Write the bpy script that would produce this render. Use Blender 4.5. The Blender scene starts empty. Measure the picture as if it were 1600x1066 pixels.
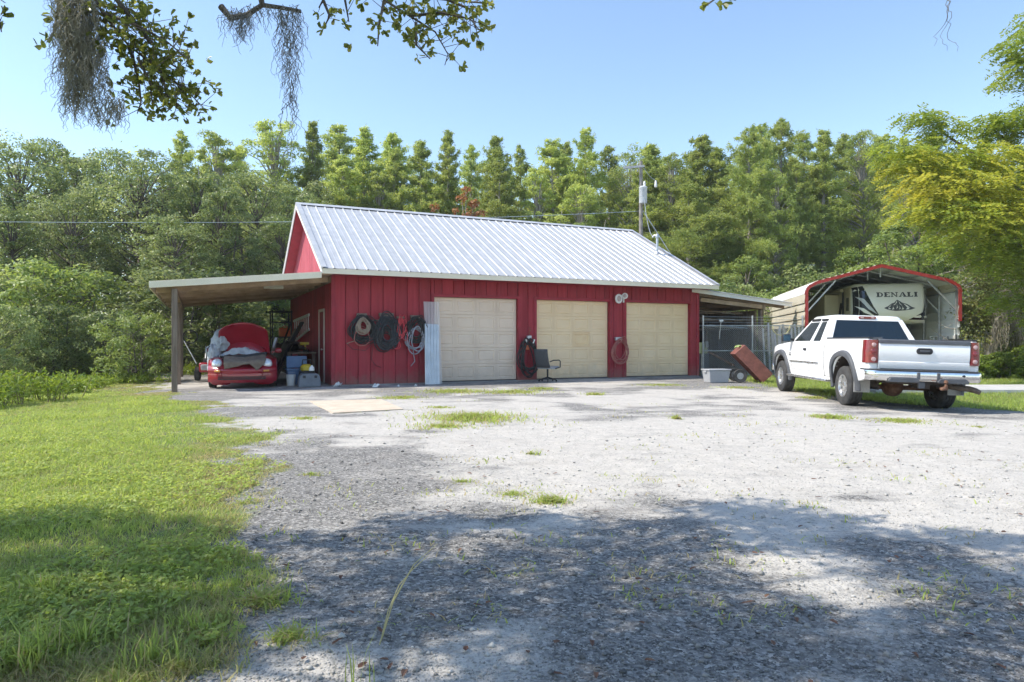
import bpy, bmesh, math, random
import numpy as np
from mathutils import Vector, Matrix, Euler

scene = bpy.context.scene
COL = scene.collection
R = math.radians
random.seed(7)

# ------------------------------------------------------------------ camera, sky, sun, exposure
cam_d = bpy.data.cameras.new('camera')
cam_d.lens = 24.0
cam_d.sensor_width = 36.0
cam_d.clip_start = 0.05
cam_d.clip_end = 3000
cam = bpy.data.objects.new('camera', cam_d)
cam.location = (0, 0, 1.25)
cam.rotation_euler = (R(90), 0, 0)
COL.objects.link(cam)
scene.camera = cam

SUN_TO = Vector((-0.80, -0.12, 1.0)).normalized()        # towards the sun: left, high
world = bpy.data.worlds.new('World')
scene.world = world
world.use_nodes = True
wn = world.node_tree
sky = wn.nodes.new('ShaderNodeTexSky')
sky.sky_type = 'NISHITA'
sky.sun_disc = False
sky.sun_elevation = math.asin(SUN_TO.z)
sky.sun_rotation = math.atan2(SUN_TO.x, SUN_TO.y)
sky.altitude = 0
sky.air_density = 1.1
sky.dust_density = 0.4
sky.ozone_density = 1.8
wn.links.new(sky.outputs[0], wn.nodes['Background'].inputs[0])
wn.nodes['Background'].inputs[1].default_value = 0.15

sun_d = bpy.data.lights.new('sun', 'SUN')
sun_d.energy = 3.4
sun_d.angle = R(0.5)
sun_d.color = (1.0, 0.93, 0.82)
sun = bpy.data.objects.new('sun', sun_d)
sun.rotation_euler = (-SUN_TO).to_track_quat('-Z', 'Y').to_euler()
sun.location = SUN_TO * 60
COL.objects.link(sun)

vs = scene.view_settings
vs.view_transform = 'Standard'
vs.look = 'None'
vs.gamma = 1.0
vs.use_curve_mapping = False
vs.exposure = 0.86
scene.cycles.use_denoising = True
scene.cycles.max_bounces = 6
scene.cycles.use_adaptive_sampling = True
scene.cycles.adaptive_threshold = 0.03
scene.cycles.diffuse_bounces = 4
scene.cycles.glossy_bounces = 2
scene.cycles.transmission_bounces = 5
scene.cycles.transparent_max_bounces = 6

# ------------------------------------------------------------------ materials
MATS = {}
def nd(nt, t, **kw):
    n = nt.nodes.new(t)
    for k, v in kw.items():
        if k.startswith('i_'):
            n.inputs[k[2:].replace('_', ' ')].default_value = v
        else:
            setattr(n, k, v)
    return n

def c4(c):
    return (c[0], c[1], c[2], 1.0)

def mat(name, c1, c2=None, scale=5.0, rough=0.6, metal=0.0, bump=0.0, bscale=60.0, stretch=(1, 1, 1),
        spec=0.5, coat=0.0, rand=0.0, detail=5.0, trans=0.0, alpha=1.0, lo=0.35, hi=0.65, rvar=0.0):
    if name in MATS:
        return MATS[name]
    m = bpy.data.materials.new(name)
    m.use_nodes = True
    nt = m.node_tree
    p = nt.nodes['Principled BSDF']
    L = nt.links.new
    geo = nd(nt, 'ShaderNodeNewGeometry')
    mp = nd(nt, 'ShaderNodeMapping')
    mp.inputs['Scale'].default_value = stretch
    L(geo.outputs['Position'], mp.inputs['Vector'])
    nz = nd(nt, 'ShaderNodeTexNoise')
    nz.inputs['Scale'].default_value = scale
    nz.inputs['Detail'].default_value = detail
    nz.inputs['Roughness'].default_value = 0.62
    L(mp.outputs[0], nz.inputs['Vector'])
    rp = nd(nt, 'ShaderNodeValToRGB')
    rp.color_ramp.elements[0].position = lo
    rp.color_ramp.elements[1].position = hi
    rp.color_ramp.elements[0].color = c4(c1)
    rp.color_ramp.elements[1].color = c4(c2 or tuple(min(1, x * 1.12) for x in c1))
    L(nz.outputs['Fac'], rp.inputs[0])
    out = rp.outputs[0]
    if rand > 0:
        oi = nd(nt, 'ShaderNodeObjectInfo')
        mr = nd(nt, 'ShaderNodeMapRange')
        mr.inputs['To Min'].default_value = 1 - rand
        mr.inputs['To Max'].default_value = 1 + rand
        L(oi.outputs['Random'], mr.inputs['Value'])
        hs = nd(nt, 'ShaderNodeHueSaturation')
        L(mr.outputs[0], hs.inputs['Value'])
        L(out, hs.inputs['Color'])
        out = hs.outputs[0]
    L(out, p.inputs['Base Color'])
    p.inputs['Roughness'].default_value = rough
    p.inputs['Metallic'].default_value = metal
    p.inputs['Specular IOR Level'].default_value = spec
    p.inputs['Coat Weight'].default_value = coat
    p.inputs['Coat Roughness'].default_value = 0.08
    p.inputs['Transmission Weight'].default_value = trans
    p.inputs['Alpha'].default_value = alpha
    if rvar > 0:
        mr2 = nd(nt, 'ShaderNodeMapRange')
        mr2.inputs['To Min'].default_value = max(0, rough - rvar)
        mr2.inputs['To Max'].default_value = min(1, rough + rvar)
        L(nz.outputs['Fac'], mr2.inputs['Value'])
        L(mr2.outputs[0], p.inputs['Roughness'])
    if bump > 0:
        n2 = nd(nt, 'ShaderNodeTexNoise')
        n2.inputs['Scale'].default_value = bscale
        n2.inputs['Detail'].default_value = 4
        L(mp.outputs[0], n2.inputs['Vector'])
        b = nd(nt, 'ShaderNodeBump')
        b.inputs['Strength'].default_value = bump
        b.inputs['Distance'].default_value = 0.02
        L(n2.outputs['Fac'], b.inputs['Height'])
        L(b.outputs[0], p.inputs['Normal'])
    MATS[name] = m
    return m

def leafmat(name, cols, trans=0.35, rough=0.45, rand=0.15, spec=0.4):
    """leaf colour from the per-face 'tint' attribute through a ramp, plus light through the leaf"""
    if name in MATS:
        return MATS[name]
    m = bpy.data.materials.new(name)
    m.use_nodes = True
    nt = m.node_tree
    L = nt.links.new
    p = nt.nodes['Principled BSDF']
    at = nd(nt, 'ShaderNodeAttribute', attribute_name='tint')
    rp = nd(nt, 'ShaderNodeValToRGB')
    el = rp.color_ramp.elements
    el[0].color = c4(cols[0])
    el[1].color = c4(cols[-1])
    for i, c in enumerate(cols[1:-1]):
        e = el.new((i + 1) / (len(cols) - 1))
        e.color = c4(c)
    L(at.outputs['Fac'], rp.inputs[0])
    oi = nd(nt, 'ShaderNodeObjectInfo')
    mr = nd(nt, 'ShaderNodeMapRange')
    mr.inputs['To Min'].default_value = 1 - rand
    mr.inputs['To Max'].default_value = 1 + rand
    L(oi.outputs['Random'], mr.inputs['Value'])
    hs = nd(nt, 'ShaderNodeHueSaturation')
    L(mr.outputs[0], hs.inputs['Value'])
    L(rp.outputs[0], hs.inputs['Color'])
    L(hs.outputs[0], p.inputs['Base Color'])
    p.inputs['Roughness'].default_value = rough
    p.inputs['Specular IOR Level'].default_value = spec
    tr = nd(nt, 'ShaderNodeBsdfTranslucent')
    h2 = nd(nt, 'ShaderNodeHueSaturation')
    h2.inputs['Hue'].default_value = 0.485
    h2.inputs['Saturation'].default_value = 1.1
    h2.inputs['Value'].default_value = 1.5
    L(hs.outputs[0], h2.inputs['Color'])
    L(h2.outputs[0], tr.inputs['Color'])
    mx = nd(nt, 'ShaderNodeMixShader')
    mx.inputs[0].default_value = trans
    L(p.outputs[0], mx.inputs[1])
    L(tr.outputs[0], mx.inputs[2])
    L(mx.outputs[0], nt.nodes['Material Output'].inputs['Surface'])
    MATS[name] = m
    return m

def glass(name, col, rough=0.03, alpha=0.55):
    """tinted window glass: a dark glossy sheet that lets some light through"""
    m = bpy.data.materials.new(name)
    m.use_nodes = True
    nt = m.node_tree
    L = nt.links.new
    p = nt.nodes['Principled BSDF']
    p.inputs['Base Color'].default_value = c4(col)
    p.inputs['Roughness'].default_value = rough
    p.inputs['Specular IOR Level'].default_value = 0.6
    tb = nd(nt, 'ShaderNodeBsdfTransparent')
    tb.inputs[0].default_value = (0.55, 0.62, 0.62, 1)
    mx = nd(nt, 'ShaderNodeMixShader')
    mx.inputs[0].default_value = alpha
    L(tb.outputs[0], mx.inputs[1])
    L(p.outputs[0], mx.inputs[2])
    L(mx.outputs[0], nt.nodes['Material Output'].inputs['Surface'])
    MATS[name] = m
    return m

# ------------------------------------------------------------------ numpy value noise
def _hash(ix, iy, s):
    h = (ix * 374761393 + iy * 668265263 + s * 1442695041) & 0xFFFFFFFF
    h = ((h ^ (h >> 13)) * 1274126177) & 0xFFFFFFFF
    return ((h ^ (h >> 16)) & 0xFFFF) / 65535.0

def vnoise(x, y, s=0):
    x = np.asarray(x, float); y = np.asarray(y, float)
    ix = np.floor(x).astype(np.int64); iy = np.floor(y).astype(np.int64)
    fx = x - ix; fy = y - iy
    fx = fx * fx * (3 - 2 * fx); fy = fy * fy * (3 - 2 * fy)
    a = _hash(ix, iy, s); b = _hash(ix + 1, iy, s); c = _hash(ix, iy + 1, s); d = _hash(ix + 1, iy + 1, s)
    return (a * (1 - fx) + b * fx) * (1 - fy) + (c * (1 - fx) + d * fx) * fy

def fbm(x, y, s=0, o=4):
    t = 0; a = 0.5; n = 0
    for i in range(o):
        t = t + a * vnoise(x * 2 ** i, y * 2 ** i, s + i * 17); n += a; a *= 0.5
    return t / n

def sstep(a, b, x):
    t = np.clip((np.asarray(x, float) - a) / (b - a), 0, 1)
    return t * t * (3 - 2 * t)

# ------------------------------------------------------------------ mesh builder
class MB:
    def __init__(self):
        self.v = []; self.f = []; self.M = Matrix.Identity(4)
    def add(self, verts, faces):
        o = len(self.v)
        M = self.M
        self.v += [tuple(M @ Vector(p)) for p in verts]
        self.f += [tuple(i + o for i in q) for q in faces]
        return self
    def box(self, x0, x1, y0, y1, z0, z1):
        return self.add([(x0, y0, z0), (x1, y0, z0), (x1, y1, z0), (x0, y1, z0),
                         (x0, y0, z1), (x1, y0, z1), (x1, y1, z1), (x0, y1, z1)],
                        [(0, 3, 2, 1), (4, 5, 6, 7), (0, 1, 5, 4), (1, 2, 6, 5), (2, 3, 7, 6), (3, 0, 4, 7)])
    def bar(self, a, b, w, h, up=(0, 0, 1)):
        """rectangular bar from a to b"""
        a = Vector(a); b = Vector(b); d = (b - a).normalized()
        s = d.cross(Vector(up))
        if s.length < 1e-4:
            s = d.cross(Vector((1, 0, 0)))
        s.normalize(); u = s.cross(d)
        s = s * w / 2; u = u * h / 2
        return self.add([a - s - u, a + s - u, a + s + u, a - s + u, b - s - u, b + s - u, b + s + u, b - s + u],
                        [(0, 1, 2, 3), (4, 7, 6, 5), (0, 4, 5, 1), (1, 5, 6, 2), (2, 6, 7, 3), (3, 7, 4, 0)])
    def prism(self, poly, a, b, axis='y'):
        """poly in the two other axes (in xyz order), extruded along axis from a to b"""
        n = len(poly)
        def P(p, t):
            if axis == 'x': return (t, p[0], p[1])
            if axis == 'y': return (p[0], t, p[1])
            return (p[0], p[1], t)
        vs_ = [P(p, a) for p in poly] + [P(p, b) for p in poly]
        fs = [tuple(range(n))[::-1], tuple(range(n, 2 * n))]
        for i in range(n):
            j = (i + 1) % n
            fs.append((i, j, n + j, n + i))
        return self.add(vs_, fs)
    def tube(self, pts, r, n=8, cap=True):
        pts = [Vector(p) for p in pts]
        k = len(pts)
        rs = r if hasattr(r, '__len__') else [r] * k
        vs_ = []; fs = []
        prev = None
        for i, p in enumerate(pts):
            t = (pts[min(i + 1, k - 1)] - pts[max(i - 1, 0)])
            t = t.normalized() if t.length > 1e-9 else Vector((0, 0, 1))
            if prev is None:
                s = t.cross(Vector((0, 0, 1)))
                if s.length < 0.05: s = t.cross(Vector((1, 0, 0)))
            else:
                s = prev - t * prev.dot(t)
            s.normalize(); prev = s
            u = t.cross(s)
            for j in range(n):
                a = 2 * math.pi * j / n
                vs_.append(p + (s * math.cos(a) + u * math.sin(a)) * rs[i])
        for i in range(k - 1):
            for j in range(n):
                j2 = (j + 1) % n
                fs.append((i * n + j, i * n + j2, (i + 1) * n + j2, (i + 1) * n + j))
        if cap:
            fs.append(tuple(range(n))[::-1]); fs.append(tuple(range((k - 1) * n, k * n)))
        return self.add(vs_, fs)
    def lathe(self, prof, n=24, M=None, closed=False):
        """profile of (r, z) turned about z"""
        M = M or Matrix.Identity(4)
        vs_ = []; fs = []
        k = len(prof)
        for (r, z) in prof:
            for j in range(n):
                a = 2 * math.pi * j / n
                vs_.append(M @ Vector((r * math.cos(a), r * math.sin(a), z)))
        for i in range(k - 1 if not closed else k):
            i2 = (i + 1) % k
            for j in range(n):
                j2 = (j + 1) % n
                fs.append((i * n + j, i * n + j2, i2 * n + j2, i2 * n + j))
        if not closed:
            fs.append(tuple(range(n))[::-1]); fs.append(tuple(range((k - 1) * n, k * n)))
        return self.add(vs_, fs)
    def grid(self, fn, nu, nv):
        vs_ = [fn(i / nu, j / nv) for j in range(nv + 1) for i in range(nu + 1)]
        w = nu + 1
        return self.add(vs_, [(j * w + i, j * w + i + 1, (j + 1) * w + i + 1, (j + 1) * w + i) for j in range(nv) for i in range(nu)])
    def mesh(self, name, m=None, smooth=False, angle=40):
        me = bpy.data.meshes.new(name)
        me.from_pydata(self.v, [], self.f)
        me.update()
        bm = bmesh.new(); bm.from_mesh(me)
        bmesh.ops.recalc_face_normals(bm, faces=bm.faces)
        bm.to_mesh(me); bm.free()
        if m: me.materials.append(m)
        if smooth:
            me.polygons.foreach_set('use_smooth', [True] * len(me.polygons))
            me.set_sharp_from_angle(angle=R(angle))
        return me
    def build(self, name, m, parent=None, smooth=False, bevel=0.0, angle=40, seg=2, loc=None, solid=0.0):
        o = bpy.data.objects.new(name, self.mesh(name, m, smooth or bevel > 0, angle))
        COL.objects.link(o)
        if loc is not None: o.location = loc
        if parent: o.parent = parent
        if solid:
            md = o.modifiers.new('solid', 'SOLIDIFY'); md.thickness = solid; md.offset = 0
        if bevel:
            md = o.modifiers.new('bevel', 'BEVEL'); md.width = bevel; md.segments = seg
            md.limit_method = 'ANGLE'; md.angle_limit = R(angle); md.harden_normals = False
        return o

def piece(name, me, parent=None, loc=(0, 0, 0), rot=(0, 0, 0), sc=(1, 1, 1)):
    o = bpy.data.objects.new(name, me)
    COL.objects.link(o)
    o.location = loc; o.rotation_euler = rot; o.scale = sc
    if parent: o.parent = parent
    return o

def tag(o, label=None, cat=None, group=None, kind=None):
    if label: o['label'] = label
    if cat: o['category'] = cat
    if group: o['group'] = group
    if kind: o['kind'] = kind
    return o

def thing(name, label, cat, loc=(0, 0, 0), rz=0.0, group=None):
    o = bpy.data.objects.new(name, None)
    o.empty_display_size = 0.1
    COL.objects.link(o)
    o.location = loc; o.rotation_euler = (0, 0, rz)
    return tag(o, label, cat, group)

def copy_tree(o, parent=None):
    c = o.copy(); COL.objects.link(c)
    if parent: c.parent = parent
    for ch in list(o.children):
        copy_tree(ch, c)
    return c

def np_mesh(name, V, F, m, tint=None, smooth=False):
    """mesh from numpy arrays, faces all of one size, with a per-face tint attribute"""
    me = bpy.data.meshes.new(name)
    V = np.ascontiguousarray(V, np.float32); F = np.ascontiguousarray(F, np.int32)
    nf, k = F.shape
    me.vertices.add(len(V)); me.vertices.foreach_set('co', V.ravel())
    me.loops.add(nf * k); me.loops.foreach_set('vertex_index', F.ravel())
    me.polygons.add(nf)
    me.polygons.foreach_set('loop_start', np.arange(0, nf * k, k, dtype=np.int32))
    me.update(calc_edges=True)
    if tint is not None:
        a = me.attributes.new('tint', 'FLOAT', 'FACE')
        a.data.foreach_set('value', np.ascontiguousarray(tint, np.float32))
    if smooth:
        me.polygons.foreach_set('use_smooth', np.ones(nf, bool))
    if m: me.materials.append(m)
    return me

def link(name, me, parent=None, loc=(0, 0, 0)):
    return piece(name, me, parent, loc)

# pixel of the 1600 x 1066 photograph at a given distance -> a place in the scene, to lay out plans
FPX, CX, CY, CH = 1067.0, 800.0, 533.0, 1.25
def at(px, py, Y):
    return Vector(((px - CX) * Y / FPX, Y, CH + (CY - py) * Y / FPX))
def onground(px, py, z=0.0):
    Y = FPX * (CH - z) / (py - CY)
    return Vector(((px - CX) * Y / FPX, Y, z))
# ------------------------------------------------------------------ ground: lawn, gravel yard, forest floor, concrete path
EDGE = np.array([(-0.2, -40), (-0.75, 0), (-0.95, 1.5), (-1.08, 2.5), (-1.55, 4.07), (-2.15, 5.86), (-3.5, 9.0), (-5.1, 12.3), (-7.4, 15.4),
                 (-8.4, 16.6), (-9.4, 17.6), (-10.6, 20), (-13.2, 26), (-14, 30)])
def lawn_mask(x, y):
    e = np.interp(y, EDGE[:, 1], EDGE[:, 0])
    near = 0.35 + 0.05 * np.clip(y, 0, 18)
    w = (fbm(x * 1.3, y * 1.3, 5) - 0.5) * 2.2 * near + (fbm(x * 5, y * 5, 9) - 0.5) * 0.9 * near
    left = sstep(-0.12, 0.22, (e - x) + w)
    # right-hand lawn behind and beyond the truck
    yr = np.interp(x, [6.6, 7.4, 8.4, 9.6, 12, 40], [16.5, 14.8, 13.2, 12.3, 11.2, 9])
    wr = (fbm(x * 1.7, y * 1.7, 31) - 0.5) * 1.1
    right = sstep(-0.1, 0.25, (y - yr) + wr) * sstep(6.9, 7.6, x + wr * 0.5) * (1 - sstep(26, 27, y))
    return np.clip(np.maximum(left, right), 0, 1)

def gz(x, y):
    """gentle lie of the land"""
    x = np.asarray(x, float); y = np.asarray(y, float)
    z = -0.055 * sstep(6.6, 8.6, x) * (1 - sstep(17, 23, y)) * sstep(4, 9, y)
    z = z - 0.05 * sstep(-7.6, -9.5, x) * (1 - sstep(19, 25, y)) * sstep(9, 14, y)
    z = z + (fbm(x * 0.35, y * 0.35, 3) - 0.5) * 0.05 * (1 - sstep(14.5, 17.5, y)) * sstep(3, 6, y)
    return z
def gzf(x, y):
    return float(gz(x, y))

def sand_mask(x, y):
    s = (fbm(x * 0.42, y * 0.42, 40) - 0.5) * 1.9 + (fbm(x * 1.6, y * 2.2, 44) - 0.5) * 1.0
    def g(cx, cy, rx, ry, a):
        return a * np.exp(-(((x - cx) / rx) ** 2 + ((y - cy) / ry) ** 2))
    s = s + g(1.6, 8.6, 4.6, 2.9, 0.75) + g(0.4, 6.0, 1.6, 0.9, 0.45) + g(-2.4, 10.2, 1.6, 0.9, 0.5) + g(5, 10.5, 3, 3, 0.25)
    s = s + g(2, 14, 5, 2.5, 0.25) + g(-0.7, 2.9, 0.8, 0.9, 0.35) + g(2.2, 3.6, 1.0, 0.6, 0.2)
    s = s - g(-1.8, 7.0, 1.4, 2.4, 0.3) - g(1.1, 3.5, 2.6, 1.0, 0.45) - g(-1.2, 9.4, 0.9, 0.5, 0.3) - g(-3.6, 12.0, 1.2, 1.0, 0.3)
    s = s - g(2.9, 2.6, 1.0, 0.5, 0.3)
    # compacted wheel tracks leading to the doors and to the truck
    for pts in (((0.4, 0), (0.9, 4), (1.6, 8), (1.2, 13), (0.5, 19)), ((1.2, 0), (2.2, 4), (4.0, 8), (6.4, 12))):
        c = np.interp(y, [p[1] for p in pts], [p[0] for p in pts])
        for o_ in (-.8, .8):
            s = s + 0.30 * np.exp(-((x - c - o_) / .22) ** 2) * (0.4 + fbm(x * 2, y * .9, 12)) * (y < 19)
        s = s - 0.16 * np.exp(-((x - c) / .35) ** 2)
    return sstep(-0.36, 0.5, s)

def axis_pts(segs):
    out = []
    for a, b, n in segs:
        out += list(np.linspace(a, b, n, endpoint=False))
    out.append(segs[-1][1])
    return np.array(out)
gx = axis_pts([(-900, -100, 8), (-100, -30, 20), (-30, -12, 40), (-12, -4, 80), (-4, 4.2, 330), (4.2, 12, 100), (12, 30, 40), (30, 100, 20), (100, 900, 8)])
gy = axis_pts([(-400, -20, 8), (-20, 0, 20), (0, 2.0, 14), (2.0, 4.6, 130), (4.6, 8, 110), (8, 18, 150), (18, 30, 50), (30, 100, 30), (100, 1500, 14)])
GX, GY = np.meshgrid(gx, gy)
LAWN = lawn_mask(GX, GY)
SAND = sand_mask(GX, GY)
nearw = (1 - sstep(10, 16, GY)) * sstep(-2, 1, GY)
micro = ((fbm(GX * 3.1, GY * 3.1, 71) - 0.5) * 0.035 + (fbm(GX * 17, GY * 17, 75, 3) - 0.5) * 0.012 * (1 - 0.45 * SAND)) * (1 - LAWN * 0.4)
GZ = gz(GX, GY) + micro * nearw
V = np.stack([GX, GY, GZ], -1).reshape(-1, 3)
nx_, ny_ = len(gx), len(gy)
I = (np.arange(ny_ - 1)[:, None] * nx_ + np.arange(nx_ - 1)[None]).ravel()
F = np.stack([I, I + 1, I + nx_ + 1, I + nx_], 1)

gm = bpy.data.materials.new('ground_surface'); gm.use_nodes = True
nt = gm.node_tree; Lk = nt.links.new
P = nt.nodes['Principled BSDF']; P.inputs['Roughness'].default_value = 0.92; P.inputs['Specular IOR Level'].default_value = 0.2
geo = nd(nt, 'ShaderNodeNewGeometry')
def noise(sc, det=4, rough=0.6, vec=None):
    n = nd(nt, 'ShaderNodeTexNoise'); n.inputs['Scale'].default_value = sc; n.inputs['Detail'].default_value = det
    n.inputs['Roughness'].default_value = rough
    Lk(vec or geo.outputs['Position'], n.inputs['Vector']); return n.outputs['Fac']
def ramp(fac, stops):
    r = nd(nt, 'ShaderNodeValToRGB'); el = r.color_ramp.elements
    el[0].position, el[0].color = stops[0][0], c4(stops[0][1]); el[1].position, el[1].color = stops[-1][0], c4(stops[-1][1])
    for s in stops[1:-1]:
        e = el.new(s[0]); e.color = c4(s[1])
    Lk(fac, r.inputs[0]); return r.outputs[0]
def mixc(fac, a, b, bt='MIX'):
    m = nd(nt, 'ShaderNodeMix', data_type='RGBA', blend_type=bt)
    if isinstance(fac, float): m.inputs[0].default_value = fac
    else: Lk(fac, m.inputs[0])
    for s, k in ((a, 6), (b, 7)):
        if isinstance(s, tuple): m.inputs[k].default_value = c4(s)
        else: Lk(s, m.inputs[k])
    return m.outputs[2]
def maths(op, a, b):
    m = nd(nt, 'ShaderNodeMath', operation=op, use_clamp=True)
    for s, k in ((a, 0), (b, 1)):
        if isinstance(s, (int, float)): m.inputs[k].default_value = s
        else: Lk(s, m.inputs[k])
    return m.outputs[0]
a_l = nd(nt, 'ShaderNodeAttribute', attribute_name='lawn').outputs['Fac']
a_s = nd(nt, 'ShaderNodeAttribute', attribute_name='sand').outputs['Fac']
a_f = nd(nt, 'ShaderNodeAttribute', attribute_name='forest').outputs['Fac']
vor = nd(nt, 'ShaderNodeTexVoronoi'); vor.inputs['Scale'].default_value = 62; Lk(geo.outputs['Position'], vor.inputs['Vector'])
vor2 = nd(nt, 'ShaderNodeTexVoronoi'); vor2.inputs['Scale'].default_value = 21; Lk(geo.outputs['Position'], vor2.inputs['Vector'])
sep = nd(nt, 'ShaderNodeSeparateColor'); Lk(vor.outputs['Color'], sep.inputs[0])
sep2 = nd(nt, 'ShaderNodeSeparateColor'); Lk(vor2.outputs['Color'], sep2.inputs[0])
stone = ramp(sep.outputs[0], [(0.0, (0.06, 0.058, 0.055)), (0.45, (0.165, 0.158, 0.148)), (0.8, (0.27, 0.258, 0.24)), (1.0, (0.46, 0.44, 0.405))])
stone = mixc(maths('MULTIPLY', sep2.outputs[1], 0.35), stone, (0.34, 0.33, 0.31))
pale = ramp(noise(7, 6, 0.7), [(0.3, (0.435, 0.408, 0.365)), (0.7, (0.55, 0.518, 0.468))])
pale = mixc(ramp(sep.outputs[1], [(0.80, (0, 0, 0)), (1.0, (0.6, 0.6, 0.6))]), pale, (0.26, 0.255, 0.25))
mpv = nd(nt, 'ShaderNodeMapping'); mpv.inputs['Scale'].default_value = (0.55, 1.5, 1); mpv.inputs['Rotation'].default_value = (0, 0, R(-14)); Lk(geo.outputs['Position'], mpv.inputs['Vector'])
def cen(x, k):
    m1 = nd(nt, 'ShaderNodeMath', operation='MULTIPLY_ADD'); Lk(x, m1.inputs[0]); m1.inputs[1].default_value = k; m1.inputs[2].default_value = -0.5 * k
    return m1.outputs[0]
def plus(a, b):
    m1 = nd(nt, 'ShaderNodeMath', operation='ADD'); Lk(a, m1.inputs[0]); Lk(b, m1.inputs[1]); return m1.outputs[0]
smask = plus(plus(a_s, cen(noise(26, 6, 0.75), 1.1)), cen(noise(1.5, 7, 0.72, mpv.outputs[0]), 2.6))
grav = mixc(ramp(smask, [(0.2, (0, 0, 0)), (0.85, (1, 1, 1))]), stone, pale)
grav = mixc(ramp(noise(1.1, 5), [(0.56, (0, 0, 0)), (0.75, (0.4, 0.4, 0.4))]), grav, (0.30, 0.265, 0.225))
soil = ramp(noise(9, 6, 0.7), [(0.3, (0.10, 0.085, 0.055)), (0.7, (0.22, 0.20, 0.12))])
turf = ramp(noise(4, 6, 0.7), [(0.3, (0.12, 0.17, 0.04)), (0.7, (0.21, 0.26, 0.075))])
lawnc = mixc(ramp(noise(2.2, 5), [(0.45, (1, 1, 1)), (0.68, (0.1, 0.1, 0.1))]), soil, turf)
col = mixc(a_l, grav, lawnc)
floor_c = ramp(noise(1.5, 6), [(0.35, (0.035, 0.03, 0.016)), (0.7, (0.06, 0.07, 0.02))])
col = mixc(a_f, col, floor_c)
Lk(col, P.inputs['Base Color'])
bp = nd(nt, 'ShaderNodeBump'); bp.inputs['Strength'].default_value = 0.8; bp.inputs['Distance'].default_value = 0.012
hgt = maths('ADD', maths('MULTIPLY', vor.outputs['Distance'], 1.0), maths('MULTIPLY', noise(40, 5, 0.7), 0.9))
Lk(hgt, bp.inputs['Height']); Lk(bp.outputs[0], P.inputs['Normal'])

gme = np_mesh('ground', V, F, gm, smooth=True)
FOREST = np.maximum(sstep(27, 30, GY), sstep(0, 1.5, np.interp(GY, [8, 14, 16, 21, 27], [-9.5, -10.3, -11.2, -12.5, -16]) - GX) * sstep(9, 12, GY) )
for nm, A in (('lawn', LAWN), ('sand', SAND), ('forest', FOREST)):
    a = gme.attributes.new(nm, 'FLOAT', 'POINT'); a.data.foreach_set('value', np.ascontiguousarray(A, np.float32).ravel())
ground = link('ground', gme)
tag(ground, 'pale gravel yard with lawn at its sides', 'ground', kind='structure')

# concrete path across the lawn on the right: slabs with joints
m_conc = mat('concrete', (0.42, 0.41, 0.39), (0.55, 0.54, 0.52), scale=3, rough=0.9, bump=0.25, bscale=90)
path = MB()
path.box(8.9, 34, 16.95, 18.95, -0.10, -0.02)
path = path.build('path', m_conc)
tag(path, 'pale concrete path crossing the lawn beyond the truck', 'path', kind='structure')
slab_me = MB().box(-1.18, 1.18, -1.02, 1.02, -0.02, 0.05).mesh('slab', m_conc)
for i in range(10):
    piece('slab', slab_me, path, (10.2 + i * 2.39, 17.95, -0.015 + 0.004 * (i % 3)))
# ------------------------------------------------------------------ the red barn with its two lean-tos
TH = 0.4324; BX, BY = -4.989, 18.965
BL, BD, ZS, ZF, ZR, OV, OL = 12.787, 9.194, 3.085, 3.204, 5.878, 0.645, 0.37
def bw(u, v, z=0.0):
    c, s = math.cos(TH), math.sin(TH)
    return Vector((BX + u * c - v * s, BY + u * s + v * c, z))
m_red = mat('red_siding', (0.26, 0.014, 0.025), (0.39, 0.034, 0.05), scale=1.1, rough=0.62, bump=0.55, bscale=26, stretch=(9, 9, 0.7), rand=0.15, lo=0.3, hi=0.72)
m_redtrim = mat('red_trim', (0.25, 0.014, 0.026), (0.33, 0.022, 0.04), scale=4, rough=0.6, rand=0.08)
m_redcore = mat('red_core', (0.12, 0.008, 0.014), rough=0.8)
m_gable = mat('red_weathered_sunlit', (0.33, 0.03, 0.05), (0.52, 0.13, 0.16), scale=3.0, rough=0.75, bump=0.5, bscale=30, stretch=(10, 10, 0.5), rand=0.10)  # weathered red with the grazing sun put into its paler pink
m_roof = mat('roof_metal', (0.45, 0.455, 0.46), (0.55, 0.555, 0.56), scale=1.3, rough=0.42, metal=0.2, stretch=(3, 3, 1), rand=0.05, rvar=0.1)
m_cream = mat('cream_trim', (0.80, 0.72, 0.55), (0.85, 0.78, 0.62), scale=2, rough=0.6, rand=0.04)
m_white = mat('white_trim', (0.72, 0.72, 0.70), (0.8, 0.8, 0.79), scale=2, rough=0.5)
m_dark = mat('dark_gap', (0.03, 0.03, 0.03), rough=0.9)
m_doorA = mat('door_tan', (0.72, 0.58, 0.45), (0.78, 0.64, 0.505), scale=1.6, rough=0.55, rand=0.02)
m_doorB = mat('door_cream', (0.80, 0.61, 0.375), (0.85, 0.665, 0.43), scale=1.4, rough=0.55, rand=0.02)
m_doorBs = mat('door_cream_stained', (0.76, 0.54, 0.31), (0.83, 0.63, 0.37), scale=3.5, rough=0.6)
m_wood = mat('weathered_wood', (0.16, 0.115, 0.085), (0.27, 0.215, 0.17), scale=2.5, rough=0.85, bump=0.5, bscale=30, stretch=(8, 8, 0.6), rand=0.12)
m_deck = mat('deck_wood', (0.28, 0.20, 0.135), (0.42, 0.31, 0.215), scale=2.5, rough=0.85, bump=0.3, bscale=30, rand=0.3)
m_galv = mat('galvanised', (0.42, 0.44, 0.46), (0.58, 0.60, 0.62), scale=9, rough=0.4, metal=0.7, rand=0.05)
m_slab = mat('floor_slab', (0.22, 0.21, 0.20), (0.30, 0.29, 0.275), scale=2, rough=0.9, bump=0.2)

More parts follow.
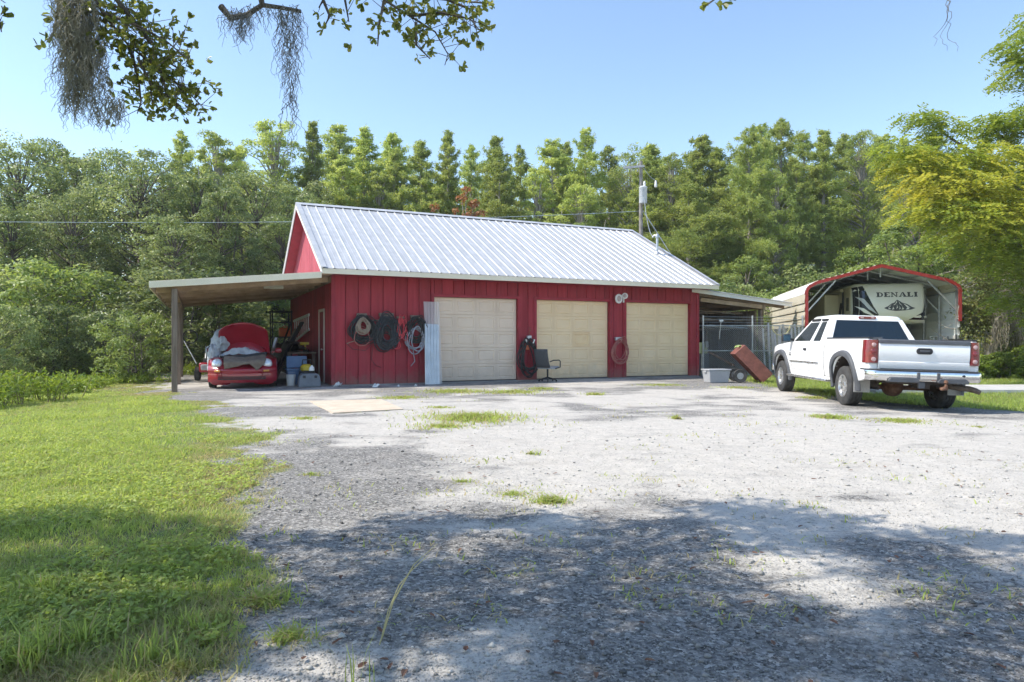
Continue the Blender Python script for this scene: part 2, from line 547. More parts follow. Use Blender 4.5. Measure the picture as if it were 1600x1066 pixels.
barn = thing('barn', 'red board-sided barn with white metal roof, three garage doors and open lean-tos', 'barn', (BX, BY, 0), TH)
MB().box(-0.02, BL + 0.02, -0.05, BD, -0.25, 0.028).build('floor_slab', m_slab, barn)

DOORS = [(2.951, 5.693), (6.343, 9.066), (9.728, 12.431)]
DZ = 2.565
BW = 0.3552
front = MB()
for a, b in [(0.0, DOORS[0][0]), (DOORS[0][1], DOORS[1][0]), (DOORS[1][1], DOORS[2][0]), (DOORS[2][1], BL)]:
    front.box(a + 0.004, b - 0.004, 0.012, 0.16, 0.03, ZS + 0.04)
for a, b in DOORS:
    front.box(a - 0.003, b + 0.003, 0.014, 0.158, DZ, ZS + 0.04)
front = front.build('front_wall', m_redcore, barn)
def bcache(w, h, store={}, d=0.026, m=None):
    k = (round(w, 3), round(h, 3), m.name)
    if k not in store:
        mb = MB()
        # a board with eased edges, the face slightly proud in the middle
        e = min(0.008, w * 0.2)
        mb.prism([(0, 0), (0, -d + e), (e, -d), (w - e, -d), (w, -d + e), (w, 0)], 0, h, 'z')
        store[k] = mb.mesh('board', m)
    return store[k]
cuts = sorted(set([round(i * BW, 4) for i in range(int(BL / BW) + 1)] + [BL]))
u = 0.0
edges = [0.0]
while u < BL - 0.05:
    u = min(u + BW, BL); edges.append(u)
for a, b in zip(edges[:-1], edges[1:]):
    segs = [(a, b, 0.03)]
    for d0, d1 in DOORS:
        new = []
        for (p, q, z0) in segs:
            if q <= d0 or p >= d1 or z0 > 1: new.append((p, q, z0)); continue
            if p < d0: new.append((p, d0, 0.03))
            if q > d1: new.append((d1, q, 0.03))
            new.append((max(p, d0), min(q, d1), DZ + 0.012))
        segs = new
    for p, q, z0 in segs:
        w = q - p - 0.014
        if w < 0.03: continue
        piece('board', bcache(w, ZS - z0 - 0.005, m=m_red), front, (p + 0.007, 0.010, z0), )
# corner boards and door casings
tr = MB().box(-0.035, 0.07, -0.040, 0.0, 0.03, ZS - 0.002).build('corner_board', m_redtrim, barn)
MB().box(BL - 0.09, BL + 0.03, -0.042, 0.0, 0.03, ZS - 0.002).build('corner_board', m_redtrim, barn)
for i, (a, b) in enumerate(DOORS):
    MB().box(a - 0.09, a, -0.038, 0.11, 0.03, DZ + 0.09).build('door_casing', m_redtrim, barn)
    MB().box(b, b + 0.09, -0.038, 0.11, 0.03, DZ + 0.09).build('door_casing', m_redtrim, barn)
    MB().box(a + 0.002, b - 0.002, -0.036, 0.10, DZ - 0.002, DZ + 0.085).build('door_casing', m_redtrim, barn)
    md = m_doorA if i == 0 else m_doorB
    door = MB().box(a + 0.004, b - 0.004, 0.115, 0.15, 0.045, DZ - 0.004).build('garage_door', md, barn)
    door['label'] = ['tan sectional garage door with weathered lower panels', 'cream sectional garage door with a brown stain', 'clean cream sectional garage door'][i]
    w = (b - a - 0.02) / 4; h = (DZ - 0.07) / 5
    pm = {}
    for mm in (md, m_doorBs):
        mb = MB()
        # recessed surround and raised field
        x0, x1, y0, y1 = 0.075, w - 0.075, 0.085, h - 0.085
        e1, e2 = 0.018, 0.05
        def ringv(o, d): return [(x0 + o, d, y0 + o), (x1 - o, d, y0 + o), (x1 - o, d, y1 - o), (x0 + o, d, y1 - o)]
        vv = [(0.004, -0.012, 0.006), (w - 0.004, -0.012, 0.006), (w - 0.004, -0.012, h - 0.006), (0.004, -0.012, h - 0.006)] + ringv(0, -0.012) + ringv(e1, 0.006) + ringv(e2, -0.006)
        ff = []
        for r in range(3):
            for j in range(4):
                ff.append((r * 4 + j, r * 4 + (j + 1) % 4, r * 4 + 4 + (j + 1) % 4, r * 4 + 4 + j))
        ff.append((12, 13, 14, 15))
        mb.add(vv, ff)
        mb.add([(0.004, -0.012, 0.006), (w - 0.004, -0.012, 0.006), (w - 0.004, 0.012, 0.0), (0.004, 0.012, 0.0)], [(0, 1, 2, 3)])
        mb.add([(0.004, -0.012, h - 0.006), (w - 0.004, -0.012, h - 0.006), (w - 0.004, 0.012, h), (0.004, 0.012, h)], [(0, 3, 2, 1)])
        pm[mm.name] = mb.mesh('panel', mm)
    for r in range(5):
        for c in range(4):
            mm = m_doorBs if (i == 1 and r == 2 and c == 2) else md
            piece('panel', pm[mm.name], door, (a + 0.01 + c * w, 0.108, 0.055 + r * h))
    MB().box(a + 0.012, b - 0.012, 0.095, 0.16, 0.028, 0.052).build('rubber_seal', m_dark, door)

# side walls, back wall, gables
def wall_boards(name, uside, out, lab=None):
    core = MB().box(uside - 0.13 if out > 0 else uside, uside if out > 0 else uside + 0.13, 0.165, BD, 0.03, ZS + 0.03).build(name, m_redcore, barn)
    n = int(BD / BW)
    for k in range(n + 1):
        v0 = k * BW + 0.02; v1 = min(v0 + BW, BD)
        if v1 - v0 < 0.05: continue
        if out < 0 and 1.12 < (v0 + v1) / 2 < 2.14:
            z0 = 2.2
        else: z0 = 0.03
        o = piece('board', bcache(v1 - v0 - 0.014, ZS - z0 - 0.005, m=m_red), core)
        if out < 0:
            o.rotation_euler = (0, 0, -math.pi / 2); o.location = (uside + 0.002, v1 - 0.007, z0)
        else:
            o.rotation_euler = (0, 0, math.pi / 2); o.location = (uside - 0.002, v0 + 0.007, z0)
    return core
lw = wall_boards('left_wall', 0.0, -1)
rw = wall_boards('right_wall', BL, 1)
MB().box(0.002, BL - 0.002, BD + 0.002, BD + 0.1, 0.03, ZS + 0.03).build('back_wall', m_red, barn)
# side door under the left lean-to
sd = MB().box(-0.02, 0.03, 1.26, 2.06, 0.05, 2.12).build('side_door', mat('side_door_red', (0.2, 0.012, 0.022), (0.26, 0.018, 0.03), rough=0.5), barn)
fr = MB()
fr.box(-0.045, 0.03, 1.17, 1.256, 0.03, 2.2).box(-0.045, 0.03, 2.064, 2.14, 0.03, 2.2).box(-0.046, 0.03, 1.17, 2.14, 2.125, 2.205)
fr.build('door_frame', mat('pale_jamb', (0.42, 0.37, 0.32), (0.5, 0.45, 0.4), rough=0.6), sd)
MB().lathe([(0.028, 0), (0.028, 0.012), (0.012, 0.02), (0.012, 0.045), (0.03, 0.055), (0.03, 0.075), (0.0, 0.085)], 12,
           Matrix.Translation((-0.02, 1.35, 1.0)) @ Matrix.Rotation(-math.pi / 2, 4, 'Y')).build('handle', m_galv, sd, True)
HALF = BD / 2
slope = (ZR - ZF) / (HALF + OV)
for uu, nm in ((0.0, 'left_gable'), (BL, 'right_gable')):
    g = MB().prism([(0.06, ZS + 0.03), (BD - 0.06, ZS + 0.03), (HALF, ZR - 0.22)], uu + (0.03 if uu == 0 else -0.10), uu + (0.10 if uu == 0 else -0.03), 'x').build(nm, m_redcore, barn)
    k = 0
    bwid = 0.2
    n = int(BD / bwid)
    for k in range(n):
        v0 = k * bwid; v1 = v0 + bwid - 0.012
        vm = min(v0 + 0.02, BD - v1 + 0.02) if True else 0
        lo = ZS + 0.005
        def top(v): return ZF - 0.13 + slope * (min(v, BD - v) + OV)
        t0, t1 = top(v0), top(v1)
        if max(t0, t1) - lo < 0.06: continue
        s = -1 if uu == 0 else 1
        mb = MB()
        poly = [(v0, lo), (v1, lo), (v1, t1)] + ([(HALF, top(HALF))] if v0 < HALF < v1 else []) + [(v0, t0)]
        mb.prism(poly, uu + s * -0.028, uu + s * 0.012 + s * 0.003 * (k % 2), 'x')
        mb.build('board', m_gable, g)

# roof: deck, ribbed metal sheets, fascia, rakes, ridge cap
SL = math.hypot(HALF + OV, ZR - ZF)
ang = math.atan2(ZR - ZF, HALF + OV)
PW = (BL + 2 * OL) / 15
def rib_sheet(w, ln, n, h=0.026, wob=0.0, base=0.062, topw=0.026):
    prof = []
    st = w / n
    for i in range(n):
        c = i * st
        prof += [(c - base / 2, 0), (c - topw / 2, h), (c + topw / 2, h), (c + base / 2, 0), (c + st / 2 - 0.02, 0.0), (c + st / 2, 0.005), (c + st / 2 + 0.02, 0)]
    prof.append((n * st - base / 2 + 0.002, 0.0008))
    vs_ = [(p, 0, q) for p, q in prof] + [(p, ln, q) for p, q in prof]
    k = len(prof)
    return vs_, [(i, i + 1, k + i + 1, k + i) for i in range(k - 1)]
sheet_v, sheet_f = rib_sheet(PW, SL + 0.05, 3)
sheet_me = MB().add(sheet_v, sheet_f).mesh('roof_panel', m_roof)
for sgn, nm in ((1, 'front_roof'), (-1, 'rear_roof')):
    # deck under the sheets
    mb = MB()
    y0, y1 = (-OV, HALF) if sgn > 0 else (BD + OV, HALF)
    t = 0.09
    mb.add([(-OL + 0.03, y0, ZF - 0.02), (BL + OL - 0.03, y0, ZF - 0.02), (BL + OL - 0.03, y1, ZR - 0.02), (-OL + 0.03, y1, ZR - 0.02),
            (-OL + 0.03, y0, ZF - 0.02 - t), (BL + OL - 0.03, y0, ZF - 0.02 - t), (BL + OL - 0.03, y1, ZR - 0.02 - t), (-OL + 0.03, y1, ZR - 0.02 - t)],
           [(0, 1, 2, 3), (7, 6, 5, 4), (0, 4, 5, 1), (1, 5, 6, 2), (2, 6, 7, 3), (3, 7, 4, 0)])
    deck = mb.build(nm, m_redtrim, barn)
    for i in range(15):
        o = piece('roof_panel', sheet_me, deck)
        uu = -OL + i * PW
        if sgn > 0:
            o.location = (uu, -OV - 0.045 * math.cos(ang), ZF + 0.006 - 0.045 * math.sin(ang)); o.rotation_euler = (ang, 0, 0)
        else:
            o.location = (uu + PW, BD + OV + 0.045 * math.cos(ang), ZF + 0.006 - 0.045 * math.sin(ang)); o.rotation_euler = (ang, 0, math.pi)
    ye = -OV if sgn > 0 else BD + OV
    MB().box(-OL, BL + OL, ye - 0.025, ye + 0.0, ZF - 0.15, ZF - 0.012).build('fascia', m_cream, barn, bevel=0.004)
    MB().box(-OL + 0.01, BL + OL - 0.01, ye - 0.012, ye + 0.01, ZF - 0.012, ZF + 0.006).build('eave_gap_shade', m_dark, barn)  # dark strip drawn in for the shadow between sheet ribs and fascia
    ya = -OV + 0.002 if sgn > 0 else BD + 0.105
    yb = -0.028 if sgn > 0 else BD + OV - 0.002
    MB().box(-OL + 0.03, BL + OL - 0.03, ya, yb, ZS - 0.008, ZS + 0.008).build('soffit', m_redtrim, barn)
    for uu in (-OL, BL + OL):
        s = -1 if uu < 0 else 1
        mb = MB()
        d0, d1 = 0.018, 0.16
        mb.add([(uu, ye, ZF + d0), (uu, HALF, ZR + d0), (uu, HALF, ZR - d1), (uu, ye, ZF - d1 + 0.01),
                (uu + s * 0.03, ye, ZF + d0), (uu + s * 0.03, HALF, ZR + d0), (uu + s * 0.03, HALF, ZR - d1), (uu + s * 0.03, ye, ZF - d1 + 0.01)],
               [(0, 1, 2, 3), (7, 6, 5, 4), (0, 4, 5, 1), (2, 6, 7, 3), (0, 3, 7, 4), (1, 5, 6, 2)])
        mb.build('rake_board', m_white, barn)
        mb = MB()   # metal rake flashing over the sheets
        mb.add([(uu + s * 0.034, ye - 0.03, ZF + 0.03), (uu + s * 0.034, HALF, ZR + 0.046), (uu - s * 0.11, HALF, ZR + 0.046), (uu - s * 0.11, ye - 0.03, ZF + 0.03),
                (uu + s * 0.034, ye - 0.03, ZF - 0.05), (uu + s * 0.034, HALF, ZR - 0.034)], [(0, 1, 2, 3), (0, 4, 5, 1)])
        mb.build('rake_flashing', m_roof, barn)
rc = MB()
w = 0.20
rc.add([(-OL - 0.03, HALF - w, ZR + 0.048 - w * slope), (BL + OL + 0.03, HALF - w, ZR + 0.048 - w * slope), (BL + OL + 0.03, HALF, ZR + 0.05), (-OL - 0.03, HALF, ZR + 0.05),
        (BL + OL + 0.03, HALF + w, ZR + 0.048 - w * slope), (-OL - 0.03, HALF + w, ZR + 0.048 - w * slope)], [(0, 1, 2, 3), (3, 2, 4, 5)])
rc.build('ridge_cap', m_roof, barn)
for sg in (-1, 1):
    MB().bar((-OL, HALF + sg * (w - 0.02), ZR + 0.02 - (w - 0.02) * slope), (BL + OL, HALF + sg * (w - 0.02), ZR + 0.02 - (w - 0.02) * slope), 0.02, 0.034).build('ridge_gap_shade', m_dark, barn)  # dark strips drawn in for the shadow under the ridge cap

# service mast through the roof near the right end
vm = 2.05
zb = ZF + slope * (vm + OV)
mast = MB()
mast.tube([(12.55, vm, zb - 0.1), (12.55, vm, zb + 0.62)], 0.045, 14)
mast.lathe([(0.12, 0), (0.11, 0.02), (0.055, 0.09), (0.05, 0.1)], 16, Matrix.Translation((12.55, vm, zb - 0.01)))
mast.build('service_mast', m_galv, barn, True)
mb = MB()
mb.lathe([(0.05, 0), (0.075, 0.02), (0.08, 0.1), (0.06, 0.15), (0.02, 0.17)], 14, Matrix.Translation((12.55, vm, zb + 0.60)))
mb.tube([(12.55, vm, zb + 0.70), (12.50, vm + 0.12, zb + 0.72), (12.46, vm + 0.18, zb + 0.64)], 0.03, 8)
mb.build('weatherhead', m_galv, barn, True)

# left lean-to (car port)
LU, LZ0, LZ1 = -4.42, 3.10, 2.66
def lz(u): return LZ0 + (LZ1 - LZ0) * (u / LU)
rt = MB()
V0, V1 = -OV, BD + OV
rt.add([(-0.06, V0, lz(0) + 0.0), (LU, V0, lz(LU)), (LU, V1, lz(LU)), (-0.06, V1, lz(0)),
        (-0.06, V0, lz(0) - 0.02), (LU, V0, lz(LU) - 0.02), (LU, V1, lz(LU) - 0.02), (-0.06, V1, lz(0) - 0.02)],
       [(0, 1, 2, 3), (7, 6, 5, 4), (0, 4, 5, 1), (1, 5, 6, 2), (2, 6, 7, 3), (3, 7, 4, 0)])
lroof = rt.build('lean_to_roof', m_deck, barn)
v_, f_ = rib_sheet(V1 - V0 + 0.06, 4.46, 32)
o = piece('metal_sheet', MB().add(v_, f_).mesh('metal_sheet', m_roof), lroof)
o.matrix_local = Matrix.Translation((LU - 0.04, V1 + 0.02, LZ1 + 0.004)) @ Matrix.Rotation(-math.pi / 2, 4, 'Z') @ Matrix.Rotation(math.atan2(LZ0 - LZ1, -LU), 4, 'X')
# boards of the ceiling, running down the slope
npl = 38
for k in range(npl):
    a = V0 + 0.03 + k * (V1 - V0 - 0.06) / npl
    b = a + (V1 - V0 - 0.06) / npl - 0.03
    d = 0.022 + 0.004 * random.random()
    MB().add([(-0.08, a, lz(0) - 0.022), (LU + 0.04, a, lz(LU + 0.04) - 0.022), (LU + 0.04, b, lz(LU + 0.04) - 0.022), (-0.08, b, lz(0) - 0.022),
              (-0.08, a, lz(0) - 0.022 - d), (LU + 0.04, a, lz(LU + 0.04) - 0.022 - d), (LU + 0.04, b, lz(LU + 0.04) - 0.022 - d), (-0.08, b, lz(0) - 0.022 - d)],
             [(0, 1, 2, 3), (7, 6, 5, 4), (0, 4, 5, 1), (1, 5, 6, 2), (2, 6, 7, 3), (3, 7, 4, 0)]).build('plank', m_deck, lroof)
for k in range(8):
    v = 0.25 + k * 1.24
    MB().bar((-0.05, v, lz(0) - 0.125), (LU + 0.06, v, lz(LU) - 0.125), 0.05, 0.14, (0, 0, 1)).build('rafter', m_deck, barn)
def fasc(u0, u1, v, zf0, zf1, h, t=0.03):
    return MB().add([(u0, v - t, zf0), (u1, v - t, zf1), (u1, v - t, zf1 - h), (u0, v - t, zf0 - h), (u0, v, zf0), (u1, v, zf1), (u1, v, zf1 - h), (u0, v, zf0 - h)],
                    [(0, 1, 2, 3), (7, 6, 5, 4), (0, 4, 5, 1), (2, 6, 7, 3), (0, 3, 7, 4), (1, 5, 6, 2)])
fasc(LU - 0.05, -OL - 0.03, V0 - 0.004, lz(LU) + 0.035, lz(-OL) + 0.035, 0.165).build('fascia', m_cream, barn, bevel=0.004)
MB().box(LU - 0.05, LU - 0.02, V0 - 0.03, V1, LZ1 - 0.13, LZ1 + 0.022).build('fascia', m_cream, barn)
MB().box(-3.99, -3.85, -0.4, V1 - 0.05, lz(-3.9) - 0.32, lz(-3.9) - 0.20).build('beam', m_deck, barn)
MB().box(-0.075, -0.03, 0.02, BD, lz(0) - 0.22, lz(0) - 0.06).build('ledger', m_deck, barn)
for v, w in ((-0.5, 0.066), (3.35, 0.066), (7.3, 0.066)):
    ph = lz(-3.92) - (0.17 if v < 0 else 0.32)
    MB().prism([(-3.92 - w, v - w), (-3.92 + w, v - w), (-3.92 + w, v + w), (-3.92 - w, v + w)], -0.3, ph, 'z').build('post', m_wood, barn, bevel=0.008)
# fluorescent shop light under the lean-to ceiling
sl = MB().prism([(0.40, 2.79), (0.62, 2.79), (0.56, 2.88), (0.46, 2.88)], -1.75, -1.25, 'x').build('shop_light', mat('lamp_white', (0.62, 0.6, 0.5), rough=0.4), barn)
sl.location.z = -0.10

# right lean-to
RU0, RU1 = BL - 0.02, 17.15
def rz_(u): return 3.07 + (2.685 - 3.07) * (u - RU0) / (RU1 - RU0)
rt = MB()
W0, W1 = -0.12, BD + 0.3
rt.add([(RU0, W0, rz_(RU0)), (RU1, W0, rz_(RU1)), (RU1, W1, rz_(RU1)), (RU0, W1, rz_(RU0)),
        (RU0, W0, rz_(RU0) - 0.03), (RU1, W0, rz_(RU1) - 0.03), (RU1, W1, rz_(RU1) - 0.03), (RU0, W1, rz_(RU0) - 0.03)],
       [(0, 1, 2, 3), (7, 6, 5, 4), (0, 4, 5, 1), (1, 5, 6, 2), (2, 6, 7, 3), (3, 7, 4, 0)])
rroof = rt.build('lean_to_roof', m_deck, barn)
v_, f_ = rib_sheet(W1 - W0 + 0.08, 4.45, 30)
o = piece('metal_sheet', MB().add(v_, f_).mesh('metal_sheet', m_roof), rroof)
o.matrix_local = Matrix.Translation((RU1 + 0.05, W0 - 0.04, rz_(RU1) + 0.004)) @ Matrix.Rotation(math.pi / 2, 4, 'Z') @ Matrix.Rotation(math.atan2(3.07 - 2.685, RU1 - RU0), 4, 'X')
fasc(RU0 - 0.35, RU1 + 0.03, W0 - 0.005, rz_(RU0 - 0.35) + 0.005, rz_(RU1) + 0.005, 0.135).build('fascia', m_white, barn)
for k in range(8):
    v = 0.12 + k * 1.3
    MB().bar((RU0 + 0.05, v, rz_(RU0) - 0.12), (RU1 - 0.1, v, rz_(RU1) - 0.12), 0.05, 0.15).build('rafter', m_deck, barn)
MB().bar((15.9, -0.05, rz_(15.9) - 0.27), (15.9, W1 - 0.1, rz_(15.9) - 0.27), 0.09, 0.14).build('beam', m_deck, barn)
MB().bar((RU0 + 0.15, 0.02, rz_(RU0) - 0.34), (15.9, 0.02, rz_(15.9) - 0.27), 0.05, 0.14).build('beam', m_deck, barn)
for v in (0.15, 3.2, 6.3, 9.2):
    MB().box(15.83, 15.97, v - 0.07, v + 0.07, -0.3, rz_(15.9) - 0.34).build('post', m_wood, barn, bevel=0.008)
# dark plank back of the right lean-to; far side wall added to darken inside
bk = MB().box(BL + 0.14, 16.05, BD - 0.02, BD + 0.05, 0.0, 2.7).build('back_wall', m_wood, barn)
for k in range(14):
    MB().box(BL + 0.15 + k * 0.222, BL + 0.15 + k * 0.222 + 0.21, BD - 0.045 - 0.004 * (k % 2), BD - 0.021, 0.02, 2.66).build('plank', m_wood, bk)
sw_ = MB().box(15.985, 16.04, 0.5, BD - 0.05, 0.0, 2.42).build('added_dark_wall', m_wood, barn)
for k in range(38):
    MB().box(15.962 - 0.004 * (k % 2), 15.984, 0.5 + k * 0.226, 0.5 + k * 0.226 + 0.21, 0.02, 2.40).build('plank', m_wood, sw_)

# mud splashed along the foot of the painted walls and doors: a ragged brown stain, part of the paint's wear
def splash(m, top=0.42, col=(0.20, 0.15, 0.11), amt=0.6):
    nt = m.node_tree; L = nt.links.new; p = nt.nodes['Principled BSDF']
    src = p.inputs['Base Color'].links[0].from_socket
    g = nd(nt, 'ShaderNodeNewGeometry'); sp = nd(nt, 'ShaderNodeSeparateXYZ'); L(g.outputs['Position'], sp.inputs[0])
    nz = nd(nt, 'ShaderNodeTexNoise'); nz.inputs['Scale'].default_value = 5; nz.inputs['Detail'].default_value = 8; nz.inputs['Roughness'].default_value = .75
    L(g.outputs['Position'], nz.inputs['Vector'])
    ad = nd(nt, 'ShaderNodeMath', operation='MULTIPLY_ADD'); L(nz.outputs['Fac'], ad.inputs[0]); ad.inputs[1].default_value = 1.1; L(sp.outputs['Z'], ad.inputs[2])
    mr = nd(nt, 'ShaderNodeMapRange'); mr.inputs['From Min'].default_value = .45; mr.inputs['From Max'].default_value = .55 + top; mr.inputs['To Min'].default_value = amt; mr.inputs['To Max'].default_value = 0
    L(ad.outputs[0], mr.inputs['Value'])
    mx = nd(nt, 'ShaderNodeMix', data_type='RGBA'); L(mr.outputs[0], mx.inputs[0]); L(src, mx.inputs[6]); mx.inputs[7].default_value = c4(col)
    L(mx.outputs[2], p.inputs['Base Color'])
splash(m_red); splash(m_doorA, .5, (0.36, 0.31, 0.25), .5); splash(m_doorB, .5, (0.38, 0.33, 0.25), .5); splash(m_redtrim)
# ------------------------------------------------------------------ foliage generators
rng = np.random.default_rng(11)
def unit(v):
    return v / (np.linalg.norm(v, axis=-1, keepdims=True) + 1e-9)
def rand_dirs(n):
    return unit(rng.normal(size=(n, 3)))
def leaf_quads(C, L, W, nrm=None, flat=0.0, axis=None, axw=0.0):
    """rhombic leaves at C; flat pulls their normals to vertical, axis pulls their long side to a direction"""
    n = len(C)
    N = rand_dirs(n) if nrm is None else unit(nrm + rng.normal(size=(n, 3)) * 0.6)
    if flat:
        N = unit(N * (1 - flat) + np.array([0, 0, 1.0]) * flat)
    A = rand_dirs(n)
    if axis is not None:
        A = unit(A * (1 - axw) + axis * axw)
    A = unit(A - N * (A * N).sum(1, keepdims=True))
    B = np.cross(N, A)
    L = np.broadcast_to(np.asarray(L, float), (n,))[:, None]; W = np.broadcast_to(np.asarray(W, float), (n,))[:, None]
    V = np.stack([C - A * L / 2, C + B * W / 2 + A * L * 0.1, C + A * L / 2, C - B * W / 2 + A * L * 0.1], 1).reshape(-1, 3)
    return V
def quads_mesh(name, V, m, tint):
    n = len(V) // 4
    return np_mesh(name, V, np.arange(n * 4).reshape(n, 4), m, tint)

m_bark = mat('bark_grey', (0.24, 0.215, 0.19), (0.42, 0.39, 0.36), scale=4, rough=0.9, bump=0.6, bscale=18, stretch=(4, 4, 0.8), rand=0.2)
m_bark2 = mat('bark_brown', (0.07, 0.055, 0.045), (0.17, 0.145, 0.12), scale=4, rough=0.95, bump=0.6, bscale=18, stretch=(4, 4, 0.8), rand=0.2)
m_cyp = leafmat('cypress_leaf', [(0.215, 0.28, 0.085), (0.31, 0.38, 0.115), (0.395, 0.45, 0.145), (0.49, 0.525, 0.20)], 0.54, 0.6, 0.22, 0.2)
m_broad = leafmat('broad_leaf', [(0.12, 0.17, 0.055), (0.20, 0.26, 0.09), (0.29, 0.345, 0.13), (0.41, 0.45, 0.23)], 0.48, 0.4, 0.22, 0.5)
m_shrub = leafmat('shrub_leaf', [(0.12, 0.175, 0.045), (0.19, 0.255, 0.065), (0.26, 0.33, 0.09), (0.37, 0.41, 0.17)], 0.42, 0.45, 0.2, 0.4)
m_bright = leafmat('bright_leaf', [(0.11, 0.17, 0.025), (0.18, 0.26, 0.04), (0.26, 0.34, 0.06), (0.36, 0.40, 0.12)], 0.4, 0.45, 0.15, 0.35)
m_gold = leafmat('golden_leaf', [(0.18, 0.26, 0.06), (0.29, 0.36, 0.07), (0.42, 0.44, 0.085), (0.55, 0.52, 0.11)], 0.42, 0.5, 0.05, 0.3)
m_rust = leafmat('rust_leaf', [(0.30, 0.13, 0.065), (0.44, 0.20, 0.09), (0.38, 0.27, 0.08), (0.30, 0.28, 0.09)], 0.35, 0.5, 0.1, 0.3)
m_viny = leafmat('viny_leaf', [(0.14, 0.13, 0.05), (0.20, 0.20, 0.065), (0.22, 0.27, 0.07), (0.36, 0.35, 0.15)], 0.33, 0.5, 0.1, 0.3)
m_oak = leafmat('oak_leaf', [(0.09, 0.12, 0.035), (0.17, 0.205, 0.05), (0.25, 0.27, 0.065), (0.36, 0.32, 0.09)], 0.5, 0.35, 0.0, 0.5)
m_moss = mat('spanish_moss', (0.24, 0.23, 0.185), (0.38, 0.355, 0.29), scale=14, rough=0.95, spec=0.1)
m_twig = mat('twig', (0.20, 0.18, 0.155), (0.36, 0.33, 0.29), scale=6, rough=0.9)
m_pale = mat('pale_moss', (0.34, 0.30, 0.22), (0.47, 0.42, 0.32), scale=10, rough=0.95, spec=0.1)

def cypress_variant(seed, h, Rm, low=0.2, dens=1.0):
    r_ = random.Random(seed)
    tr = MB()
    pts = []; rs = []
    bx, by = r_.uniform(-.2, .2), r_.uniform(-.2, .2)
    for i in range(13):
        t = i / 12
        pts.append((bx * math.sin(t * 3), by * math.sin(t * 2.3), -0.3 + t * (h + 0.1)))
        rs.append(0.23 * (1 - t) ** 0.8 + 0.012 + (0.12 if i == 0 else 0))
    tr.tube(pts, rs, 7)
    z0 = h * (low + r_.uniform(-.04, .06))
    C = []; T = []; AX = []
    nb = int(135 * dens)
    lob = [(r_.uniform(0, 6.28), r_.uniform(.2, .95), r_.uniform(.75, 1.35)) for _ in range(7)]
    for b in range(nb):
        t = ((b + r_.random()) / nb) ** 0.88
        z = z0 + t * (h - z0)
        prof = (0.45 + 2.0 * t) if t < 0.22 else max(0.09, 1.0 - ((t - 0.22) / 0.78) ** 2.2 * 0.90)
        az = b * 2.39996 + r_.uniform(-.6, .6)
        for (la, lt, lg) in lob:
            prof *= 1 + (lg - 1) * math.exp(-((t - lt) / .10) ** 2) * (0.5 + 0.5 * math.cos(az - la))
        ln = Rm * prof * r_.uniform(0.4, 1.2)
        up = r_.uniform(-0.1, 0.9) * (0.35 + t)
        d = np.array([math.cos(az), math.sin(az), up])
        p0 = np.array([bx * math.sin(t * 3), by * math.sin(t * 2.3), z])
        tr.tube([p0, p0 + d * ln * 0.5, p0 + d * ln * 0.95 + np.array([0, 0, -0.12 * ln])], [0.03, 0.018, 0.005], 4, False)
        side = np.array([-math.sin(az), math.cos(az), 0])
        tone = 0.42 + r_.uniform(-.26, .26)
        # side twigs carrying feathery plumes
        for k in range(int(6 + 9.5 * ln)):
            s0 = r_.uniform(0.12, 1.0) ** 0.8
            q0 = p0 + d * ln * s0; q0[2] -= 0.12 * ln * s0 * s0
            sg = r_.choice([-1, 1]); tl = r_.uniform(0.25, 0.65) * (0.45 + 0.5 * ln) * (1.15 - 0.55 * s0)
            td = unit(side * sg * r_.uniform(.5, 1) + d * r_.uniform(.3, .9) + np.array([0, 0, r_.uniform(-.7, .6)]))
            n = int(9 + 18 * tl)
            s1 = rng.random(n)
            P = q0 + td * (tl * s1)[:, None] + rng.normal(size=(n, 3)) * np.array([.055, .055, .07])
            P[:, 2] -= 0.10 * tl * s1 ** 2
            C.append(P); T.append(np.clip(rng.normal(tone + r_.uniform(-.1, .1), 0.12, n), 0, 1)); AX.append(np.repeat(td[None], n, 0))
    C = np.concatenate(C); T = np.concatenate(T); AX = unit(np.concatenate(AX))
    V = leaf_quads(C, rng.uniform(0.12, 0.26, len(C)), rng.uniform(0.035, 0.07, len(C)), flat=0.2, axis=AX, axw=0.5)
    return h, tr.mesh('trunk', m_bark, True), quads_mesh('crown', V, m_cyp, T)

def clump_leaves(cen, rad, n, L, W, tone=0.45, drop=0.0):
    """leaves in the outer shell of a lumpy clump"""
    D = rand_dirs(n)
    D[:, 2] = np.where(rng.random(n) < 0.6, np.abs(D[:, 2]), D[:, 2])
    r = rng.uniform(0.35, 1.0, n) ** 0.6 * (0.75 + 0.5 * vnoise(D[:, 0] * 2.3 + cen[0] * 3, D[:, 1] * 2.3 + D[:, 2] * 2 + cen[2], 3))
    P = np.asarray(cen) + D * (r * 1.0)[:, None] * np.asarray(rad)
    P[:, 2] -= drop * rng.random(n)
    V = leaf_quads(P, rng.uniform(L * 0.7, L * 1.3, n), rng.uniform(W * 0.7, W * 1.3, n), nrm=D, flat=0.25)
    T = np.clip(rng.normal(tone, 0.17, n), 0, 1)
    return V, T

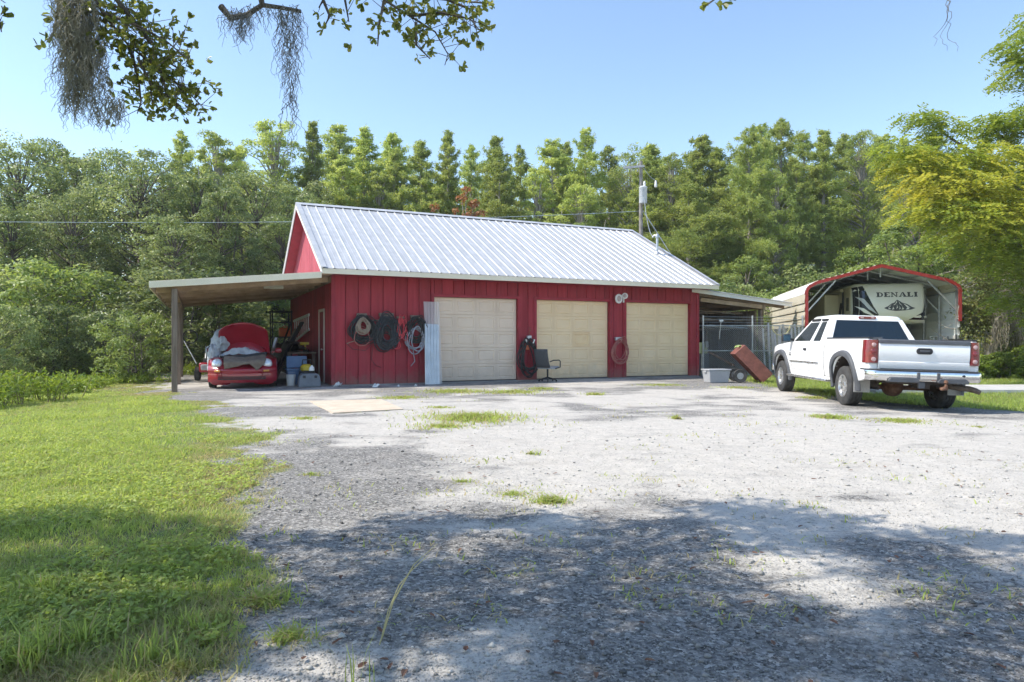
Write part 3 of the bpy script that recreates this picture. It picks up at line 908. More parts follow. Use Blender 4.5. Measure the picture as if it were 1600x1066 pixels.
def broad_variant(seed, h, Rm, m, leaf=(0.15, 0.075), nclump=74, per=210, low=0.22, trunk_r=0.16, bark=None, stems=1):
    r_ = random.Random(seed)
    tr = MB()
    cz = h * (0.5 + low / 2); rz = h * (1 - low) / 2
    base = [(r_.uniform(-.1, .1) * stems * Rm, r_.uniform(-.1, .1) * stems * Rm) for _ in range(stems)]
    for (bx, by) in base:
        lean = (r_.uniform(-.15, .15), r_.uniform(-.15, .15))
        tr.tube([(bx + lean[0] * t * h, by + lean[1] * t * h, -0.3 + t * h * 0.8) for t in (0, .2, .4, .6, .8, 1)], [trunk_r * k for k in (1.25, .9, .72, .5, .3, .12)], 7)
    Vs = []; Ts = []
    for k in range(nclump):
        zt = (k + 0.5) / nclump * 2 - 1
        az = k * 2.39996 + r_.uniform(-.4, .4)
        rr = math.sqrt(max(0, 1 - zt * zt)) ** 0.8 * r_.choice([1, 1, 1, 0.55])
        wob = r_.uniform(0.78, 1.12)
        c = (math.cos(az) * rr * Rm * wob * 0.85, math.sin(az) * rr * Rm * wob * 0.85, cz + zt * rz * 0.86 * r_.uniform(0.92, 1.08))
        cr = Rm * r_.uniform(0.15, 0.34)
        V, T = clump_leaves(c, (cr, cr, cr * 0.72), int(per * r_.uniform(0.7, 1.25)), leaf[0], leaf[1], 0.42 + r_.uniform(-.3, .3))
        Vs.append(V); Ts.append(T)
        b = base[k % stems]
        zb = max(0.1, c[2] - 0.45 * Rm)
        tr.tube([(b[0], b[1], min(zb, h * 0.7)), ((c[0] + b[0]) / 2, (c[1] + b[1]) / 2, (zb + c[2]) / 2), c], [trunk_r * 0.3, trunk_r * 0.18, 0.008], 5, False)
    return h, tr.mesh('trunk', bark or m_bark2, True), quads_mesh('crown', np.concatenate(Vs), m, np.concatenate(Ts))

ORD = 'first second third fourth fifth sixth seventh eighth ninth tenth eleventh twelfth thirteenth fourteenth fifteenth sixteenth seventeenth eighteenth nineteenth twentieth twenty-first twenty-second twenty-third twenty-fourth twenty-fifth twenty-sixth twenty-seventh twenty-eighth twenty-ninth thirtieth thirty-first thirty-second thirty-third thirty-fourth thirty-fifth thirty-sixth'.split()
def plant(name, var, label, cat, group, px, ytop, Y, wide=1.0, rz=None, part='crown', z0=0.0):
    h, tme, cme = var
    top = CH + (CY - ytop) * Y / FPX
    s = (top - z0) / h
    x = (px - CX) * Y / FPX
    o = thing(name, label, cat, (x, Y, z0), random.uniform(0, 6.28) if rz is None else rz, group)
    o.scale = (s * wide, s * wide, s)
    piece('trunk', tme, o); piece(part, cme, o)
    return o

CYP = [cypress_variant(100 + i, h, r, lo) for i, (h, r, lo) in enumerate([(15, 2.0, .2), (15, 1.6, .3), (16, 2.6, .22), (14, 1.9, .36), (16, 2.1, .3), (15, 2.8, .2), (15, 1.5, .4)])]
tops = [(283, 210, 47), (338, 186, 44), (372, 232, 50), (424, 167, 45), (487, 194, 46), (531, 199, 50), (572, 204, 45), (614, 214, 49), (656, 222, 44),
        (700, 207, 46), (737, 230, 50), (775, 217, 45), (812, 232, 49), (858, 222, 46), (884, 226, 52), (918, 203, 45), (950, 231, 50), (985, 222, 46),
        (1016, 232, 50), (1050, 226, 44), (1095, 218, 47), (1134, 236, 51), (1168, 203, 43), (1192, 197, 49), (1222, 189, 45), (1258, 212, 50), (1290, 206, 44),
        (1318, 214, 50), (1345, 183, 45), (1382, 214, 50), (1412, 222, 47), (1450, 215, 50), (1490, 230, 46), (1540, 222, 50), (1590, 235, 46)]
q0_ = random.Random(77)
for px in range(300, 1520, 41):      # slimmer trees standing between the tall ones
    tops.append((px + q0_.uniform(-14, 14), 232 + q0_.uniform(0, 42) + (22 if px < 460 else 0), q0_.uniform(42, 53)))
tops.sort()
RND = [broad_variant(240 + i, 15, r, m_cyp, (0.17, 0.065), 120, 150, 0.2, 0.18, m_bark) for i, r in enumerate((1.9, 2.3, 1.6))]
cnt = {}
for i, (px, yt, Y) in enumerate(tops):
    if px < 460: zone = 'standing left of the barn roof'; frm = 'the left'
    elif px < 1000: zone = 'rising behind the barn roof'; frm = 'its left end'
    elif px < 1260: zone = 'between utility pole and metal carport'; frm = 'the pole'
    else: zone = 'behind the metal carport'; frm = 'its left side'
    k = cnt[zone] = cnt.get(zone, 0) + 1
    if i % 4 == 2:
        kk = cnt['r' + zone] = cnt.get('r' + zone, 0) + 1
        cnt[zone] -= 1
        plant('hardwood_tree', RND[i % 3], f'round-topped green tree {zone}, {ORD[kk-1]} from {frm}', 'tree', 'round-topped trees among the cypresses',
              px, yt + 4, Y, wide=random.uniform(0.75, 1.15))
        continue
    plant('cypress_tree', CYP[(i * 5 + i // 3) % 7], f'tall feathery green cypress {zone}, {ORD[k-1]} from {frm}', 'tree', 'cypress trees behind the yard',
          px, yt, Y, wide=random.uniform(0.8, 1.4))

BRO = [broad_variant(200 + i, h, r, m_broad) for i, (h, r) in enumerate([(12, 2.5), (12, 2.1), (13, 2.8), (11, 2.0)])]
left_trees = [(-60, 215, 33), (30, 198, 36), (78, 208, 41), (128, 228, 39), (176, 226, 36), (222, 220, 33), (264, 256, 37), (312, 262, 33), (398, 258, 36), (350, 285, 31),
              (452, 285, 38), (120, 290, 31), (20, 318, 29), (500, 280, 42), (436, 330, 33), (268, 330, 29), (70, 300, 33)]
for i, (px, yt, Y) in enumerate(sorted(left_trees)):
    plant('broadleaf_tree', BRO[(i * 3 + i // 4) % 4], f'dense grey-green broadleaf tree left of the barn, {ORD[i]} counting from the left edge', 'tree',
          'broadleaf trees left of the barn', px, yt, Y, wide=random.uniform(0.95, 1.2))
right_trees = [(1098, 415, 40), (1170, 400, 38), (1238, 408, 41), (1345, 380, 41), (1440, 318, 33), (1492, 340, 31)]
BR2 = [broad_variant(230 + i, 8, 2.2, m_shrub, (0.17, 0.09), 34, 260) for i in range(2)]
for i, (px, yt, Y) in enumerate(right_trees):
    plant('understory_tree', BR2[i % 2], f'leafy low tree under the cypresses right of the barn, {ORD[i]} from the barn roof', 'tree', 'low trees right of the barn', px, yt, Y,
          wide=random.uniform(0.9, 1.25))

# shrubs at the edge of the wood on the left
SHR = [broad_variant(260 + i, 3.2, 1.7, mm_, (0.12, 0.05), 44, 190, 0.0, 0.05, None, 4) for i, mm_ in enumerate((m_shrub, m_broad, m_broad, m_shrub))]
shr = [(-30, 420, 26), (45, 405, 25), (132, 425, 27), (300, 420, 28), (395, 430, 32), (438, 450, 34), (-5, 470, 21), (72, 475, 23), (150, 485, 24),
       (212, 486, 21.5), (352, 470, 30)]
for i, (px, yt, Y) in enumerate(sorted(shr)):
    plant('shrub', SHR[[1, 2, 0, 1, 3, 2, 0, 1, 2, 3, 0][i]], f'leafy green shrub at the wood edge left of the barn, {ORD[i]} from the left edge', 'shrub', 'shrubs at the wood edge', px, yt, Y,
          wide=random.uniform(1.0, 1.4), z0=-0.1)
shr_r = [(1215, 452, 33, 'behind the fence beside the lean-to'), (1130, 440, 34, 'just behind the right lean-to roof'), (1262, 418, 39, 'behind the carport side wall'),
         (1512, 440, 30, 'beside the right carport leg'), (1440, 392, 34, 'rising behind the carport roof'), (1568, 420, 27, 'behind the moss-hung trunks'), (1650, 430, 25, 'at the right edge beyond the path')]
for i, (px, yt, Y, wh) in enumerate(shr_r):
    plant('shrub', SHR[i % 4], f'green leafy shrub {wh}', 'shrub', 'shrubs right of the barn', px, yt, Y, wide=1.2, z0=-0.1)

# far wood that reads as one mass behind the single trees
n = 190000
X = rng.uniform(-75, 80, n); Yy = rng.uniform(54, 78, n)
hh = 12.0 + 6.0 * fbm(X * 0.45, Yy * 0.2, 90)
Z = rng.random(n) ** 0.85 * hh
den = fbm(X * 0.5 + Z * 0.3, Z * 0.6 + Yy, 95)
keep = den > 0.36
Cc = np.stack([X, Yy, Z], 1)[keep]
Vw = leaf_quads(Cc, rng.uniform(0.28, 0.6, len(Cc)), rng.uniform(0.10, 0.22, len(Cc)), flat=0.3)
wood = link('woodland', quads_mesh('woodland', Vw, m_cyp, np.clip(rng.normal(0.4, 0.2, len(Cc)), 0, 1)))
tag(wood, 'distant green wood filling the gaps behind the trees', 'woodland', kind='stuff')
# undergrowth under the trees
n = 52000
X = rng.uniform(-50, 45, n); Yy = rng.uniform(29, 50, n)
sel = ~((X > -16) & (X < 4) & (Yy < 36)) & ~((X > 8) & (X < 24) & (Yy < 38))
X, Yy = X[sel], Yy[sel]
hh = 0.7 + 2.3 * fbm(X * 0.35, Yy * 0.35, 60)
Z = rng.random(len(X)) * hh
Vw = leaf_quads(np.stack([X, Yy, Z], 1), rng.uniform(0.16, 0.36, len(X)), rng.uniform(0.09, 0.18, len(X)), flat=0.3)
ug = link('undergrowth', quads_mesh('undergrowth', Vw, m_shrub, np.clip(rng.normal(0.4, 0.22, len(X)), 0, 1)))
tag(ug, 'tangled green undergrowth on the floor of the wood', 'undergrowth', kind='stuff')

# small tree with rusty leaves showing above the ridge
Vs, Ts = [], []
tr = MB()
rust_b = at(728, 335, 36)
for (px, py, rad, n_) in [(728, 298, 0.25, 60), (722, 312, 0.3, 80), (740, 320, 0.3, 80), (712, 330, 0.2, 40), (680, 325, 0.25, 50), (733, 338, 0.4, 100), (752, 336, 0.3, 60), (700, 345, 0.35, 70)]:
    p = at(px, py, 36)
    v_, t_ = clump_leaves(p, (rad * 1.1, rad * 1.1, rad), n_, 0.2, 0.09, 0.35)
    Vs.append(v_); Ts.append(t_)
    tr.tube([(rust_b.x, 36, 4.5), ((rust_b.x + p.x) / 2, 36, (p.z + 5.0) / 2 + 0.6), tuple(p)], [0.05, 0.03, 0.01], 5)
tr.tube([(rust_b.x + 0.2, 36, -0.1), (rust_b.x + 0.05, 36, 2.5), (rust_b.x, 36, 4.6), (rust_b.x, 36, 8.4)], [0.12, 0.1, 0.07, 0.015], 7)
rt_ = thing('maple_tree', 'small tree with rusty orange leaves peeking over the barn ridge', 'tree')
tr.build('trunk', m_bark, rt_, True)
link('crown', quads_mesh('crown', np.concatenate(Vs), m_rust, np.concatenate(Ts)), rt_)

# golden tree at the right edge: drooping sprays of small leaflets along long limbs
def gold_tree():
    root = thing('golden_tree', 'tree with golden yellow feathery leaves leaning in over the carport', 'tree', (17.6, 21.8, 0))
    tr = MB()
    lumps = [(1408, 238, 19.5, .7), (1440, 186, 20, .55), (1428, 262, 19.5, .8), (1468, 205, 20, .6), (1478, 255, 19.5, .9), (1450, 300, 19, .9), (1440, 335, 19, .7), (1500, 290, 19, 1.0),
             (1490, 340, 18.8, .9), (1530, 250, 19.5, .9), (1555, 300, 19, 1.1), (1540, 350, 18.5, 1.0), (1590, 260, 20, 1.0), (1600, 330, 19, 1.1), (1590, 380, 18.5, .8), (1585, 190, 20, .75),
             (1600, 120, 20.5, .8), (1585, 75, 20.5, .55), (1630, 90, 20.5, .9), (1650, 180, 20, 1.1), (1660, 280, 19.5, 1.2), (1700, 200, 21, 1.4), (1720, 320, 21, 1.4), (1640, 380, 19, 1.0), (1560, 215, 21, .6),
             (1545, 195, 20.5, .45), (1625, 40, 21, .7), (1690, 90, 22, 1.2), (1520, 320, 21.5, .9), (1575, 330, 22, 1.1), (1470, 285, 21.5, .8), (1560, 405, 19.5, .9), (1610, 430, 20, 1.0), (1650, 410, 19.5, 1.1), (1525, 395, 20.5, .7), (1590, 470, 21, .8), (1640, 490, 20.5, .9), (1480, 380, 21.5, .7), (1660, 540, 20.5, .8)]
    O = Vector((17.6, 21.8, 0))
    tr.tube([(0, 0, -0.3), (-0.1, -0.05, 1.5), (-0.05, -0.2, 3.2), (0.1, -0.3, 5.2), (0.2, -0.3, 7.5)], [0.26, 0.2, 0.17, 0.12, 0.05], 9)
    Vs = []; Ts = []
    for k, (px, py, Y, rad) in enumerate(lumps):
        c = at(px, py, Y) - O
        zb = min(max(2.6, c.z - 1.6 - 0.25 * abs(c.x)), 7)
        mid = Vector((c.x * 0.5, c.y * 0.5, (zb + c.z) / 2 + 0.35))
        tr.tube([(0, -0.2, zb), mid, c], [0.07, 0.04, 0.01], 6, False)
        ns = int(135 * rad ** 1.6 + 30)
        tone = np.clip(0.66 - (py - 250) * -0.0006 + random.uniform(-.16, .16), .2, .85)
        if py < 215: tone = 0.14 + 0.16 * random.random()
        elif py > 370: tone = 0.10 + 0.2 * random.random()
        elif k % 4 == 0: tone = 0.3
        for s in range(ns):
            d = rand_dirs(1)[0]; d[2] = d[2] * 0.6 + 0.12
            p = np.array(c) + d * rad * (random.random() ** 0.5) * 1.0
            o_ = unit(np.array([d[0] + random.uniform(-.5, .5), d[1] + random.uniform(-.5, .5), random.uniform(-0.5, 0.25)]))
            ln = random.uniform(0.3, 0.5)
            sd = unit(np.cross(o_, [0, 0, 1.0]))
            q = np.repeat(np.linspace(0.15, 1, 7), 2)
            sg = np.tile([-1, 1], 7)
            Pp = p + o_ * (q * ln)[:, None] + sd * (sg * 0.06)[:, None]
            Pp[:, 2] -= 0.16 * q ** 2 + rng.uniform(0, .02, 14)
            ax = unit(sd * sg[:, None] + o_ * 0.5)
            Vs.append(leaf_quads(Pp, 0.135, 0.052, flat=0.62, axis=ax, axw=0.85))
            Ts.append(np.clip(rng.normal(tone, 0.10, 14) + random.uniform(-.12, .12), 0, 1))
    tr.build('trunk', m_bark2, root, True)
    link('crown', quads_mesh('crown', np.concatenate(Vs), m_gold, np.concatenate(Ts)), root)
gold_tree()

# strands of Spanish moss -------------------------------------------------
def moss_strands(starts, lens, r=0.0016, step=0.035, curl=0.55, side=0.5):
    """curly hanging strands, each a thin three-sided tube"""
    Vs = []; Fs = []; o = 0
    for p, ln in zip(starts, lens):
        k = max(4, int(ln / step))
        d = np.cumsum(rng.normal(size=(k, 3)) * 0.5, axis=0)
        d = d - np.linspace(0, 1, k)[:, None] * d[-1]
        jit = rng.normal(size=(k, 3)) * curl
        dirs = unit(np.array([0, 0, -1.0]) + jit * np.array([1, 1, 0.5]) + d * 0.12)
        P = np.asarray(p) + np.concatenate([np.zeros((1, 3)), np.cumsum(dirs * step, 0)])
        T = unit(np.gradient(P, axis=0))
        S = unit(np.cross(T, np.array([0.3, 1.0, 0.2]))); U = np.cross(T, S)
        rr = r * np.linspace(1.1, 0.5, k + 1)[:, None]
        ring = np.stack([P + S * rr, P - S * rr * .5 + U * rr * .87, P - S * rr * .5 - U * rr * .87], 1).reshape(-1, 3)
        i = np.arange(k)[:, None] * 3 + np.arange(3)[None]
        j = np.arange(k)[:, None] * 3 + (np.arange(3)[None] + 1) % 3
        Fs.append(np.stack([i, j, j + 3, i + 3], -1).reshape(-1, 4) + o)
        Vs.append(ring); o += len(ring)
    return np.concatenate(Vs), np.concatenate(Fs)
def hank(name, parent, starts, lens, m, **kw):
    V, F = moss_strands(starts, lens, **kw)
    o = link(name, np_mesh(name, V, F, m), parent)
    return o

# viny, half dead bush with moss-hung trunks beside the path on the right
vb = thing('dead_bush', 'half-dead tangled bush with grey twigs and brownish vines beside the carport', 'bush', (17.0, 24.0, 0))
tw = MB()
r_ = random.Random(5)
for i in range(150):
    px = r_.uniform(1490, 1640); py = r_.uniform(395, 560)
    p = at(px, py, r_.uniform(23.2, 24.8)) - Vector((17, 24, 0))
    d = Vector((r_.uniform(-1, 1), r_.uniform(-.5, .5), r_.uniform(-.7, .9)))
    L_ = r_.uniform(0.5, 1.5)
    q = p + d * L_ * 0.5 + Vector((0, 0, r_.uniform(-.1, .1)))
    tw.tube([p, q, p + d * L_], [0.016, 0.011, 0.004], 4, False)
    for j in range(2):
        e = Vector((r_.uniform(-1, 1), r_.uniform(-.5, .5), r_.uniform(-.8, .8)))
        tw.tube([q, q + e * 0.35], [0.008, 0.003], 3, False)
tw.build('twigs', m_twig, vb)
Vs, Ts = [], []
for i in range(62):
    p = at(r_.uniform(1492, 1660), r_.uniform(370, 545), r_.uniform(23.4, 25)) - Vector((17, 24, 0))
    v_, t_ = clump_leaves(p, (0.6, 0.6, 0.45), 190, 0.12, 0.06, 0.4); Vs.append(v_); Ts.append(t_)
link('foliage', quads_mesh('foliage', np.concatenate(Vs), m_viny, np.concatenate(Ts)), vb)
for k, (px, lean) in enumerate([(1552, 18), (1590, -30)]):
    b = at(px - lean, 588, 23.4); t_ = at(px + lean, 430, 23.6)
    tt = thing('mossy_trunk', ['pale moss draped trunk leaning beside the carport, nearer the truck', 'brown moss draped trunk at the right edge of the yard'][k], 'tree trunk', (b.x, b.y, 0), group='moss-hung trunks')
    d = t_ - b
    MB().tube([(0, 0, -0.2), (d.x * .3 + 0.05, 0, d.z * .3), (d.x * .7, 0.05, d.z * .7), (d.x, d.y, d.z)], [0.10, 0.08, 0.065, 0.04], 8).build('trunk', m_bark2 if k else m_twig, tt, True)
    st = []; ln = []
    for i in range(330):
        s = r_.uniform(0.3, 1.0) if k == 0 else r_.uniform(0.25, 0.8)
        st.append((d.x * s + r_.gauss(0, .13), r_.gauss(0, .12), d.z * s)); ln.append(r_.uniform(.3, 1.2) * (1 if k == 0 else .7))
    hank('moss', tt, st, ln, m_pale, r=0.007, step=0.07, curl=0.35)

# hedge-like low bushes along the path on the right
HED = broad_variant(290, 1.5, 1.0, m_bright, (0.11, 0.07), 26, 210, 0.0, 0.03, None, 4)
for i, (px, yt) in enumerate([(1512, 560), (1540, 553), (1572, 550), (1606, 540), (1645, 545)]):
    plant('bush', HED, f'low bright green bush beyond the concrete path, {ORD[i]} from the truck', 'bush', 'low bushes beyond the path', px, yt, 22.6 + 0.3 * (i % 2), wide=1.25, part='foliage', z0=-0.1)
# ------------------------------------------------------------------ white pickup truck
m_wpaint = mat('white_paint', (0.82, 0.82, 0.81), (0.87, 0.87, 0.86), scale=1.5, rough=0.28, coat=0.6, spec=0.5)
m_wdirty = mat('white_paint_dusty', (0.55, 0.53, 0.50), (0.74, 0.73, 0.71), scale=4, rough=0.4, coat=0.3)
m_flare = mat('grey_plastic', (0.075, 0.08, 0.09), (0.10, 0.105, 0.115), scale=8, rough=0.6)
m_black = mat('black_plastic', (0.018, 0.018, 0.02), (0.03, 0.03, 0.032), scale=8, rough=0.55)
m_rubber = mat('tyre_rubber', (0.035, 0.035, 0.036), (0.075, 0.073, 0.07), scale=9, rough=0.85, spec=0.3)
m_chrome = mat('chrome', (0.72, 0.72, 0.72), (0.82, 0.82, 0.82), scale=5, rough=0.14, metal=1.0, rvar=0.06)
m_alloy = mat('alloy', (0.62, 0.62, 0.62), (0.74, 0.74, 0.73), scale=12, rough=0.28, metal=0.9, rvar=0.1)
m_lampred = mat('red_lens', (0.15, 0.009, 0.014), (0.24, 0.018, 0.025), scale=20, rough=0.15, coat=0.8)
m_lampclr = mat('clear_lens', (0.42, 0.22, 0.22), (0.6, 0.42, 0.4), scale=30, rough=0.15, coat=0.8)
m_under = mat('underbody', (0.025, 0.022, 0.02), (0.07, 0.05, 0.038), scale=9, rough=0.85)
m_rust = mat('rusty_steel', (0.11, 0.05, 0.03), (0.22, 0.12, 0.075), scale=14, rough=0.85, bump=0.4, bscale=70)
m_tint = glass('tinted_glass', (0.02, 0.036, 0.055), 0.03, 0.68)
m_clearg = glass('side_glass', (0.02, 0.028, 0.03), 0.03, 0.45)
m_seat = mat('seat_cloth', (0.06, 0.06, 0.065), (0.09, 0.09, 0.095), rough=0.9)
m_badge = mat('badge_dark', (0.03, 0.03, 0.035), rough=0.4)
m_seam = mat('panel_gap', (0.10, 0.10, 0.10), rough=0.8)

def shaped(poly, hw, zs, prof, xs=()):
    """prism of a side outline, sliced at heights zs and stations xs, its half width following prof(x, z)"""
    bm = bmesh.new()
    n = len(poly)
    lo = [bm.verts.new((p[0], -hw, p[1])) for p in poly]
    hi = [bm.verts.new((p[0], hw, p[1])) for p in poly]
    bm.faces.new(lo); bm.faces.new(hi[::-1])
    for i in range(n):
        j = (i + 1) % n
        bm.faces.new((lo[j], lo[i], hi[i], hi[j]))
    for z in zs:
        bmesh.ops.bisect_plane(bm, geom=bm.verts[:] + bm.edges[:] + bm.faces[:], plane_co=(0, 0, z), plane_no=(0, 0, 1))
    for x in xs:
        bmesh.ops.bisect_plane(bm, geom=bm.verts[:] + bm.edges[:] + bm.faces[:], plane_co=(x, 0, 0), plane_no=(1, 0, 0))
    for v in bm.verts:
        if abs(v.co.y) > 1e-5:
            v.co.y = math.copysign(prof(v.co.x, v.co.z), v.co.y)
    bmesh.ops.recalc_face_normals(bm, faces=bm.faces)
    return bm
def bm_obj(name, bm, m, parent, bevel=0.0, smooth=True, angle=35, seg=3):
    me = bpy.data.meshes.new(name); bm.to_mesh(me); bm.free()
    me.materials.append(m)
    if smooth:
        me.polygons.foreach_set('use_smooth', [True] * len(me.polygons)); me.set_sharp_from_angle(angle=R(angle))
    o = bpy.data.objects.new(name, me); COL.objects.link(o); o.parent = parent
    if bevel:
        md = o.modifiers.new('bevel', 'BEVEL'); md.width = bevel; md.segments = seg; md.limit_method = 'ANGLE'; md.angle_limit = R(angle)
    return o
def arch(cx, cz, rx, rz, a0, a1, n=12):
    return [(cx + rx * math.cos(R(a0 + (a1 - a0) * i / n)), cz + rz * math.sin(R(a0 + (a1 - a0) * i / n))) for i in range(n + 1)]
def interp(x, pts):
    return float(np.interp(x, [p[0] for p in pts], [p[1] for p in pts]))
def quad_pt(Q, s, t):
    A, B, C, D = [Vector(q) for q in Q]
    return (A * (1 - s) + B * s) * (1 - t) + (D * (1 - s) + C * s) * t
def framed(frame_mb, pane_mb, Q, s0, s1, t0, t1, depth=0.012, skew=0.0, cut=0.0):
    """a wall quad with a window hole: frame faces, reveal and a pane set back"""
    A, B, C, D = [Vector(q) for q in Q]
    nrm = (B - A).cross(D - A).normalized()
    I = [quad_pt(Q, s0, t0), quad_pt(Q, s1, t0), quad_pt(Q, s1 - skew, t1), quad_pt(Q, s0 + cut, t1)]
    J = [p - nrm * depth for p in I]
    vs_ = [A, B, C, D] + I + J
    fs = []
    for i in range(4):
        j = (i + 1) % 4
        fs.append((i, j, 4 + j, 4 + i)); fs.append((4 + i, 4 + j, 8 + j, 8 + i))
    frame_mb.add(vs_, fs)
    k = [p - nrm * (depth - 0.002) for p in I]
    pane_mb.add(k + [p - nrm * 0.006 for p in k], [(0, 1, 2, 3), (7, 6, 5, 4), (0, 4, 5, 1), (1, 5, 6, 2), (2, 6, 7, 3), (3, 7, 4, 0)])

def wheel(parent, loc, side, rad, wid, rimr, spokes=8, steel=False):
    s = 1 if side > 0 else -1
    M = Matrix.Translation(loc) @ Matrix.Rotation(-s * math.pi / 2, 4, 'X')     # local z -> outward (+-y)
    h = wid / 2
    root = MB()
    prof = [(rimr * 0.98, -h * 0.85), (rimr * 1.05, -h), (rad * 0.86, -h * 1.04), (rad * 0.965, -h * 0.9), (rad, -h * 0.72)]
    for g in (-0.42, 0.0, 0.42):
        prof += [(rad, h * (g - 0.10)), (rad - 0.012, h * (g - 0.07)), (rad - 0.012, h * (g + 0.07)), (rad, h * (g + 0.10))]
    prof += [(rad, h * 0.72), (rad * 0.965, h * 0.9), (rad * 0.86, h * 1.04), (rimr * 1.05, h), (rimr * 0.98, h * 0.85)]
    root.lathe(prof, 40, M, closed=True)
    # tread blocks
    tyre = root.build('wheel', m_rubber, parent, True, angle=30)
    rim = MB()
    rim.lathe([(rimr * 1.0, h * 0.86), (rimr * 1.02, h * 0.98), (rimr * 0.93, h * 0.96), (rimr * 0.86, h * 0.55), (rimr * 0.84, -h * 0.6), (rimr * 0.98, -h * 0.8)], 36, M)
    rim.f = rim.f[:-2]
    rim.lathe([(rimr * 0.36, h * 0.45), (rimr * 0.36, h * 0.66), (rimr * 0.30, h * 0.74), (rimr * 0.22, h * 0.78), (rimr * 0.0, h * 0.8)], 20, M)
    for k in range(spokes):
        a = 2 * math.pi * k / spokes
        A2 = M @ Matrix.Rotation(a, 4, 'Z')
        w0, w1 = rimr * 0.13, rimr * 0.2
        vs_ = [(rimr * 0.3, -w0, h * 0.5), (rimr * 0.9, -w1, h * 0.62), (rimr * 0.9, w1, h * 0.62), (rimr * 0.3, w0, h * 0.5),
               (rimr * 0.3, -w0, h * 0.72), (rimr * 0.9, -w1 * 0.8, h * 0.78), (rimr * 0.9, w1 * 0.8, h * 0.78), (rimr * 0.3, w0, h * 0.72)]
        rim.add([A2 @ Vector(v) for v in vs_], [(0, 3, 2, 1), (4, 5, 6, 7), (0, 1, 5, 4), (1, 2, 6, 5), (2, 3, 7, 6), (3, 0, 4, 7)])
    rim.build('rim', m_alloy if not steel else m_galv, tyre, True)
    MB().lathe([(rimr * 0.83, -h * 0.1), (rimr * 0.83, h * 0.1), (0.0, h * 0.12)], 20, M).build('brake_disc', m_under, tyre, True)
    return tyre

TK = thing('pickup_truck', 'white extended-cab pickup truck parked with its tailgate to the viewer', 'truck', (7.42, 13.28, -0.035), R(85.9))
TK.rotation_euler = Euler((R(1.7), 0, R(85.9)), 'XYZ')
WB = 3.74
def tprof(x, z):
    w = interp(z, [(0.4, 0.92), (0.58, 0.955), (0.75, 0.985), (0.92, 0.995), (1.05, 0.985), (1.2, 0.962), (1.32, 0.94)])
    if x > 4.1: w *= 1 - 0.13 * ((x - 4.1) / 0.55) ** 2
    return w
# cab lower body with front fenders and hood
AR = 0.50
poly = [(0.995, 0.56), (0.995, 1.245), (3.02, 1.235), (3.3, 1.225), (4.0, 1.17), (4.45, 1.10), (4.6, 1.0), (4.62, 0.62), (4.4, 0.56)] + \
       arch(WB, 0.43, AR, AR * 0.98, 15, 165, 14) + [(3.28, 0.50), (3.2, 0.50)]
poly = poly[:9] + [(WB + AR * 0.99, 0.56)] + arch(WB, 0.44, AR, AR, 12, 168, 14) + [(WB - AR, 0.52), (3.2, 0.50), (1.1, 0.50)]
bm = shaped(poly, 1.0, [0.58, 0.75, 0.92, 1.05, 1.15, 1.2], tprof, [4.1, 4.3, 4.45])
bm_obj('body', bm, m_wpaint, TK, 0.025, angle=50)
# bed sides, each with its wheel arch
poly = [(-1.25, 0.58), (-1.25, 1.30), (0.965, 1.31), (0.965, 0.52), (0.62, 0.52)] + arch(0.0, 0.45, 0.52, 0.52, 8, 172, 14) + [(-0.56, 0.50), (-0.75, 0.52)]
for s in (1, -1):
    bm = shaped(poly, 1.0, [0.58, 0.75, 0.92, 1.05, 1.2], tprof)
    for v in bm.verts:
        if s * v.co.y < 0: v.co.y = s * (abs(tprof(v.co.x, v.co.z)) - 0.085)
    bmesh.ops.recalc_face_normals(bm, faces=bm.faces)
    bm_obj('bed_side', bm, m_wpaint, TK, 0.016, angle=50)
    # plastic arch flares over both axles
    for cx, cz, rr, nm in ((0.0, 0.45, 0.52, 'r'), (WB, 0.44, AR, 'f')):
        fl = MB()
        n = 22
        def fn(i, j, cx=cx, cz=cz, rr=rr, s=s):
            a = R(-12 + 204 * i)
            k = [(0.0, -0.05), (0.0, 0.038), (0.03, 0.05), (0.09, 0.045), (0.115, 0.004), (0.115, -0.03)][int(round(j * 5))]
            # squarish arch
            ca, sa = math.cos(a), math.sin(a)
            q = (abs(ca) ** 3 + abs(sa) ** 3) ** (-1 / 3.0)
            rx = (rr + k[0]) * (0.5 + 0.5 * q)
            x = cx + rx * ca; z = cz + rx * sa * 0.99
            return (x, s * (tprof(x, z) + k[1]), z)
        fl.grid(fn, n, 5)
        fl.build('wheel_flare', m_flare, TK, True, angle=50)
        # dark inner arch
        ia = MB()
        ia.grid(lambda i, j, cx=cx, cz=cz, rr=rr, s=s: (cx + (rr - 0.002) * math.cos(R(-5 + 190 * i)), s * (0.52 + 0.44 * j), cz + (rr - 0.002) * math.sin(R(-5 + 190 * i))), 14, 1)
        ia.add([(cx - rr, s * 0.52, 0.35), (cx + rr, s * 0.52, 0.35), (cx + rr, s * 0.52, 0.96), (cx - rr, s * 0.52, 0.96)], [(0, 1, 2, 3)])
        ia.build('inner_arch', m_under, TK, True)
# bed floor and front wall
mb = MB(); mb.box(-1.24, 0.96, -0.87, 0.87, 0.66, 0.70).box(0.93, 0.97, -0.88, 0.88, 0.66, 1.27)
mb.build('bed_floor', m_flare, TK)
for s in (1, -1):
    MB().box(-1.255, 0.96, s * 0.90 - 0.05, s * 0.90 + 0.045, 1.303, 1.332).build('bed_rail_cap', m_black, TK, bevel=0.01)
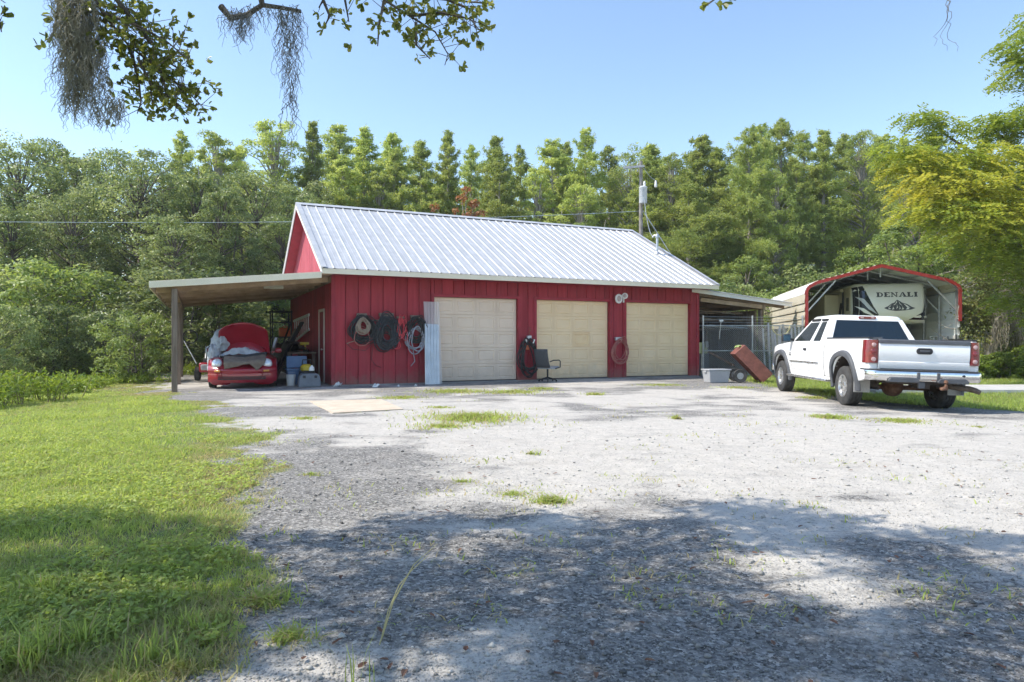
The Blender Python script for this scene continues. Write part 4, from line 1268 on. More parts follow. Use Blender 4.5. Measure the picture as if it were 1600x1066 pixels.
# tailgate
tgp = [(-1.30, 0.735), (-1.335, 0.78), (-1.335, 0.90), (-1.328, 0.905), (-1.345, 1.0), (-1.345, 1.20), (-1.325, 1.235), (-1.27, 1.25), (-1.255, 1.25), (-1.255, 0.735)]
tg = MB().prism(tgp, -0.785, 0.785, 'y').build('tailgate', m_wpaint, TK, bevel=0.008, angle=50)
MB().prism([(-1.355, 1.225), (-1.35, 1.285), (-1.33, 1.30), (-1.25, 1.30), (-1.25, 1.251), (-1.32, 1.238)], -0.787, 0.787, 'y').build('top_cap', m_flare, tg, bevel=0.006)
MB().prism([(-1.352, 0.775), (-1.352, 0.735), (-1.29, 0.735), (-1.29, 0.775)], -0.75, 0.75, 'y').build('lower_trim', m_black, tg)
mb = MB(); mb.M = Matrix.Translation((-1.345, 0.0, 1.10))
mb.prism(arch(-0.09, 0, 0.05, 0.055, 90, 270, 8) + arch(0.09, 0, 0.05, 0.055, -90, 90, 8), -0.018, 0.02, 'x')
h_ = mb.build('handle', m_black, tg, bevel=0.006)
h_.location = (0, 0, 0)
mb = MB(); mb.box(-1.372, -1.355, -0.085, 0.085, 1.085, 1.118); mb.build('handle_paddle', m_flare, tg, bevel=0.006)
# corner posts beside the tailgate, tail lights, valance
for s in (1, -1):
    MB().prism([(-1.30, s * 0.79), (-1.30, s * 0.93), (-1.25, s * 0.972), (-1.14, s * 0.972), (-1.14, s * 0.79)], 0.66, 0.865, 'z').build('bed_corner', m_wpaint, TK, bevel=0.01)
    tl = MB()
    def tfn(i, j, s=s):
        pts = [(-1.265, 0.795), (-1.338, 0.80), (-1.345, 0.86), (-1.325, 0.94), (-1.27, 0.992), (-1.17, 1.002), (-1.15, 0.985)]
        k = i * 6; a = int(min(k, 5)); t = k - a
        x = pts[a][0] * (1 - t) + pts[a + 1][0] * t; y = pts[a][1] * (1 - t) + pts[a + 1][1] * t
        z = 0.868 + j * 0.415
        y -= 0.02 * max(0, j - 0.5) * (i > 0.3)
        return (x, s * y, z)
    tl.grid(tfn, 12, 8)
    o = tl.build('tail_light', m_lampred, TK, True, angle=60)
    for zc, rr in ((1.195, 0.040), (1.075, 0.05), (0.935, 0.042)):
        lens = MB()
        lens.lathe([(rr, 0.0), (rr * 0.92, 0.012), (rr * 0.5, 0.017), (0.0, 0.018)], 18, Matrix.Translation((-1.338, s * 0.872, zc)) @ Matrix.Rotation(-math.pi / 2, 4, 'Y') @ Matrix.Rotation(0, 4, 'Z'))
        lens.build('lamp_lens', m_lampclr if zc != 1.075 else m_lampred, o, True)
    MB().box(-1.30, -1.26, s * 0.787, s * 0.80, 0.868, 1.30).build('gap_strip', m_black, TK)
# rear bumper: chrome bar in three faces, step pads, dark top
bum = MB()
def bfn(i, j):
    y = -1.0 + 2.0 * i
    x0 = -1.50 + 0.02 * abs(y) + 0.20 * max(0, (abs(y) - 0.86) / 0.14) ** 2
    prof = [(0.10, 0.735), (0.0, 0.735), (-0.012, 0.70), (-0.008, 0.60), (0.02, 0.565), (0.10, 0.56)]
    p = prof[int(round(j * 5))]
    return (x0 + p[0], y, p[1])
bum.grid(bfn, 40, 5)
bumper = bum.build('rear_bumper', m_chrome, TK, True, angle=40)
tp = MB(); tp.grid(lambda i, j: (-1.505 + 0.02 * abs(-1 + 2 * i) + 0.2 * max(0, (abs(-1 + 2 * i) - .86) / .14) ** 2 + 0.22 * j, -0.99 + 1.98 * i, 0.742 + 0.012 * (j > 0.2)), 40, 3)
tp.build('bumper_top', m_black, bumper, solid=0.02)
for y0 in (0.42, -0.42):
    st = MB()
    st.prism([(y0 - 0.27, 0.575), (y0 - 0.22, 0.628), (y0 + 0.22, 0.628), (y0 + 0.27, 0.575), (y0 + 0.26, 0.54), (y0 - 0.26, 0.54)], -1.525, -1.36, 'x')
    st.build('step_pad', m_flare, bumper, bevel=0.012)
for y0 in (0.17, -0.17, ):
    MB().box(-1.516, -1.45, y0 - 0.03, y0 + 0.03, 0.60, 0.725).build('bumper_gap', m_flare, bumper, bevel=0.01)
MB().lathe([(0.02, 0), (0.02, 0.01), (0, 0.012)], 12, Matrix.Translation((-1.505, -0.60, 0.68)) @ Matrix.Rotation(-math.pi / 2, 4, 'Y')).build('socket', m_black, bumper)

# greenhouse: framed panes, roof
m_roofp = m_wpaint
fr = MB(); pr = MB(); ps = MB(); pw = MB()
BZ, TZ = 1.235, 1.755
xb0, xb1, xt0, xt1 = 1.02, 3.12, 1.26, 2.40
yb, yt = 0.935, 0.715
QL = [(xb1, yb, BZ), (xb0, yb, BZ), (xt0, yt, TZ), (xt1, yt, TZ)]
# rear face
framed(fr, pr, [(xb0, yb, BZ), (xb0, -yb, BZ), (xt0, -yt, TZ), (xt0, yt, TZ)], 0.065, 0.935, 0.05, 0.93, 0.012)
# windscreen
framed(fr, pw, [(xb1, -yb, BZ), (xb1, yb, BZ), (xt1, yt, TZ), (xt1, -yt, TZ)], 0.05, 0.95, 0.06, 0.94, 0.012)
for s in (1, -1):
    xm_b, xm_t = 1.86, 1.80
    qa = [(xb1, yb, BZ), (xm_b, yb, BZ), (xm_t, yt, TZ), (xt1, yt, TZ)]
    qb = [(xm_b, yb, BZ), (xb0, yb, BZ), (xt0, yt, TZ), (xm_t, yt, TZ)]
    for q, a in ((qa, (0.10, 0.93, 0.04, 0.86)), (qb, (0.10, 0.62, 0.04, 0.86))):
        q = [Vector((p[0], s * p[1], p[2])) for p in q]
        if s < 0:
            q = [q[1], q[0], q[3], q[2]]
            ps = MB(); framed(fr, ps, q, 1 - a[1], 1 - a[0], a[2], a[3], 0.012)
        else:
            ps = MB(); framed(fr, ps, q, a[0], a[1], a[2], a[3], 0.012)
        ps.build('side_window', m_clearg, TK)
fr.build('cab_frame', m_wpaint, TK, True, angle=30)
rf = MB()
rings = [(TZ, 0.0, 0.0), (TZ + 0.035, 0.01, 0.012), (TZ + 0.065, 0.05, 0.05), (TZ + 0.082, 0.16, 0.16), (TZ + 0.088, 0.45, 0.5)]
vs_ = []; fs = []
for (z, ix, iy) in rings:
    x0, x1, w = xt0 + ix, xt1 - ix, yt - iy
    c = 0.05
    vs_ += [(x0 + c, -w, z), (x0, -w + c, z), (x0, w - c, z), (x0 + c, w, z), (x1 - c, w, z), (x1, w - c, z), (x1, -w + c, z), (x1 - c, -w, z)]
for r in range(len(rings) - 1):
    for j in range(8):
        fs.append((r * 8 + j, r * 8 + (j + 1) % 8, r * 8 + 8 + (j + 1) % 8, r * 8 + 8 + j))
fs.append(tuple(range(len(vs_) - 8, len(vs_))))
rf.add(vs_, fs)
rf.build('roof', m_wpaint, TK, True, angle=60)
pr.build('rear_window', m_tint, TK); pw.build('windscreen', m_clearg, TK)
# drip visors over the side windows
for s in (1, -1):
    MB().bar((2.36, s * 0.732, 1.73), (1.86, s * 0.744, 1.735), 0.03, 0.05).build('window_visor', m_black, TK)
    MB().bar((1.74, s * 0.742, 1.728), (1.42, s * 0.742, 1.725), 0.03, 0.045).build('window_visor', m_black, TK)
bl = MB(); bl.prism(arch(-0.15, 0, 0.03, 0.03, 90, 270, 6) + arch(0.15, 0, 0.03, 0.03, -90, 90, 6), xt0 - 0.016, xt0 + 0.05, 'x')
b_ = bl.build('brake_light', m_lampred, TK, bevel=0.006); b_.location.z = TZ + 0.025
for y0 in (0.11, -0.11):
    MB().box(xt0 - 0.019, xt0 + 0.0, y0 - 0.032, y0 + 0.032, TZ + 0.008, TZ + 0.042).build('lens', m_lampclr, b_, bevel=0.004).location.z = -TZ - 0.025
# interior: bench seats and dash
it = MB()
for y0 in (0.42, -0.42):
    it.box(1.78, 1.92, y0 - 0.27, y0 + 0.27, 0.75, 1.38).box(1.8, 1.88, y0 - 0.13, y0 + 0.13, 1.40, 1.56)
it.box(1.12, 1.22, -0.8, 0.8, 0.8, 1.30).box(2.8, 3.05, -0.85, 0.85, 1.1, 1.25)
it.build('seats', m_seat, TK, bevel=0.03)
# wheel tool and box lying in the bed, seen against the rear window
MB().bar((0.5, 0.65, 1.30), (0.45, 0.05, 1.345), 0.05, 0.045).build('bed_bar', m_flare, TK)
MB().bar((0.6, 0.62, 1.325), (0.2, 0.1, 1.31), 0.04, 0.03).build('bed_bar', m_flare, TK)
# doors: seams, handle, moulding, badge
for s in (1, -1):
    def sk(x, z, o=0.002): return s * (tprof(x, z) + o)
    for xa, z0, z1 in ((1.84, 0.60, 1.235), (2.98, 0.66, 1.20), (0.981, 0.52, 1.30)):
        sm = MB()
        n = 8
        for k in range(n):
            za, zb = z0 + (z1 - z0) * k / n, z0 + (z1 - z0) * (k + 1) / n
            sm.add([(xa - 0.006, sk(xa, za), za), (xa + 0.006, sk(xa, za), za), (xa + 0.006, sk(xa, zb), zb), (xa - 0.006, sk(xa, zb), zb)], [(0, 1, 2, 3)])
        sm.build('door_seam', m_seam, TK)
    for za, xa, xb in ((0.60, 1.1, 3.0), (0.905, -1.15, -0.68), (0.905, 0.62, 0.95), (0.905, 1.05, 3.15)):
        sm = MB(); sm.add([(xa, sk(xa, za - 0.005), za - 0.005), (xb, sk(xb, za - 0.005), za - 0.005), (xb, sk(xb, za + 0.005), za + 0.005), (xa, sk(xa, za + 0.005), za + 0.005)], [(0, 1, 2, 3)])
        sm.build('body_crease', mat('crease_grey', (0.42, 0.42, 0.42), rough=0.5), TK)
    mo = MB(); mo.box(1.25, 3.05, s * 0.985, s * 1.005, 0.77, 0.805)
    mo.build('side_moulding', m_alloy, TK, bevel=0.006)
    MB().box(2.0, 2.16, s * 0.975, s * 1.012, 1.045, 1.10).build('door_handle', m_black, TK, bevel=0.018)
    MB().box(3.02, 3.10, s * 0.98, s * 0.996, 0.955, 0.985).build('badge', m_badge, TK)
    MB().box(2.98, 3.14, s * 0.98, s * 0.996, 0.918, 0.942).build('badge', m_badge, TK)
    # running board
    MB().bar((0.72, s * 0.97, 0.445), (3.12, s * 0.97, 0.455), 0.15, 0.05).build('running_board', m_alloy, TK, bevel=0.015)
    MB().box(0.7, 3.15, s * 0.86, s * 0.93, 0.47, 0.52).build('rocker', m_wdirty, TK)
    # mirrors
    mi = MB(); mi.box(2.98, 3.09, s * 1.10 - 0.10, s * 1.10 + 0.10, 1.24, 1.42)
    mo_ = mi.build('mirror', m_black, TK, bevel=0.03)
    MB().box(2.972, 2.979, s * 1.10 - 0.082, s * 1.10 + 0.082, 1.26, 1.40).build('mirror_glass', mat('mirror_glass', (0.25, 0.4, 0.5), rough=0.05, metal=0.9), mo_)
    MB().bar((3.02, s * 0.92, 1.28), (3.04, s * 1.02, 1.30), 0.06, 0.06).build('mirror_arm', m_black, mo_)
    # mud flap behind the rear wheel
    MB().box(-0.56, -0.545, s * 0.70, s * 0.99, 0.30, 0.62).build('mud_flap', mat('flap_grey', (0.30, 0.30, 0.29), (0.42, 0.41, 0.39), scale=60, rough=0.6), TK)
for s in (1, -1):
    wheel(TK, (0, s * 0.85, 0.385), s, 0.385, 0.255, 0.215)
    wheel(TK, (WB, s * 0.86, 0.385), s, 0.385, 0.255, 0.215)
# front: grille guard and bumper end seen past the fender
gg = MB(); gg.tube([(4.62, 0.80, 0.55), (4.72, 0.82, 0.75), (4.74, 0.82, 1.0), (4.66, 0.80, 1.12)], 0.03, 8).tube([(4.62, -0.80, 0.55), (4.72, -0.82, 0.75), (4.74, -0.82, 1.0), (4.66, -0.80, 1.12)], 0.03, 8)
gg.tube([(4.74, 0.82, 0.95), (4.78, 0, 0.98), (4.74, -0.82, 0.95)], 0.03, 8)
gg.build('brush_guard', m_chrome, TK, True)
MB().box(4.55, 4.68, -0.93, 0.93, 0.50, 0.68).build('front_bumper', m_chrome, TK, bevel=0.03)
# chassis
ch = MB()
for y0 in (0.48, -0.48): ch.box(-1.3, 4.4, y0 - 0.05, y0 + 0.05, 0.50, 0.64)
for xx in (-1.1, 0.75, 2.2): ch.box(xx, xx + 0.1, -0.5, 0.5, 0.52, 0.62)
ch.box(1.0, 3.2, -0.42, 0.42, 0.42, 0.6)
ch.build('chassis', m_under, TK)
ax = MB(); ax.tube([(0, -0.75, 0.385), (0, 0.75, 0.385)], 0.05, 10)
ax.lathe([(0.0, -0.2), (0.12, -0.16), (0.19, -0.05), (0.19, 0.05), (0.12, 0.16), (0.0, 0.2)], 18, Matrix.Translation((-0.03, 0.05, 0.40)) @ Matrix.Rotation(math.pi / 2, 4, 'Y'))
MB().tube([(WB, -0.75, 0.40), (WB, 0.75, 0.40)], 0.05, 10).build('axle', m_under, TK, True)
ax.build('axle', m_rust, TK, True)
for y0 in (0.55, -0.55):
    MB().tube([(-0.75, y0, 0.56), (-0.4, y0, 0.44), (0, y0, 0.41), (0.4, y0, 0.45), (0.75, y0, 0.56)], 0.035, 6).build('leaf_spring', m_under, TK)
hi_ = MB(); hi_.box(-1.42, -1.05, -0.07, 0.07, 0.43, 0.53).box(-1.38, -1.30, -0.45, 0.45, 0.50, 0.56)
hi_.build('hitch_receiver', m_under, TK)
MB().box(-1.46, -1.40, 0.03, 0.14, 0.44, 0.55).build('wiring_plug', m_flare, TK, bevel=0.008)
bl_ = MB(); bl_.tube([(-1.40, -0.26, 0.46), (-1.60, -0.26, 0.46)], 0.03, 8)
bl_.lathe([(0.03, 0), (0.03, 0.03), (0.018, 0.04), (0.018, 0.06), (0.034, 0.075), (0.036, 0.10), (0.02, 0.125), (0, 0.128)], 14, Matrix.Translation((-1.58, -0.26, 0.48)))
bl_.lathe([(0.045, 0), (0.05, 0.03), (0.03, 0.05)], 12, Matrix.Translation((-1.60, -0.20, 0.43)))
bl_.build('tow_ball', m_rust, TK, True)
ex = MB(); ex.tube([(0.6, -0.62, 0.46), (-0.5, -0.6, 0.50), (-1.0, -0.62, 0.47), (-1.22, -0.72, 0.455), (-1.28, -0.82, 0.45), (-1.31, -0.91, 0.425), (-1.33, -0.98, 0.39)], [0.05, 0.05, 0.05, 0.052, 0.053, 0.05, 0.04], 12)
ex.build('exhaust_pipe', mat('exhaust_steel', (0.10, 0.075, 0.06), (0.2, 0.16, 0.13), scale=10, rough=0.7, metal=0.3), TK, True)

# short rear overhang: slide the tail forward behind the rear arch
def tail_shift(o):
    if o.type == 'MESH':
        for v in o.data.vertices:
            x = v.co.x + o.location.x
            if x < -0.66: v.co.x += 0.27 * min(1.0, (-0.66 - x) / 0.36)
    for c in o.children: tail_shift(c)
tail_shift(TK)
# ------------------------------------------------------------------ metal carport with a travel trailer in it
CPO = Vector((10.56, 24.5, -0.02)); CA = math.atan2(-0.2079, 0.978)
CP = thing('metal_carport', 'tan metal carport with red trim and open front over a travel trailer', 'carport', CPO, CA)
m_tan = mat('tan_sheet', (0.50, 0.455, 0.35), (0.57, 0.52, 0.41), scale=2, rough=0.5, rand=0.03)
m_in = mat('sheet_inside', (0.80, 0.82, 0.82), (0.86, 0.88, 0.88), scale=2, rough=0.5, metal=0.2, rand=0.03)
m_rtrim = mat('carport_red', (0.29, 0.026, 0.024), (0.38, 0.045, 0.04), scale=6, rough=0.5)
CW, CLN = 4.885, 12.0
def cprof():
    """outline of a bow from the left leg over the ridge to the right leg"""
    P = [(0, 2.95)]
    for a in (24, 46): P.append((0.36 - 0.36 * math.cos(R(a)), 2.95 + 0.40 * math.sin(R(a))))
    P += [(0.36, 3.38), (CW / 2, 3.93)]
    return P + [(CW - x, z) for x, z in P[::-1][1:]]
CPf = cprof()
# horizontal sheet strips on the walls
def strips(xc, zlist, m, nm, out):
    wall = MB().bar((xc - out * 0.012, 0.05, zlist[-1] - 0.02), (xc - out * 0.012, CLN, zlist[-1] - 0.02), 0.02, 0.04).build(nm, m_galv, CP)
    for a, b in zip(zlist[:-1], zlist[1:]):
        mb = MB()
        h = b - a
        pr_ = [(-out * 0.01, a), (out * 0.040, a + 0.003), (out * 0.036, a + h * 0.25), (out * 0.004, b - 0.03), (-out * 0.01, b - 0.002)]
        k = len(pr_)
        mb.add([(xc + p, 0.0, z) for p, z in pr_] + [(xc + p, CLN, z) for p, z in pr_], [(i, i + 1, k + i + 1, k + i) for i in range(k - 1)])
        mb.build('panel', m, wall, solid=0.003)
strips(-0.02, [1.80, 2.08, 2.36, 2.64, 3.0], m_tan, 'left_wall', -1)
strips(CW + 0.02, [0.35, 0.63, 0.91, 1.19, 1.47, 1.75, 2.03, 2.31, 2.59, 3.0], m_in, 'right_wall', 1)
# roof sheets, following the bow outline
rs = MB()
k = len(CPf)
off = [(x + (x - CW / 2) * 0.012, z + 0.02) for x, z in CPf]
rs.add([(x, -0.12, z) for x, z in off] + [(x, CLN + 0.1, z) for x, z in off], [(i, i + 1, k + i + 1, k + i) for i in range(k - 1)])
croof = rs.build('roof', m_in, CP, solid=0.006)
for s in range(10):
    for half in (0, 1):
        t0, t1 = s / 10, (s + 1) / 10
        x0 = 0.36 + (CW / 2 - 0.36) * t0; x1 = 0.36 + (CW / 2 - 0.36) * t1
        z0 = 3.38 + 0.55 * t0; z1 = 3.38 + 0.55 * t1
        if half: x0, x1 = CW - x0, CW - x1
        mb = MB()
        mb.add([(x0, -0.12, z0 + 0.030), (x0, CLN + .1, z0 + 0.030), (x1, CLN + .1, z1 + 0.030), (x1, -0.12, z1 + 0.030),
                (x0 + (x1 - x0) * .12, -0.12, z0 + 0.055 + (z1 - z0) * .12), (x0 + (x1 - x0) * .12, CLN + .1, z0 + 0.055 + (z1 - z0) * .12)], [(0, 1, 5, 4), (4, 5, 2, 3)])
        mb.build('roof_panel', m_tan, croof)
for sx in (0, 1):   # bent eave sheet outside
    mb = MB()
    pts = [(x - 0.012, z + 0.008) for x, z in CPf[:4]]
    if sx: pts = [(CW - x, z) for x, z in pts]
    mb.add([(x, -0.12, z + .02) for x, z in pts] + [(x, CLN + .1, z + .02) for x, z in pts], [(i, i + 1, 5 + i, 4 + i) for i in range(3)])
    mb.build('eave_sheet', m_tan, croof)
# red edge trim
tr = MB()
for (a, b) in zip(CPf[:-1], CPf[1:]):
    A = Vector((a[0] + (a[0] - CW / 2) * .014, -0.135, a[1] - 0.03)); B = Vector((b[0] + (b[0] - CW / 2) * .014, -0.135, b[1] - 0.03))
    tr.bar(A, B, 0.035, 0.11, (0, 0, 1) if abs(b[0] - a[0]) > 0.05 else (1, 0, 0))
tr.build('edge_trim', m_rtrim, CP)
MB().box(-0.06, 0.04, -0.15, -0.115, 1.75, 2.97).build('corner_trim', m_rtrim, CP)
MB().box(CW - 0.03, CW + 0.07, -0.15, -0.115, 1.95, 2.97).build('corner_trim', m_rtrim, CP)
# bows, legs, braces
for i in range(9):
    y = 0.02 + i * 1.48
    bo = MB()
    for (a, b) in zip(CPf[:-1], CPf[1:]):
        bo.bar((a[0] if a[0] else .04, y, a[1] - 0.05), (b[0] if b[0] else .04, y, b[1] - 0.05), 0.06, 0.06)
    bo.box(0.01, 0.07, y - 0.03, y + 0.03, -0.1, 2.95).box(CW - 0.07, CW - 0.01, y - 0.03, y + 0.03, -0.1, 2.95)
    bo.build('bow', m_galv, CP)
    if i in (0, 1, 5):
        for a, b in (((0.06, y, 2.35), (0.98, y, 3.42)), ((CW - 0.06, y, 2.35), (CW - 0.98, y, 3.42)), ((CW / 2, y, 3.52), (CW / 2, y, 3.86))):
            MB().bar(a, b, 0.045, 0.045).build('brace', m_galv, CP)
for x in (1.2, 2.0, 2.9, 3.7):
    zz = 3.38 + 0.55 * (min(x, CW - x) - 0.36) / (CW / 2 - 0.36) - 0.03
    MB().box(x - 0.03, x + 0.03, 0.05, CLN, zz - 0.05, zz).build('purlin', m_galv, CP)

# travel trailer ---------------------------------------------------------
RVX, RVY, RW = 1.82, 0.75, 2.52
c_, s_ = math.cos(CA), math.sin(CA)
RVO = CPO + Vector((RVX * c_ - RVY * s_, RVX * s_ + RVY * c_, 0))
RV = thing('travel_trailer', 'cream fifth-wheel travel trailer with DENALI lettering parked under the carport', 'trailer', RVO, CA)
m_rvw = mat('trailer_white', (0.84, 0.83, 0.78), (0.88, 0.87, 0.83), scale=2, rough=0.3, coat=0.4)
m_rvc = mat('trailer_cream', (0.66, 0.59, 0.43), (0.72, 0.65, 0.49), scale=2, rough=0.4)
m_navy = mat('trailer_navy', (0.010, 0.013, 0.022), (0.018, 0.022, 0.035), scale=4, rough=0.2, coat=0.5)
m_silver = mat('trailer_silver', (0.45, 0.48, 0.52), (0.58, 0.61, 0.65), scale=4, rough=0.3)
m_letter = mat('letter_grey', (0.06, 0.065, 0.08), (0.09, 0.095, 0.11), scale=10, rough=0.4)
# nose section overhanging, main box behind: outline in (y, z)
def nose(t):      # front outline, t 0..1 from bottom to top
    return [(0.42, 1.92), (0.22, 2.0), (0.06, 2.14), (0.0, 2.4), (0.02, 2.8), (0.08, 3.12), (0.22, 3.30), (0.45, 3.38)]
out = nose(0) + [(9.2, 3.45), (9.2, 0.75), (2.9, 0.75), (2.6, 1.92)]
bm = bmesh.new()
n = len(out)
XS = [0, 0.05, 0.16, 0.34, RW / 2, RW - 0.34, RW - 0.16, RW - 0.05, RW]
def rvin(x):
    d = min(x, RW - x)
    return 0.42 * max(0, 1 - d / 0.34) ** 2.2
rows = []
for x in XS:
    rows.append([bm.verts.new((x, y + (rvin(x) if y < 0.6 else 0) * (1 if y < 0.3 else 0.6), z - (0.10 * max(0, 1 - min(x, RW - x) / 0.16) if z > 3.25 else 0))) for (y, z) in out])
for a, b in zip(rows[:-1], rows[1:]):
    for i in range(n):
        j = (i + 1) % n
        bm.faces.new((a[i], a[j], b[j], b[i]))
bm.faces.new(rows[0]); bm.faces.new(rows[-1][::-1])
bmesh.ops.recalc_face_normals(bm, faces=bm.faces)
bm_obj('shell', bm, m_rvw, RV, 0.0, True, 40)
def ny(x, z):
    """y of the nose skin"""
    base = interp(z, [(p[1], p[0]) for p in nose(0)])
    return base + rvin(x) * 1.0
def decal(name, poly, m, off, parent=RV, sub=6):
    """flat print laid on the nose: a polygon in (x, z) cut fine enough to follow the skin"""
    bm = bmesh.new()
    bm.faces.new([bm.verts.new((p[0], 0, p[1])) for p in poly])
    for x in np.arange(0.04, RW, 0.10):
        bmesh.ops.bisect_plane(bm, geom=bm.verts[:] + bm.edges[:] + bm.faces[:], plane_co=(x, 0, 0), plane_no=(1, 0, 0))
    for z in np.arange(2.0, 3.4, 0.10):
        bmesh.ops.bisect_plane(bm, geom=bm.verts[:] + bm.edges[:] + bm.faces[:], plane_co=(0, 0, z), plane_no=(0, 0, 1))
    for v in bm.verts: v.co.y = ny(v.co.x, v.co.z) - off
    return bm_obj(name, bm, m, parent, 0, False)
# cream left flank with its slide-out
MB().box(-0.012, 0.0, 0.62, 9.1, 1.95, 3.28).build('side_panel', m_rvc, RV)
MB().box(-0.55, -0.013, 2.2, 5.2, 1.2, 3.1).build('slide_out', m_rvc, RV, bevel=0.03)
MB().tube([(-0.12, 1.3, 3.2), (-0.12, 6.5, 3.2)], 0.07, 10).build('awning', mat('awning_cloth', (0.40, 0.36, 0.27), rough=0.7), RV, True)
aw = MB(); aw.bar((-0.06, 1.45, 3.18), (-0.05, 1.45, 1.3), 0.06, 0.06); aw.build('awning_arm', m_black, RV)
MB().box(-0.022, -0.013, 0.80, 1.15, 2.40, 2.90).build('side_window', m_tint, RV, bevel=0.01)
for q in ([(-0.016, 1.65, 2.75), (-0.016, 2.15, 2.0)], [(-0.016, 1.85, 2.75), (-0.016, 2.19, 2.2)]):
    MB().bar(q[0], q[1], 0.008, 0.07, (1, 0, 0)).build('stripe', m_navy, RV)
# dark swooshes either side of the white nose
decal('swoosh', [(0.012, 3.25), (0.30, 3.28), (0.42, 2.95), (0.60, 2.55), (0.80, 2.22), (0.62, 2.05), (0.02, 2.02)], m_navy, 0.004)
decal('swoosh', [(RW - 0.012, 3.24), (RW - 0.20, 3.22), (RW - 0.20, 2.6), (RW - 0.28, 2.3), (RW - 0.7, 2.04), (RW - 0.02, 2.02)], m_navy, 0.004)
decal('swoosh_highlight', [(0.06, 2.90), (0.30, 2.80), (0.66, 2.35), (0.78, 2.22), (0.45, 2.42)], m_silver, 0.008)
decal('swoosh_highlight', [(0.05, 2.55), (0.30, 2.45), (0.72, 2.14), (0.30, 2.30)], m_rvw, 0.008)
decal('swoosh_highlight', [(RW - 0.20, 2.32), (RW - 0.03, 2.72), (RW - 0.03, 2.58), (RW - 0.26, 2.26)], m_silver, 0.008)
# DENALI in slab serif capitals
def letter(ch):
    st, th, sf = 0.062, 0.030, 0.028     # stem, thin stroke, serif height (unit height .2)
    H, W_ = 0.2, 0.17
    S = lambda x: [(x - .018, 0), (x + st + .018, 0), (x + st + .018, sf), (x - .018, sf)]
    T = lambda x: [(x - .018, H - sf), (x + st + .018, H - sf), (x + st + .018, H), (x - .018, H)]
    stem = lambda x: [(x, sf), (x + st, sf), (x + st, H - sf), (x, H - sf)]
    if ch == 'D':
        P = [S(0), T(0), stem(0)]
        o = arch(0.07, H / 2, 0.10, H / 2, -90, 90, 10); i = arch(0.07, H / 2, 0.055, H / 2 - th, 90, -90, 10)
        P += [[o[k], o[k + 1], i[10 - k - 1], i[10 - k]] for k in range(10)]
        return P, 0.185
    if ch == 'E':
        return [S(0), T(0), stem(0), [(st, 0), (.15, 0), (.15, .055), (.13, .055), (.12, th), (st, th)], [(st, H), (.145, H), (.145, H - .05), (.125, H - .05), (.115, H - th), (st, H - th)],
                [(st, H / 2 - .012), (.10, H / 2 - .012), (.10, H / 2 + .012), (st, H / 2 + .012)]], 0.165
    if ch == 'N':
        return [[(-.018, 0), (.05, 0), (.05, sf), (-.018, sf)], [(0.004, sf), (.028, sf), (.028, H), (0.004, H)], [(-.02, H), (.03, H), (.16, 0), (.13, 0)], [(-.02, H - sf), (.02, H - sf), (.02, H), (-.02, H)],
                [(.135, 0), (.16, 0), (.16, H), (.135, H)], [(.11, H - sf), (.18, H - sf), (.18, H), (.11, H)]], 0.20
    if ch == 'A':
        return [[(0, sf), (.022, sf), (.095, H), (.07, H)], [(.07, H), (.11, H), (.18, sf), (.12, sf)], [(.04, .06), (.13, .06), (.13, .08), (.04, .08)],
                [(-.025, 0), (.05, 0), (.05, sf), (-.025, sf)], [(.10, 0), (.205, 0), (.205, sf), (.10, sf)]], 0.20
    if ch == 'L':
        return [S(0), T(0), stem(0), [(st, 0), (.14, 0), (.15, .06), (.13, .06), (.115, th), (st, th)]], 0.165
    return [S(0), T(0), stem(0)], 0.085
x = 0
tot = sum(letter(c)[1] for c in 'DENALI') + 0.028 * 5
sc_ = 1.34 / tot
x0 = 0.74
for ch in 'DENALI':
    polys, w = letter(ch)
    mb = MB()
    for p in polys:
        mb.add([(x0 + a * sc_, ny(x0 + a * sc_, 2.86 + b * 0.86) - 0.007, 2.86 + b * 0.86) for a, b in p], [tuple(range(len(p)))])
    mb.build('letter', m_letter, RV)
    x0 += (w + 0.028) * sc_
# mountain emblem
ex0, ez0 = 0.96, 2.40
mt = decal('mountain_emblem', [(ex0, ez0 + .06), (ex0 + .14, ez0 + .13), (ex0 + .25, ez0 + .22), (ex0 + .34, ez0 + .25), (ex0 + .43, ez0 + .36), (ex0 + .50, ez0 + .32), (ex0 + .60, ez0 + .25),
                            (ex0 + .76, ez0 + .20), (ex0 + .92, ez0 + .09), (ex0 + 1.03, ez0 + .05), (ex0 + .9, ez0 + .0), (ex0 + .7, ez0 - .03), (ex0 + .4, ez0 - .05), (ex0 + .15, ez0 - .01)], m_letter, 0.006)
for q in ([(.43, .34), (.38, .22), (.30, .16), (.36, .17), (.43, .26)], [(.47, .31), (.52, .2), (.62, .12), (.55, .2)], [(.25, .2), (.2, .1), (.12, .06), (.2, .13)], [(.64, .22), (.74, .1), (.88, .05), (.76, .15)],
          [(.42, .2), (.46, .08), (.40, .02), (.43, .1)], [(.30, .12), (.34, .02), (.26, .0), (.29, .06)], [(.60, .12), (.66, .02), (.58, .0), (.61, .06)], [(.5, .14), (.55, .04), (.49, .0), (.52, .06)], [(.16, .07), (.24, .03), (.14, .01)], [(.78, .1), (.84, .02), (.72, .0)]):
    decal('snow_patch', [(ex0 + a, ez0 + b) for a, b in q], m_rvw, 0.010, mt)
MB().box(0.3, RW - 0.3, 3.2, 3.3, 0.15, 0.76).build('landing_gear', m_under, RV)
